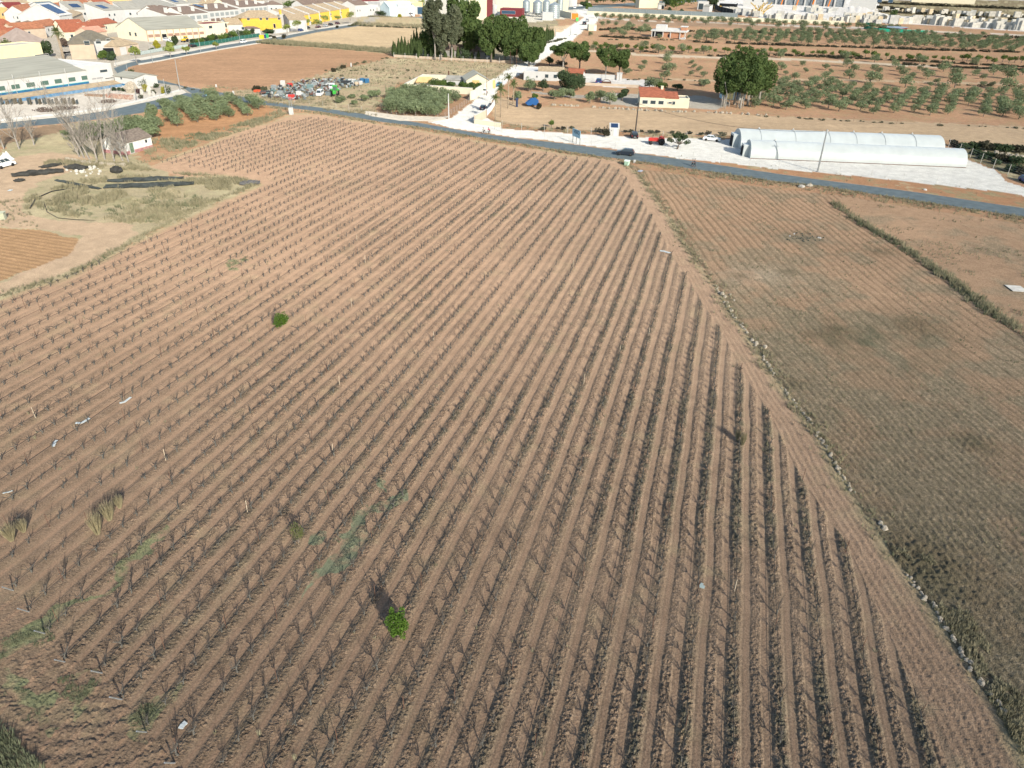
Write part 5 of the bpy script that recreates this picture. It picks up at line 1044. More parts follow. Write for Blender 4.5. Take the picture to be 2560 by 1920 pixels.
# white houses
A,B=at(1309,200),at(1392,203); hh=hgt(A,180)
house('house','long low white house with flat roof and small tiled patch, behind the white track',A,B,16,hh,'flat',0,wht,wht,wins=(('F',8.5,hh*.35,1.6,1.5),('F',12,hh*.35,1.6,1.5),('F',5,hh*.35,.7,.8),('F',17.5,hh*.3,1.9,1.9),('L',3,hh*.4,1,1)),extra=((6,1.2,10,6,hh+.5,'gx',1.2,wht,ttile),),near=True)
hp('house','white house end with rusty red gable roof beside the round dark tree',1418,204,1454,206,187,9,'gx',1.8,wht,redtile,wins=(('F',3,1.2,1.2,1.1),))
wall('wall','low white wall at the back of the white paved yard',[(1454,195),(1538,199)],1.7,.4,wht,cap=wht)
wall('wall','low cream wall at the front of the white paved yard',[(1455,212),(1545,216),(1600,219)],.9,.3,beige)
for x in (1544,1551): MB().box(-.5,-.5,0,.5,.5,hgt(at(x,200),183)).box(-.6,-.6,hgt(at(x,200),183)+.004,.6,.6,hgt(at(x,200),183)+.2).build('gate_pillar',wht,None,at(x,200),label='white gate pillar at the end of the white yard wall',cat='pillar',group='white gate pillars')
vehicle('hatch',CB,1497,209,1502,200,'dark blue car parked in the white paved yard',L=5.5)
pole(1513,200,178,'pale pole beside the white yard wall',steel,.12)
b=MB(); P=at(1516,209); b.tube([(1.9*math.cos(a),0,1.9*math.sin(a)*.8) for a in np.linspace(0,3.14,9)],.12,5); b.obox((0,0,0),3.6,1.4,.7); b.build('cart',rust,None,P,label='rusty hooped cart beside the dark blue car',cat='cart')
# round trees around
single('x','tree','big round dark evergreen before the long white house','tree',1424,227,174,68,darkm,5200,.30,.52,seed=200,low=-.8,nl=12)
for i,(x,yb,yt,w_,lf,lb) in enumerate(((1322,228,192,28,olivem,'green tree at the left end of the long white house'),(1327,226,203,24,darkm,'darker bushy tree before the left end of the white house'),(1357,228,198,28,darkm,'dark green tree before the middle of the white house'),(1386,249,222,32,olivem,'silver olive left of the three before the round tree'),(1406,245,220,26,olivem,'silver olive in the middle of the three before the round tree'),(1425,246,222,24,olivem,'silver olive right of the three before the round tree'),(1474,258,227,24,olivem,'pale round olive left of the close pair on red soil'),(1500,252,224,28,olivem,'left olive of the close pair on red soil'),(1524,261,228,33,olivem,'right olive of the close pair on red soil'),(1555,252,222,25,darkm,'dark green tree left of the red-roofed house'),(1562,236,221,18,darkbushm,'brownish bush behind the dark green tree'),(1293,252,228,22,olivem,'round olive right of the palms'),(1337,248,233,14,almondm,'thin pale sapling by the concrete path'),(1373,166,140,18,darkm,'small dark conifer left of the leaning pine'),(1403,167,150,28,darkbushm,'dark bush below the leaning umbrella pine'),(1640,226,192,30,olivem,'tall olive behind the red-roofed house'),(1622,222,192,26,olivem,'olive left behind the red-roofed house'),(1652,228,205,30,almondm,'bright green bush directly behind the red-roofed house'),(1693,226,210,26,darkm,'dark bush right behind the red-roofed house'),(1760,216,197,28,olivem,'large olive between red-roofed house and tall pines'),(1378,303-3,303-22,8,almondm,'slim young tree by the fence in the tan field'))):
    if i==20: single('x','tree',lb,'tree',1378,319,300,12,almondm,260,.2,.6,seed=230,r0=.08)
    else: single('x','tree',lb,'tree',x,yb,yt,w_,lf,900,.24,.58,seed=210+i,low=-.7)
# red-roofed house
A,B=at(1598,267),at(1660,269.5); hh=hgt(A,242); Lh=(B-A).length; L2=(at(1693,270.5)-A).length; L3=(at(1721,271.5)-A).length
e=house('house','cream farmhouse with bright red roof and flat annex beside the tan field',A,B,8,hh,'shed',1.9,cream,redtile,near=True,
  wins=tuple(('F',Lh*u,hh*.3,1.9,1.3) for u in (.10,.42,.74))+(('F',Lh+1.2,hh*.42,1.2,.7),('F',L2-1.8,hh*.35,.9,1.1)),extra=((Lh,0.3,L2-Lh,6,hh*.93,'shed',1.2,cream,redtile),(L2,.6,L3-L2,6.5,hh*.88,'flat',0,cream,gtile)),chim=((Lh-1,6.5,.8,hh+1,hh+2.6),),o=.2)
e=house('kiosk','small pastel house with yellow and blue wall panels behind the pine trunks',at(1806,249),at(1862,251),6,hgt(at(1806,249),210),'flat',0,lblue,gtile,cat='kiosk',wins=(('F',1.5,.1,2.2,4.5,'panel',mat('pale_yellow',(.78,.72,.40),.8)),('F',4.2,.1,1.6,4.5,'panel',blue),('F',6.2,.1,1.2,4.6,'panel',cream)))
pole(1588.5,329,256,'tall dark utility pole behind the black parked car',mat('dark_pole',(.06,.055,.05),.9),.2,arm=True)
pole(2044,429.5,324,'tall grey steel pole on the orange verge before the tunnels',steel,.24,arm=True,xt=2068)
for a,b,lb in (((2068,324,2044,429.5),(1590,256,1588.5,329),'thin overhead wire from the steel pole to the dark pole'),):
    A=at(a[2],a[3]); za=hgt(A,a[1])-.4; B=at(b[2],b[3]); zb=hgt(B,b[1])-.3; P=[A.lerp(B,t)+Vector((0,0,za+(zb-za)*t-3.5*4*t*(1-t)*.6)) for t in np.linspace(0,1,20)]
    MB().tube([p-A for p in P],.035,3).build('overhead_wire',blackp,None,A,label=lb,cat='wire')
# blue cart
P=at(1330,266); b=MB(); b.ext([(-2.2,1.0),(-1.6,.5),(1.2,.5),(2.0,1.0),(1.9,2.1),(1.2,2.6),(-.6,2.3)],-1,1); e=empty('cart',P,.2,'bright blue cart with tilted body on bare soil','cart'); b.build('tub',mat('bright_blue',(.01,.10,.30),.5),e)
for s_ in (-1,1): link('wheel',wheelmesh(.4,.2),e,(0,s_*1.1,.4))
P=at(1292,267); MB().lathe([(.35,0),(.35,1.6),(.3,2.0)],10).obox((0,0,2.02),.9,.7,.7).build('machine',mat('dark_blue_machine',(.04,.06,.12),.6),None,P,label='small dark blue machine between palms and blue cart',cat='machine')
vehicle('hatch',CB,2566,457,2590,467,'blue car just inside the right edge behind the fence')
# bushes strip beside tunnels
BB=W([(2375,362),(2560,372),(2700,388),(2700,470),(2600,452),(2500,420),(2420,390)]); rr=random.Random(8)
for i,(x,y,w_,yt) in enumerate(((2382,366,20,349),(2405,372,26,357),(2435,372,34,355),(2465,376,40,354),(2490,378,30,358),(2515,380,30,362),(2545,382,34,362),(2440,388,30,374),(2470,396,34,380),(2505,404,40,386),(2540,412,44,390),(2530,430,36,412),(2556,436,34,416),(2490,410,22,398),(2455,398,20,388))):
    shrub(x,y,yt,w_,darkm if i%3 else darkbushm,500,.28,'dark green bush in the strip right of the tunnels','bush','bush',seed=240+i,stems=False,group='dark bushes in the strip right of the tunnels')
stones('stone_heap','heap of pale rubble stones among dark bushes right of the tunnels',[(2470,386),(2500,388),(2530,392),(2560,398)],.3,.7,1.3,dstone,.7,cat='stone heap',hollow=1)
for i,(x,y,w_) in enumerate(((1358,326,16),(1409,324,14),(1430,322,12),(1494,332,22),(1512,331,14),(1564,331,11),(1577,331,14),(1604,330,9),(1627,334,18),(1642,334,16),(1680,334,12),(1724,336,14),(1752,338,13),(1770,337,18),(1806,341,22),(1395,323,10),(1520,333,30))):
    shrub(x,y,y-w_*.55,w_,darkbushm if i%2 else bushm,160,.2,'low grey-brown bush on the strip behind the white gravel','bush','bush',seed=270+i,stems=False,group='low bushes behind the white gravel yard')
shrub(1514,343,322,20,darkbushm,500,.2,'round dark brown bush left of the white kiosk',seed=300,stems=False)
# palms
def palm(x,yb,yt,wpx,label,seed,nf=44,r=.17,name='palm_tree',crown=palmm):
    P=at(x,yb); h=hgt(P,yt); R=wpx/2/ppm(x,yb); rr=random.Random(seed); e=empty(name,P,0,label,'palm tree'); hh=h-R*.75
    MB().tube([(0,0,-.1),(.05,.03,hh*.4),(0,0,hh*.8),(0,0,hh)],[r*1.1,r,r,r*1.7],9).build('trunk',mat('palm_bark',(.36,.29,.21),.95,4,.25,.4),e,smooth=True)
    V=[];Fq=[]
    for i in range(nf):
        a=i*2.4; up=rr.uniform(-.2,1.35); L=R*rr.uniform(.85,1.15); pts=[]
        for k in range(7):
            t=k/6; pts.append(Vector((L*t*math.cos(up)*math.cos(a),L*t*math.cos(up)*math.sin(a),hh+L*t*math.sin(up)-L*.55*t*t*math.cos(up)*1.1)))
        sd_=Vector((-math.sin(a),math.cos(a),0))
        for k in range(6):
            for s_ in (-1,1):
                wd=R*.26*(1-.6*k/6); j=len(V); V+=[pts[k],pts[k]+(pts[k+1]-pts[k])*.7,pts[k+1]+sd_*s_*wd+Vector((0,0,-wd*.5)),pts[k]+sd_*s_*wd*.9+(pts[k+1]-pts[k])*.55+Vector((0,0,-wd*.5))]; Fq.append((j,j+1,j+2,j+3))
    link('crown',npmesh('crown',np.array([tuple(v) for v in V]),np.array(Fq),crown),e); return e
palm(1251,293,207,36,'tallest slender palm in the group of four beside the white gate',1,24); palm(1238,302,232,30,'short palm at the roadside end of the group of four',2,22); palm(1270,271,183,28,'slim upright palm at the back of the group of four',3,26); palm(1283,259,198,28,'slim palm right of the other three',4,28)
palm(160,150,66,30,'tall palm rising above the roofs of the town',5,44,.5); palm(22,142,98,56,'squat wide palm left of the grey villa',6,60,.9)
# tall pines, cypresses
TOPS=[]
def pine(x,yb,yt,w_,label,seed,zc=.68,rzf=.30,n=4200,lf=pinem,bm=bark,low=-.75,nl=14,size=.42,r0=.35,name='pine_tree',cat='pine tree',group=None,fill=.82):
    return single('p',name,label,cat,x,yb,yt,w_,lf,n,size,zc,bm,seed,nl,rzf,r0,group,low,fill,4,.3)
pine(1407,176,101,64,'leaning umbrella pine with pale trunk at the left of the four by the white house',1,.72,.24,3600,bm=barkw); pine(1448,178,101,52,'tall round pine second from left of the four',2,.62,.36,3600); pine(1513,191,110,50,'two-lobed pine third from left of the four',3,.62,.36,3400); pine(1547,190,116,48,'dark egg-shaped pine rightmost of the four',4,.6,.38,3600)
for i,(x,yb,yt,w_) in enumerate(((1808,266,137,66),(1835,262,117,76),(1868,264,121,78),(1895,262,140,64),(1850,271,150,84))):
    FRONT=pine(x,yb,yt,w_,['leftmost pine of the tall multi-trunk clump','tallest pine of the multi-trunk clump','pine right of the tallest in the clump','rightmost low-crowned pine of the clump','front pine of the clump with many pale trunks'][i],10+i,.60,.39,6500,size=.33,bm=barkw,nl=20)
for i,x in enumerate((1804,1812,1822,1840,1846,1857,1868,1876)):
    P=at(x,268+RND.uniform(-3,4)); MB().tube([(0,0,-.1),(RND.gauss(0,.3),0,4),(RND.gauss(0,1),RND.gauss(0,.5),hgt(P,205))],[.16,.13,.09],7).build('trunk',barkw,FRONT,P-FRONT.location)
for i,(x,yb,yt,w_) in enumerate(((1228,156,40,62),(1262,154,37,64),(1300,156,38,62),(1335,160,52,50),(1286,160,78,62),(1322,166,104,46))):
    pine(x,yb,yt,w_,['leftmost broad pine of the dark grove left of the white track','second broad pine of the grove left of the white track','third broad pine of the grove left of the white track','rear right pine of the grove beside cypresses','low front pine in the middle of the grove','lowest pine at the right front corner of the grove'][i],30+i,.57,.42,6500,size=.55,nl=20)
pine(1088,150,-12,52,'tall ragged grey eucalyptus left of the giant pine',40,.66,.32,4200,eucm,barkw,size=.7,name='eucalyptus_tree',cat='eucalyptus',fill=.55,nl=16)
pine(1130,150,6,56,'grey-brown eucalyptus with white forked trunk',41,.62,.36,5200,eucm,barkw,size=.7,name='eucalyptus_tree',cat='eucalyptus',fill=.7,nl=14)
pine(1158,140,-22,84,'giant dark pine towering behind the eucalyptus',42,.58,.42,7600,size=.8,nl=18); pine(1182,145,40,50,'dark pine at the right foot of the giant one',43,.55,.42,3600,size=.7)
pine(1078,142,50,48,'conical green conifer left of the eucalyptus',44,.48,.5,4200,size=.6); pine(1103,150,86,34,'slim grey eucalyptus between conifer and white trunk',45,.6,.4,2200,eucm,barkw,size=.5,name='eucalyptus_tree',cat='eucalyptus')
def cyp(x,yb,yt,w_,label,group,seed,n=900,lf=cypm):
    P=at(x,yb); h=hgt(P,yt); R=w_/2/ppm(x,yb); r=np.random.RandomState(seed); z=r.rand(n); prof=np.sin(np.clip(z*1.05+.06,0,1)*math.pi)**.55*(1-z*.55)*1.25
    a=r.rand(n)*6.283; q=R*prof*(.75+.3*r.rand(n)); Pp=np.stack([q*np.cos(a),q*np.sin(a),h*(.06+.94*z)],1); s=(R*.35)*(.6+.8*r.rand(n))[:,None]
    d=np.stack([np.cos(a),np.sin(a),np.full(n,.5)],1); up=np.array((0,0,1.))+d*.35+r.normal(size=(n,3))*.2; sd_=np.cross(up,d); V=np.stack([Pp-up*s,Pp-sd_*s*.5,Pp+up*s,Pp+sd_*s*.5],1).reshape(-1,3)
    e=empty('cypress_tree',P,0,label,'cypress',group); link('crown',npmesh('crown',V,np.arange(4*n).reshape(n,4),lf),e); MB().tube([(0,0,-.1),(0,0,h*.5)],[.2,.1],6).build('trunk',bark,e)
for i,(x,t,w_) in enumerate(((985,104,11),(989,106,8),(998,97,11),(1006,92,11),(1014,94,10),(1022,102,9),(1030,90,11),(1037,77,11),(1044,71,11),(1052,82,11))): cyp(x,141+i*.2,t,w_,'slender dark cypress in the tight row at the left end of the grove','cypresses in the tight row left of the grove',i)
for i,(x,t,w_) in enumerate(((1047,109,10),(1063,121,8),(1079,120,9),(1096,122,10),(1113,128,10),(1130,112,11),(1145,118,10),(1180,130,8),(1196,127,9))): cyp(x,146+i*.6,t,w_,'small trimmed cypress in the spaced row along the low wall','small cypresses along the low wall of the grove',20+i,600)
single('x','tree','dark bushy conifer between the small cypresses','tree',1161,151,118,24,darkm,700,.4,.5,seed=77,low=-.9)
cyp(1230,153,88,13,'tall cypress standing before the dark pine grove',None,40); 
for i,(x,t,b_) in enumerate(((1366,64,103),(1371,68,101),(1376,71,99),(1381,70,97))): cyp(x,b_+2,t,8,'tall narrow cypress in the bunch of four beside the white track','bunch of cypresses beside the white track',50+i)
for i in range(9): cyp(1320+i*5.2,150-i*5.4,126-i*6.2,7,'thin cypress along the fence of the white track','thin cypresses along the track fence',60+i,400)
wall('wall','long low cream wall before the cypresses and pine grove',[(985,142.5),(1060,147),(1200,154.5),(1310,158.5)],1.1,.3,beige)
fence('fence','fence of white posts along the low wall before the grove',[(985,144),(1060,148.5),(1200,156),(1310,160)],2.4,5.6,wht,3,.09,wr=.02)
hp('house','low dark-roofed grey house half hidden in the grove',1112,140,1215,146,124,9,'gx',2.2,mat('grey_render',(.38,.37,.34),.9,.5,.1),btile,wins=(('F',6,1.5,2.4,1.6),('F',14,1.5,2,1.6),('F',21,1.2,3,1.8)))
pole(1275,174,127,'slim pole left of the bend of the white track',rust,.13); pole(1291,167,122,'slim pole beside the bend of the white track',rust,.13); pole(1335,167,135,'pale pole at the fence corner',steel,.15); pole(1388,94,72,'pale lamp pole by the dirt mound',steel,.2,lamp=1.5); pole(1426,92,66,'pale pole at the right of the dirt mound',steel,.2)
# ================= groves =================
OT=[]   # (x,y,w,label,group,kind)
SPL='olive on the bare red soil of the sparse grove'
for x,y,w_ in ((1610,164,18),(1603,178,22),(1563,186,24),(1574,182,14),(1670,147,26),(1666,160,24),(1680,177,26),(1664,181,30),(1661,200,28),(1727,162,16),(1734,171,15),(1727,190,16),(1747,179,18),(1758,194,20),(1954,175,24),(1963,188,15),(2005,166,18),(2014,181,16),(1985,201,28),(2063,175,20),(2077,183,15),(2061,200,26),(2117,168,28),(2133,181,24),(2123,198,28),(2184,179,24),(2195,184,20),(2198,202,20),(2238,168,26),(2248,179,22),(2259,190,28),(2175,209,36),(2262,219,38),(2275,200,26),(2298,177,16),(2309,183,18),(2319,198,28),(2358,179,34),(2385,197,38),(2437,190,22),(2456,198,18),(2483,188,30),(2517,198,40),(2556,188,20),(2324,217,16),(2339,209,18),(2386,219,40),(2456,217,18),(2475,219,20),(2515,226,40),(2551,226,18)):
    OT.append((x,y,w_,SPL,'olives of the sparse grove on bare red soil'))
for x,y,w_ in ((1607,126,28),(1646,133,26),(1705,131,28),(1759,135,26),(1905,138,22),(1951,145,24),(2111,150,26),(2185,157,24),(2231,153,18),(2298,159,24),(2434,163,24),(1540,124,16),(1483,126,18),(1530,88,20),(1550,86,22),(1565,82,24),(1575,74,24),(1600,86,26),(1617,80,26),(1648,97,15),(1722,96,12),(1560,92,16),(1475,90,14),(1520,62,14),(1505,66,16),(1540,66,14)):
    OT.append((x,y,w_,'dark olive beside the rough strips of the upper groves','dark olives beside the upper field strips'))
def grid(P,sx,sy,rot,jit,wpx_of,label,group):
    Wp=W(P); ax=[p[0] for p in Wp]; ay=[p[1] for p in Wp]; cx,cy=sum(ax)/len(ax),sum(ay)/len(ay); R=max(max(ax)-min(ax),max(ay)-min(ay)); c,s=math.cos(rot),math.sin(rot)
    for i in range(-int(R/sx)-1,int(R/sx)+2):
        for j in range(-int(R/sy)-1,int(R/sy)+2):
            X=cx+(i*sx+RND.gauss(0,jit))*c-(j*sy+RND.gauss(0,jit))*s; Y=cy+(i*sx+RND.gauss(0,jit))*s+(j*sy+RND.gauss(0,jit))*c
            if inpoly(np.array([X]),np.array([Y]),Wp)[0] and RND.random()<.93:
                x,y=proj((X,Y,0)); 
                if -20<x<2580: OT.append((x,y,wpx_of*ppm(x,y)*RND.uniform(.82,1.2),label,group))
grid([(1868,262),(1880,215),(2060,208),(2160,222),(2250,232),(2420,232),(2560,238),(2590,300),(2300,290),(2000,283),(1900,275)],8.6,6.6,rad(22),.5,4.4,'rounded olive in the tidy rows of the grove behind the tan field','olives in the tidy rows behind the tan field')
grid([(1725,84),(1900,82),(2020,80),(2300,88),(2580,104),(2580,134),(2350,124),(2200,118),(1900,109),(1725,103)],13.0,11,rad(12),1.0,5.4,'grey-green olive in the dense upper grove right of the brick house','olives in the dense upper grove')
for i in range(62):
    x=1492+i*17.5+RND.gauss(0,3); y=45.5+(x-1492)*.0395+RND.gauss(0,.6)
    if x<2260: OT.append((x,y,RND.uniform(15,21),'dark round tree in the line before the quarry wall','dark round trees in the line before the quarry wall'))
for i in range(18):
    x=1548+i*57+RND.gauss(0,8); OT.append((x,54.5+(x-1548)*.0405,RND.uniform(13,18),'small dark olive standing along the pale upper track','small dark olives along the pale upper track'))
grid([(385,318),(382,268),(440,262),(490,252),(510,246),(600,254),(660,262),(672,274),(640,290),(560,300),(500,312),(440,322),(400,328)],5.0,4.6,rad(30),.35,4.0,'bushy silvery olive in the crowded plot by the curved road','bushy olives in the crowded plot by the curved road')
grid([(955,284),(960,262),(985,243),(1010,232),(1060,236),(1100,240),(1165,246),(1150,258),(1125,260),(1112,278),(1098,292),(1075,294),(1000,291)],3.5,3.4,rad(8),.3,4.3,'grey-green olive of the dense walled orchard by the road','grey-green olives of the dense orchard by the road')
OT.sort(key=lambda t:-t[2]); rest=[]
for k,(x,y,w_,lb,g) in enumerate(OT):
    P=at(x,y); s=w_/ppm(x,y)/3.9
    if k<290: put(OL[RND.randrange(5)],P,3.1*s*RND.uniform(.9,1.12),lb,'olive tree','olive_tree',g)
    else: rest.append((RND.randrange(5),P,RND.random()*6.28,s,s))
OP=[]
for tm,cm,h0,R,V,Fq in OL:
    t=limbs(3.6,2.2,1.75,1); tv=np.array(t.v); q=[f for f in t.f if len(f)==4]; OP.append((np.concatenate([V,tv]),np.concatenate([Fq,np.array(q)+len(V)]),np.array([0]*len(Fq)+[1]*len(q))))
if rest: batch('olive_trees',OP,rest,[olivem,bark],label='smaller far olives and round trees of the upper groves',cat='olive trees')
GT='bright green almond tree in the long row across the upper groves'
for i in range(64):
    x=1483+i*17+RND.gauss(0,3.5); y=122+(x-1483)*.034+RND.gauss(0,2.2); w_=RND.uniform(12,20); P=at(x,y); s=w_/ppm(x,y)/3.3
    put(AL[RND.randrange(3)],P,3.4*s*.9,GT,'almond tree','almond_tree','bright green almond trees in the long row')
# undergrowth strips
UB=[leaves([(0,0,.35,.9,.7,.5),(.7,.2,.3,.6,.5,.4)],90,.22,i,fill=.7) for i in range(4)]
ub=[]; ug=[]
def ustrip(L,P,step,wid,s0,s1,prob=1):
    for p in along(P,step,wid,1,prob): k=max(1,p.length/260); ub.append(None) if 0 else L.append((RND.randrange(4),p,RND.random()*6.28,RND.uniform(s0,s1)*k,RND.uniform(s0,s1)*k*.8))
for P,st in (([(1740,106),(1900,112),(2100,118),(2300,125),(2560,132)],1.2),([(1500,76),(1560,72),(1620,78)],1.5),([(1500,92),(1560,96),(1590,96),(1620,98)],1.),([(1770,141),(2000,140),(2150,144)],1.6),([(2020,142),(2250,152),(2560,168)],1.0),([(2260,162),(2400,170),(2560,176)],.8),([(1490,124),(1620,131),(1700,134)],2.5),([(1720,80),(1900,82),(2200,88),(2560,96)],3.5),([(2180,18),(2300,30),(2560,44)],2.0),([(2200,30),(2400,42),(2560,52)],2.5),([(2180,8),(2400,18),(2560,24)],2.2)):
    ustrip(ub,P,st,.9,.5,1.2)
for P,st in (([(500,238),(600,250),(650,256)],3),([(650,108),(720,113),(800,117),(980,130)],1.4),([(900,65),(960,68),(1060,72)],1.5),([(880,66),(900,55),(930,42)],1.2),([(985,143),(930,152),(880,165),(830,178)],2.4),([(1900,291),(2060,300),(2300,312),(2560,322)],2.2),([(1560,200),(1700,200),(1760,205)],2.2),([(2380,212),(2560,218)],2.5),([(1530,100),(1700,101)],3),([(1360,110),(1400,100),(1440,88)],2.0),([(455,222),(560,240),(640,250)],2.2),([(800,192),(900,190),(1000,196),(1100,200)],3.5),([(850,178),(1000,175),(1150,185)],3.5),([(455,275),(560,245)],6)):
    ustrip(ug,P,st,.8,.35,.9)
batch('undergrowth',UB,ub,darkbushm,label='strips of dark scrub between the upper groves',cat='undergrowth'); batch('undergrowth',UB,ug,bushm,label='grey-green scrub along field margins',cat='undergrowth')
# ================= brick house under construction =================
A,B=at(1628.5,94.5),at(1713,99); d=B-A; L=d.length; h=hgt(A,76); e=empty('house',A,math.atan2(d.y,d.x),'unfinished brick house with white frame among the upper olives','house')
D_=16
MB().box(2.5,.6,.0,L*.88,D_,h-.4).build('wall',brick,e); MB().box(-.02,.5,0,2.4,D_,h-.5).build('dark_wall',dark,e)
b=MB(); b.box(-.8,-.8,h-.4,L+.3,D_+.3,h+.35)
b.build('roof',wht,e); b=MB(); b.box(1.5,6,h+.36,L*.36,D_-.5,h+3.2).box(L*.36,9,h+.36,L*.82,D_-.3,h+1.3); b.build('parapet',wht,e); MB().box(L*.80,8,h+.36,L*.97,D_-1,h+2.4).build('roof_room',brick,e); MB().box(L*.785,7.6,h+2.42,L*.985,D_-.6,h+2.9).build('roof_slab',wht,e)
for u in (.0,.09,.33,.55,.83,.98): MB().box(L*u-.25,-.25,0,L*u+.25,.3,h-.42).build('column',wht,e)
MB().box(L*.10,.2,.0,L*.31,.58,h-.5).build('opening',dark,e); MB().box(L*.47,.55,.9,L*.52,.592,h*.6).build('window',dark,e); MB().box(L*.85,.0,0,L*.985,6,.9).build('terrace',wht,e); MB().box(L*.0,-.1,0,L*.84,.5,.5).build('plinth',dark,e)
hp('hut','small plain cream hut beside the upper white track',1471,77,1491,77.5,62.5,7,'flat',0,cream,cream,cat='hut',wins=(('F',4.3,.1,1.6,3.2,'door',lblue),))
hp('shed','dark red shed with blue-grey roof inside green netting',2196,73,2250,78,67,9,'shed',1,mat('dark_red_wall',(.16,.05,.045),.8),mat('blue_grey_roof',(.30,.36,.42),.6),cat='shed')
netg=mat('green_net',(.02,.36,.22),.8,3,.3)
fence('fence','bright green netting fence round the dark red shed',[(2160,71),(2195,79),(2260,82),(2315,85),(2318,78)],2.6,8,steel,0,.05,panel=netg)
fence('fence','bright green netting fence left of the shed',[(2163,63),(2188,66)],2.6,8,steel,0,.05,panel=netg)
wall('wall','long low white wall before the quarry, behind the line of dark trees',[(1468,36.5),(1503,37.5),(1650,44),(1842,52.5),(2000,57.5),(2110,62)],3.2,.5,cream)
fence('fence','long grey-blue mesh fence on the quarry wall',[(1470,36),(1503,37),(1650,43.5),(1842,52)],6.8,14,steel,3,.12,panel=mat('fence_mesh',(.24,.28,.29),.8,2,.3),wr=.04)
hp('house','cream block house at the top edge above the line of trees',1597,20,1646,21,-14,14,'gx',2,cream,otile,wins=(('F',30,9,2,2),('F',12,9,2,2)))
hp('shed','white hut with dark door right of the cream block house',1645,23,1660,23.5,11,8,'gx',1.5,wht,gtile,cat='shed',wins=(('F',4,.1,3,4.5,'door',dark),))
hp('workshop','white and grey workshop by the tennis fence at the top edge',1743,24,1770,25,4,14,'flat',0,wht,gtile,cat='workshop',wins=(('F',1,.1,6,7,'door',glass),))
hp('shed','small pale shed at the end of the top workshop',1756,29,1772,30,15,8,'shed',1.5,wht,sheet,cat='shed')
hp('hall','grey-sided quarry office with white front',1857,14,1908,16,-10,20,'flat',0,wht,concg,cat='hall',wins=(('F',12,6,3,2),('F',26,6,3,2)))
hp('hall','big white quarry hall with two small windows',2120,27,2186,30,-14,34,'gx',3,wht,wht,cat='hall',wins=(('F',34,12,6,4,'window',glassb),('F',48,12,6,4,'window',glassb)))
e=hp('hall','open quarry hall with white columns and orange crane legs',1915,10,2110,18,-16,30,'flat',0,mat('shadowed_bay',(.22,.25,.27),.8,.3,.4),wht,cat='hall'); 
L=(at(2110,18)-at(1915,10)).length
for i in range(9): MB().box(L*i/8-1.2,-2.5,0,L*i/8+1.2,-.3,14).build('column',wht,e)
for i in range(4): MB().tube([(L*(.2+.2*i),-5,0),(L*(.22+.2*i),-4.5,15)],.9,6).build('crane_leg',orgp,e)
e=hp('awning','broad white awning over dark bays left of the quarry office',1798,16,1838,18,8,10,'shed',1,dark,wht,cat='awning')
for x,y,t,w_,m,l in ((1795,24,15,15,yelp,'yellow skip beside the quarry awning'),(1882,37,29,12,orgp,'rusty orange tank among the stone blocks'),):
    bx(x,y,t,w_,5,m,l,'skip','skip')
b=MB(); rr=random.Random(3); P=at(1896,36)
for i in range(14): a=rr.random()*6.28; b.tube([(rr.gauss(0,3),rr.gauss(0,3),0),(rr.gauss(0,7),rr.gauss(0,4),rr.uniform(5,13))],.55,5)
b.build('machinery',mat('dull_yellow',(.52,.36,.10),.7,1,.3),None,P,label='tangle of yellow quarry machinery among white blocks',cat='machinery')
fence('fence','black netting along the left edge of the quarry yard',[(1776,19),(1800,30),(1832,39)],6,20,steel,0,.1,panel=mat('black_net',(.015,.02,.02),.9))
STB=[MB() for _ in range(4)]
for i,b in enumerate(STB): rr=random.Random(i); b.obox((0,0,0),2.2*rr.uniform(.8,1.4),1.6,1.9*rr.uniform(.7,1.2),0)
STM=[b.mesh('stone_block',[stonew,mat('honey_stone',(.62,.52,.36),.9,1,.2),mat('grey_stone',(.50,.50,.47),.9,1,.2),stonew][i]) for i,b in enumerate(STB)]
def blocks(P,n,wid,sc,label,group):
    Q=resample(W(P),n)
    for q in Q:
        o=link('stone_block',STM[RND.choice((0,0,0,1,2,3))],None,(q.x+RND.gauss(0,wid),q.y+RND.gauss(0,wid),0),RND.gauss(0,.3)); s=sc*RND.uniform(.7,1.35); o.scale=(s,s,s*RND.uniform(.8,1.5)); setp(o,label,'stone block',group)
blocks([(2240,60),(2290,58),(2340,62),(2400,66),(2480,71),(2560,76)],46,1.6,2.4,'big pale stone block in the front row of the right half of the quarry','stone blocks in the front row on the right of the quarry')
blocks([(2310,50),(2400,54),(2480,60),(2540,64)],26,2.5,2.2,'pale stone block behind the front row at the right of the quarry','stone blocks in the second row on the right of the quarry')
blocks([(2190,30),(2300,33),(2420,38),(2560,44)],44,3,2.0,'small pale stone block in the far row of the quarry','stone blocks in the far row of the quarry')
blocks([(1812,28),(1850,34),(1880,40),(1920,44)],30,4,2.0,'white stone block in the cluttered left corner of the quarry','stone blocks in the left corner of the quarry')
blocks([(1930,47),(2000,50),(2060,53),(2130,56),(2200,60)],34,2.2,1.9,'white stone block along the wall in the middle of the quarry','stone blocks along the quarry wall')
blocks([(1990,26),(2040,32),(2060,35),(2100,30)],14,4,2.2,'pale stone block before the open quarry hall','stone blocks before the open quarry hall')
blocks([(2080,44),(2130,46),(2180,44),(2220,48)],18,5,2.0,'jagged white block on the quarry rubble mound','blocks on the quarry rubble mound')
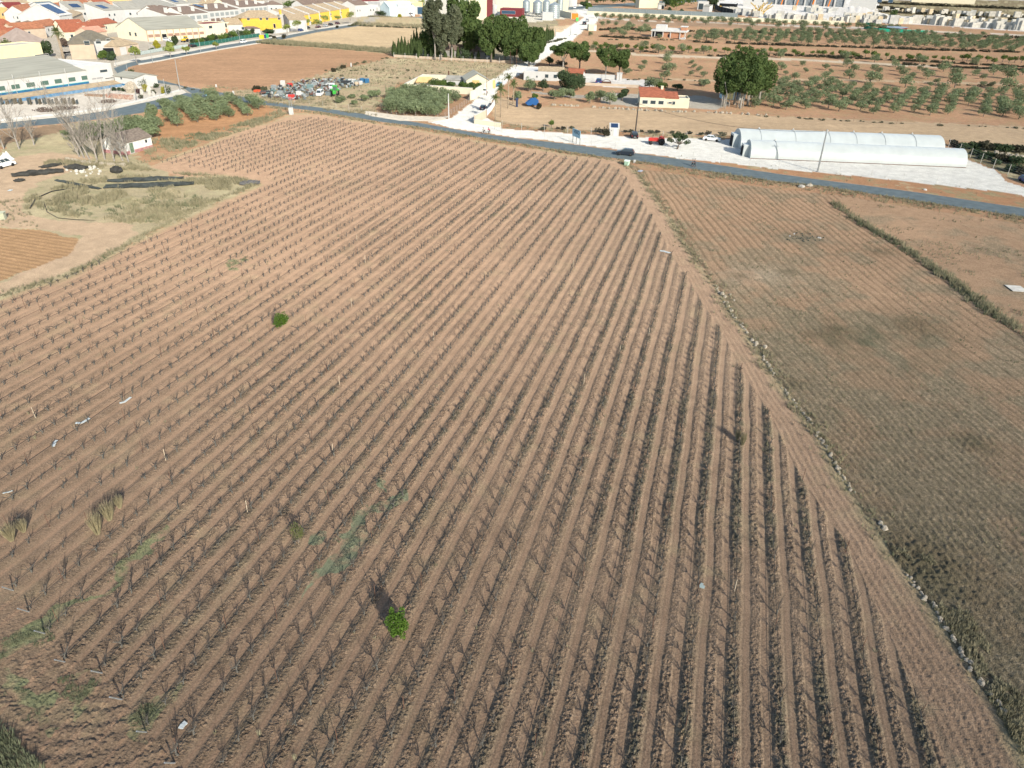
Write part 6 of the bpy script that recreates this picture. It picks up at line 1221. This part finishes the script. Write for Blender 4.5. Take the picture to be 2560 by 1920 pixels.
# ================= feed factory with silos =================
metal=mat('silo_metal',(.46,.52,.53),.38,.6,.12,metal=.55,stretch=(6,6,.3)); darkred=mat('dark_red_cladding',(.19,.03,.035),.6,.6,.1)
e=hp('factory_building','cream factory building edged in dark red at the top edge',1172,49,1217,50,-10,30,'flat',0,cream,darkred,cat='factory building'); 
A=at(1172,49); Lb=(at(1217,50)-A).length; hb=hgt(A,-10); MB().box(Lb+.01,-.3,0,Lb+5,12,hb+1).build('corner_pillar',darkred,e)
hp('factory_building','long cream factory wall behind the silos',1240,27,1420,32,-8,30,'flat',0,cream,darkred,cat='factory building')
hp('office','dark red factory office with a long glass strip',1250,41,1305,43,22,20,'flat',0,darkred,darkred,cat='office',wins=(('F',1.5,hgt(at(1250,41),22)*.35,(at(1305,43)-at(1250,41)).length*.62,hgt(at(1250,41),22)*.45,'window',glassb),))
def silo(x,yb,yt,w_,label,leg=0,m=metal,cone=.35):
    P,h,D_=dims(x,yb,yt,w_); R=D_/2; e=empty('silo',P,0,label,'silo'); zl=h*leg; prof=[]
    n=14 if m is metal else 5
    for i in range(n+1):
        z=zl+(h*(1-cone*.5)-zl)*i/n; prof.append((R*(1+.012*(i%2)),z))
    MB().lathe(prof,28).build('body',m,e,smooth=False); zt=h*(1-cone*.5); MB().lathe([(R*1.04,zt+.01),(R*.55,zt+(h-zt)*.55),(R*.14,h),(R*.14,h*1.03)],24).build('roof',m,e)
    if leg:
        MB().lathe([(R*.2,zl*.35),(R*.98,zl-.01)],24).build('hopper',m,e)
        for k in range(8): a=k*math.pi/4; MB().tube([(R*math.cos(a),R*math.sin(a),0),(R*math.cos(a),R*math.sin(a),zl+.5)],.22,5).build('leg',steel,e)
    for k in range(1): MB().tube([(R*1.03,-.3,zl),(R*1.03,-.3,zt)],.14,4).build('ladder',steel,e)
silo(1315,37,-3,18,'leftmost round metal silo on legs',.22); silo(1343,42,-2,23,'second metal silo on legs from the left',.22); silo(1365,38,-3,18,'metal silo on legs left of the big ribbed one',.15); silo(1385,45.5,5,27,'big ribbed flat-bottomed metal silo in front',0); silo(1400,32,-8,13,'metal silo partly hidden at the right rear',0); silo(1428.5,14,-22,26,'white cylindrical tank at the top edge right of the silos',0,wht)
silo(1226,36,12,11,'left white factory tank with green base',0,wht,.1); silo(1237,37,11,12,'right white factory tank',0,wht,.1)
bx(1369,51,31,27,8,wht,'large white box trailer in front of the ribbed silo','trailer','trailer'); bx(1437,47,34,16,5,orgp,'orange shipping container by the upper white track','container','container'); bx(1443,53,44,6,3,mat('bright_green_plastic',(.12,.65,.15),.6),'bright green bag beside the orange container','bag','bulk_bag')
bx(1286,41,36,10,6,redp,'red lorry cab before the dark red office','lorry','lorry'); bx(1227,38,30,7,1,grnp,'green panel at the foot of the white tank','panel','panel')
wall('wall','low cream yard wall before the orange container',[(1395,38),(1412,43),(1428,47)],5,.5,cream); MB()
vehicle('hatch',CW,1437,21,1440,14,'white car driving on the upper end of the white track',L=7.5,name='car'); vehicle('hatch',CK,1461,62,1468,54,'dark car leading down the upper white track',L=7.2,name='car'); vehicle('hatch',CS,1468,54,1474,47,'silver-blue car following behind the dark one on the white track',L=6.8,name='car'); vehicle('bigvan',CW,1206,41,1190,41,'white van parked before the cream factory wall',L=8,cat='van',name='van')
for i,(x,yb,yt,w_) in enumerate(((1478,12,-30,40),(1500,13,-30,40),(1530,14,-30,44),(1560,15,-30,40),(1585,15,-28,36),(1668,22,-16,30),(1690,25,-12,34),(1780,22,-14,24),(1720,14,-22,50),(1460,20,2,18),(1470,26,8,16),(2010,-2,-30,60))):
    if i<11: single('x','tree','','tree',x,yb,yt,w_,darkm if i%2 else almondm,900,1.0,.55,seed=400+i,low=-.6,group='dark trees at the top edge '+('left' if x<1600 else 'right')+' of the cream block house')['label']='dark tall tree at the top edge '+('left of the cream block house' if x<1600 else 'right of the cream block house'); 
for i,(x,yb,yt,w_) in enumerate(((1703,40,22,12),(2231,49,24,20),(1673,34,18,8))):
    single('x','tree',['conical dark tree behind the line of round trees','lone green tree between the stone blocks of the quarry','small dark conifer behind the wall'][i],'tree',x,yb,yt,w_,darkm if i!=1 else pinem,700,.6,.6,seed=430+i)
hp('warehouse','long low pale warehouse at the top right edge',2278,5,2436,11,-8,24,'flat',0,cream,maroon,cat='warehouse')
# ================= town =================
# avenue side, near
hp('villa','grey villa with broad brown-grey hipped roof and white dormer left of the tall palm',48,137,130,130,112,17,'hip',6.0,wht,mat('mauve_roof',(.33,.27,.235),.9,.5,.12),cat='villa',wins=(('F',4,3,1.6,1.2),('F',9,3,1.6,1.2)))
hp('house','beige house with dark hipped roof and open garage',181,149,243,147.5,111,14,'hip',3.4,beige,mat('dark_hip',(.19,.17,.13),.9,.6,.15),wins=(('F',12.6,.1,4.4,4.3,'garage',dark),('F',6,5.5,2.2,1.8),('F',10.5,6,2.2,1.2)),near=True)
hp('house','beige and white two storey house with grey-green hipped roof',240,141,293,136,103,15,'hip',3.8,wht,mat('dark_hip2',(.17,.155,.12),.9,.6,.15),wins=(('F',2,5.8,2.0,1),('F',7,5.8,2.0,1)))
hp('house','tan-roofed bungalow with white garage door by the avenue',296,140,350,131,117,13,'hip',3.2,beige,ttile,wins=(('F',2.2,.1,4.6,3.2,'garage',wht),('F',10,1.2,2.2,2.2)))
hp('warehouse','pale yellow flat warehouse wall behind the white factory',-60,168,112,148,126,10,'flat',0,mat('pale_yellow_wall',(.80,.72,.44),.85,.6,.06),concg,cat='warehouse',wins=(('F',28,1.2,7,.9,'window',dark),('F',42,1.2,7,.9,'window',dark),('F',54,1.2,5,.9,'window',dark)))
A,B=at(371,104),at(514,94.5); L=(B-A).length; h=hgt(A,76); ws=[]
for i in range(9):
    u=L*(i+.1)/9; ws.append(('F',u-L/9*.14,0.05,L/9*.12,h*.98,'pier',brick)); ws.append(('F',u,h*.03,L/9*.8,h*.27,'panel',cream)) if i>4 else 0; 
    if i!=2: ws.append(('F',u,h*.33,L/9*.82,h*.31,'panel',mat('brown_panels',(.36,.23,.17),.8,3,.2)))
ws+= [('F',L*2.15/9,0.1,L/9*.75,h*.60,'door',dark),('L',9,h*.35,1.8,2),('L',14,h*.35,1.8,2)]
house('warehouse','large warehouse with grey gabled roof and orange brick piers along the avenue',A,B,27,h,'gx',5.2,cream,sheet,cat='warehouse',wins=ws,fm=cream,near=True,o=.2)
A2=at(368,103.5); d=(B-A).normalized()
e=hp('office_building','cream two storey office with brick window bays right of the warehouse',517,95,577,89,62,14,'flat',0,cream,maroon,cat='office building',wins=(('F',3,4.6,3,1.6),('F',17,4.4,1.6,2.4,'window',dark),('F',23,4.4,3,1.8),('F',16.6,1.5,2.2,2.6,'panel',brick),('F',23,1.5,3,2.6,'panel',brick)))
he('house','white house with tan roof between office and yellow house',570,61.5,606,60.5,6,12,'gx',3,wht,ttile,wins=(('F',8,3,1.8,1.6),))
he('porch_house','low porch with brown tiled roof before the yellow house',605,72,650,72,3.2,6,'hip',1.2,wht,btile,cat='porch')
A=at(608,79.5);B=at(706,77)
hp('house','wide bright yellow house with tan hipped roof and white windows',608,77,706,75,46,15,'hip',4.2,yell,ttile,wins=tuple(('F',u,6,1.9,1.6) for u in (3.4,11.5,15.5,23.5,29,32.6))+(('F',20,1.2,1.6,2.6,'door',dark),),chim=((26,2,1.2,9,11.5),))
wall('garden_wall','white garden wall before the yellow house',[(684,84),(722,80)],2.4,.4,wht); 
x0=[(723,45,66),(746,41,63),(772,36.5,60),(798,32,57.5),(824,28,54.5),(850,24,51.5),(874,20.5,49)]
for i,(x,ye,yb) in enumerate(x0):
    w_=25 if i<6 else 15; hh=6.6
    he('terraced_house',['first yellow terraced house next to the white gable end','second yellow terraced house in the sawtooth row','third yellow terraced house in the sawtooth row','fourth yellow terraced house, with a dark solar roof strip','fifth yellow terraced house in the sawtooth row','sixth yellow terraced house, with blue solar panels','last yellow terraced house at the far end of the row'][i],x,ye,x+w_,ye-w_*.155,hh,13,'shed',4.2,yell,ttile,
       wins=(('F',1.0,3.6,1.3,1.5),('F',2.8,3.6,1.3,1.5),('F',1,.1,2.5,2.2,'porch',wht)),extra=((-.6,-.3,.9,13.3,hh+.5,'shed',4.3,wht,wht),),o=.15,group=None,cat='terraced house',solar=(((1.5,4.5,2,11,hh+1.0,hh+3.9),) if i in (3,5) else ()))
he('gable_house','white gable end house at the near end of the yellow row',705,44,723,50,6.4,11,'gy',2.6,wht,ttile,cat='house')
for i,(x,y,hx,pm_,lb,k) in enumerate(((752,78,10,CB,'dark blue car parked at the near end of the avenue row','hatch'),(769,72,10,CK,'black car parked behind the dark blue one','hatch'),(796,70,10,CM,'maroon car parked in the middle of the avenue row','hatch'),(814,67,12,CS,'silver car parked on the avenue right of the maroon car','hatch'),(827,63.5,10,CK,'black car between silver and plum cars on the avenue','hatch'),(844,60.5,10,CM,'plum coloured car at the far end of the parked row','hatch'),(730,73,8,CK,'black car under the shaded carport','hatch'),(482,118,10,CK,'black car parked beside the green hedge','hatch'),(338,137,10,CS,'silver car parked before the bungalow','hatch'),(352,136,10,CW,'white car parked next to the silver one by the bungalow','hatch'),(417,102,8,CW,'white car at the warehouse door','hatch'),(425,109,8,CW,'white car parked on the forecourt of the warehouse','hatch'))):
    vehicle(k,pm_,x,y,x+hx,y-1.5,lb,L=4.6)
vehicle('bigvan',CW,609,107.5,620,105.5,'white minibus driving along the avenue',cat='van',name='van',L=4.6)
bx(654,98,88,10,1.6,yelp,'yellow recycling container by the avenue','container','recycling_container'); bx(662,96.5,87,5,1.6,CB,'blue recycling container between yellow and green ones','container','recycling_container'); bx(667,95.5,85,7,1.6,grnp,'green recycling container by the avenue','container','recycling_container')
P=at(463,104); tractor(yelp,463,105,455,106,'yellow backhoe parked before the warehouse',True,1.1)
for i in range(17):
    x=482+i*9.8; y=112-(x-482)*.172; single('x','hedge_tree','bushy tree in the hedge between warehouse and avenue','tree',x+RND.gauss(0,2),y,y-RND.uniform(13,20),RND.uniform(13,18),almondm if i%3 else darkm,420,.35,.5,seed=500+i,low=-.9,group='bushy trees in the hedge along the avenue')
fence('fence','dark green mesh fence along the hedge by the avenue',[(476,119),(520,113),(560,107),(600,99),(650,92)],2.0,4,steel,0,.05,panel=mat('dark_green_mesh',(.03,.13,.10),.9,2,.3))
fence('fence','pale mesh fence of the bungalow garden',[(352,138),(400,129),(430,124),(470,119)],1.6,4,steel,3,.05,panel=mat('pale_mesh',(.40,.46,.44),.9,2,.2))
for i,(x,yb,yt,w_,lf,lb) in enumerate(((260,150,126,22,almondm,'leafy tree left of the pair before the two storey house'),(280,151,128,20,darkm,'darker tree right of the pair before the two storey house'),(394,122,102,13,yelm,'golden conical conifer left of the warehouse'),(440,118,90,14,darkm,'dark conical cypress before the warehouse'),(426,120,104,20,springm,'spring green bush before the warehouse'),(122,143,102,24,darkm,'dark conical conifer right of the grey villa'),(97+65,118,96,18,purp,'reddish leafless treetop behind the tall palm'),(380,128,122,12,darkm,'low green hedge by the bungalow'),(673,84,73,26,darkm,'dark green clipped hedge before the yellow house'),(722,20,0,26,almondm,'green tree left behind the yellow terrace'),(740,22,2,20,darkm,'dark tree in the middle behind the yellow terrace'),(757,20,-6,30,almondm,'leafy tree right behind the yellow terrace'),(955,40,27,30,darkm,'dark hedge mound at the end of the avenue'),(937,37,16,16,springm,'pale spring tree at the end of the avenue'),(965,38,12,14,springm,'spring tree before the pale blue workshop'),(999,44,35,9,yelm,'bright yellow bush before the pale blue workshop'),(1055,30,-6,16,springm,'pale spring tree by the yellow building at the top'))):
    single('x','tree' if 'hedge' not in lb and 'bush' not in lb else 'shrub',lb,'tree' if 'hedge' not in lb and 'bush' not in lb else 'shrub',x,yb,yt,w_,lf,700,.5,.55,seed=540+i,low=-.8,r0=.15)
for i,(x,yb,yt,w_) in enumerate(((427,145,115,28),(467,137,116,18),(541,125,104,14),(719,90,60,18),(744,82,50,22),(793,78,48,26),(813,64,38,20),(877,61,28,20),(343,160,114,26),(770,70,46,14),(845,56,38,16))):
    single('x','street_tree','spring green street tree with pale trunk along the avenue','tree',x,yb,yt,w_,springm,330,.42,.72,seed=570+i,group='spring green street trees along the avenue',fill=.3,bm=barkw,r0=.14)
for i,(x,yb,yt) in enumerate(((502,130,80),(601,108.5,77),(292,168,150),(382,157,109),(690,93,70),(766,78,57),(835,72,53))):
    pole(x,yb,yt,'tall pale street lamp along the avenue',steel,.13,lamp=1.2,cat='street lamp',name='street_lamp',group='street lamps along the avenue')
pole(450,224,147,'tall lamp pole at the road junction',steel,.16,lamp=1.8,cat='street lamp',name='street_lamp',xt=437); pole(416,240,197,'lamp pole at the tip of the planted garden',steel,.14,cat='street lamp',name='street_lamp',xt=408); pole(340,253,214,'pale pole before the factory garden',steel,.14,xt=337); pole(321,187,160,'slim pole by the bend of the avenue',steel,.13)
for x,yb,yt,lb in ((878,167,158,'white marker post on the edge of the ploughed field'),(541,218,212,'white marker post at the near edge of the ploughed field'),(584,235,228,'white milestone on the verge of the road'),(785,200,196,'tiny white post beside the ploughed field'),(1586,407,401,'small pale post by the waste container')):
    P=at(x,yb); MB().box(-.25,-.12,0,.25,.12,hgt(P,yt)).box(-.28,-.15,hgt(P,yt)+.003,.28,.15,hgt(P,yt)+.1).build('marker_post',wht,None,P,label=lb,cat='post')
e=empty('transformer_tower',at(729,286),0,'lattice tower with white transformer cabinet beside the road','tower'); h=hgt(at(729,286),242); b=MB()
for sx in (-.5,.5):
    for sy in (-.5,.5): b.tube([(sx,sy,-.1),(sx*.4,sy*.4,h)],.05,4)
for k in range(8): z=h*k/8; s_=.5-.3*k/8; b.tube([(-s_,-s_,z),(s_,-s_,z+h/8)],.03,3).tube([(s_,s_,z),(-s_,s_,z+h/8)],.03,3)
b.build('lattice',steel,e); MB().obox((0,0,h*.93),2.0,.12,.12).build('crossarm',steel,e); MB().box(-.6,-.5,0,.5,.4,1.9).build('cabinet',wht,e)
bx(520,239,235,11,1,mat('turquoise_paint',(.30,.55,.58),.7),'small turquoise trough on the traffic island','trough','trough')
# white arcades behind
for i,(x0_,y0_,x1_,y1_,lb) in enumerate(((420,39,519,31.5,'left white arcaded terrace with dark flat roof'),(522,28.5,596,22.5,'middle white arcaded terrace with dark roof'),(600,18.5,667,13.5,'right white arcaded terrace with dark roof'))):
    A=at(x0_,y0_,7.5);B=at(x1_,y1_,7.5); L=(B-A).length; ws=[]; n=max(4,int(L/6.5))
    for k in range(n): ws+= [('F',L*(k+.12)/n,4.0,L/n*.76,2.4,'balcony',mat('terrace_shade',(.30,.33,.33),.8)),('F',L*(k+.12)/n,.6,L/n*.76,2.4,'balcony',btile)]
    house('terrace_block',lb,A,B,15,7.5,'shed',3.4,wht,btile,wins=ws,cat='terrace',chim=tuple((L*(q+.3)/3,4,1.6,8,11.5) for q in range(3)),solar=(((3,8,7,14,9.8,11.3),) if i==1 else ()),o=.1)
for i,(x0_,y0_,x1_,y1_,rc,lb) in enumerate(((261,27,310,24,gtile,'grey-roofed white terraced house at the left of the upper row'),(310,24,359,23,gtile,'grey-roofed white terraced house second in the upper row'),(361,21.5,400,18,gtile,'grey-roofed white terraced house third in the upper row'),(402,17.5,440,13,gtile,'grey-roofed white terraced house fourth in the upper row'),(440,10,476,8,gtile,'white terraced house with blue solar roof'),(176,24,226,23,gtile,'white house with flat front and dark solar panel roof'),(372,31,398,37,btile,'white gabled house before the upper row'),(398,34,418,32,btile,'small white house with blue solar roof before the upper row'))):
    he('terraced_house',lb,x0_,y0_,x1_,y1_,7.5,15,'shed' if i<6 else 'gx',4.2,wht,rc,cat='terraced house',wins=(('F',3,4,1.5,1.6),('F',8,4,1.5,1.6),('F',6,.2,1.6,2.4,'door',glass)),solar=(((3,9,3,9,8.6,10.4),) if i in (0,4,5,7) else ()),o=.15)
he('big_house','tall white house with black solar roof and three slit windows',148,39,179,35,9,22,'gx',5.5,wht,wht,wins=(('F',2.5,4,1.2,3),('F',6,4,1.2,3),('F',9.5,4,1.2,3)),solar=((1,12,1,9.5,9.9,14.2),))
for i,(x0_,y0_,x1_,y1_,h,D_,k,rh,wc,rc,lb) in enumerate((
 (-20,66,35,62,5,13,'gx',2.6,beige,redtile,'low house with brownish red roof at the left edge of the town'),
 (63,58,123,56,5,12,'hip',2.4,cream,btile,'low cream house with brown hipped roof in the old quarter'),
 (36,74,112,70,5,11,'gx',2.6,beige,otile,'long low house with orange-red roof left of the green canvas'),
 (-20,88,36,84,5,12,'gx',3,beige,redtile,'red-roofed house right behind the squat palm'),(36,84,66,82,5,9,'gx',2.2,beige,redtile,'small red-roofed house next to the grey villa'),
 (-20,98,38,93,5,10,'gx',2.6,beige,otile,'orange-roofed house directly above the squat palm'),
 (112,66,150,60,5,10,'gx',2.4,wht,otile,'small orange-roofed house beside the green canvas'),
 (152,65,212,63,5,11,'gx',2.6,cream,redtile,'red-roofed house above the tall palm'),(160,80,222,78,5,11,'gx',3.2,cream,redtile,'wide red-roofed house right of the palm crown'),
 (222,72,262,66,5,10,'gx',2.6,beige,redtile,'red-roofed house left of the warehouse gable'),(248,62,292,56,5,10,'gx',2.2,cream,redtile,'flat red roof behind the warehouse gable'),(225,82,266,78,5,9,'gx',2.2,beige,mat('pink_tile',(.52,.28,.20),.9,.8,.2),'pale pink-roofed house before the warehouse'),
 (-20,22,17,20,8,12,'flat',0,ochre,redtile,'brick coloured house with flat roof at the left edge'),(18,20,62,19,7,12,'gx',3,wht,maroon,'white house with maroon roof in the upper left'),(62,33,98,26,6,12,'gx',4,wht,otile,'orange-roofed house with white ridge in the upper left'),(22,32,50,34,6,9,'flat',0,wht,wht,'plain white flat house in the upper left'),
 (112,20,150,18,8,14,'gx',3.2,wht,mat('slate_roof',(.16,.20,.22),.7,.6,.15),'house with dark slate grey roof near the top'),(150,22,176,20,7,12,'gx',3.2,wht,otile,'orange-red roofed house left of the solar roof'),(176,12,230,9,7,12,'gx',3,cream,otile,'long orange-roofed house near the top left'),(242,10,275,9,8,12,'gx',2.6,beige,redtile,'red-roofed house at the top between terraces'),(275,3,330,1,9,14,'gx',2.6,mat('salmon_render',(.68,.40,.25),.85,.6,.1),ochre,'salmon coloured block at the top edge'),
 (176,44,206,32,6,11,'hip',2.4,beige,ttile,'tan-roofed house before the upper terraces'),(20,10,75,8,7,14,'gx',2.6,wht,ttile,'long tan-roofed house at the top left edge'),(75,10,118,8,7,12,'flat',0,wht,wht,'white flat block at the top left'),(0,3,60,1,8,14,'flat',0,wht,wht,'white block at the very top left corner'),(100,2,170,0,8,14,'flat',0,cream,concg,'cream block at the top edge left of centre'),
 (476,8,530,6,7,13,'gx',4,cream,gtile,'grey-roofed cream house behind the white arcades'),(530,9,560,7,7,12,'gy',3.4,cream,ttile,'cream gabled house behind the middle arcade'),(560,6,590,4,7,12,'gx',3.2,wht,btile,'dark-roofed white house behind the middle arcade'),(668,12,707,12,7,13,'hip',3,wht,btile,'white house with brown hipped roof left of the green trees'),(757,12,800,10,7,12,'gx',3.2,wht,btile,'left white house with dark roof behind the yellow terrace'),(800,9,845,8,7,12,'gx',3.0,wht,btile,'middle white house with dark roof behind the yellow terrace'),(845,8,888,6,7,12,'gx',3.0,wht,btile,'right white house with grey roof behind the yellow terrace'),
 (888,13,920,11,9,14,'gx',3,wht,btile,'white house with dark roof at the end of the yellow terrace'),(920,14,945,13,8,12,'flat',0,wht,wht,'small white flat house at the end of the avenue'),(945,20,974,19,6,10,'flat',0,wht,wht,'low white house behind the spring trees'),(950,7,1000,6,9,16,'flat',0,wht,glassb,'long white building with dark window band at the top'),(1000,4,1040,2,10,14,'flat',0,mat('light_yellow',(.80,.66,.34),.85,.6,.06),wht,'light yellow building at the top edge'),(1030,8,1056,6,9,12,'flat',0,mat('light_yellow2',(.78,.62,.32),.85,.6,.06),wht,'yellow building left of the eucalyptus'),
 (600,3,660,1,7,14,'gx',3,wht,ttile,'tan-roofed white house at the top above the right arcade'),(845,0,900,-1,8,14,'flat',0,wht,wht,'white flat block at the top above the terrace'),(900,3,948,2,8,14,'gx',2.5,wht,maroon,'white house with maroon roof strip at the top'),(340,3,400,1,8,14,'gx',4,wht,gtile,'grey-roofed white house at the top edge, right of the salmon block'),(400,3,440,1,8,12,'gx',4,wht,gtile,'white-ridged grey-roofed house at the top edge'))):
    he('house',lb,x0_,y0_,x1_,y1_,h,D_,k,rh,wc,rc,wins=(('F',2.5,h*.45,1.4,1.6),('F',6.5,h*.45,1.4,1.6)),chim=((3,D_*.6,1,h+.5,h+2.6),) if k!='flat' else (),o=.3,group=None)
P=at(118,78); MB().box(-6,-3,3.5,6,3,3.7).box(-6,-3,0,-5.8,-2.8,3.5).box(5.8,-3,0,6,-2.8,3.5).box(-6,2.8,0,-5.8,3,3.5).box(5.8,2.8,0,6,3,3.5).build('canopy',mat('green_canvas',(.05,.40,.28),.8),None,P,label='green canvas canopy among the orange roofs',cat='canopy')
hp('workshop','pale blue gabled workshop with tall white door at the end of the avenue',975,42,1037,41,19,16,'gx',4,lblue,lblue,cat='workshop',wins=(('F',8,.1,11,11,'door',wht),('F',22,9,1.2,1.2),('F',34,9,1.2,1.2)))
hp('workshop','white annex with blue-grey gable right of the pale blue workshop',1036,36,1060,36,18,12,'flat',0,wht,wht,cat='workshop',wins=(('F',3,.1,8,6,'door',glassb),))
vehicle('bigvan',CW,1022,41,1012,41,'white pickup parked before the pale blue workshop',L=8,cat='van',name='van'); vehicle('hatch',CK,973,40,980,40,'black car left of the workshop door',L=6); vehicle('hatch',CK,990,41,998,41,'black car beside the yellow bush',L=6)
P=at(1027,42); person('person standing beside the white pickup at the workshop',P,1,jk,tb,'walk',1,s=2.2)
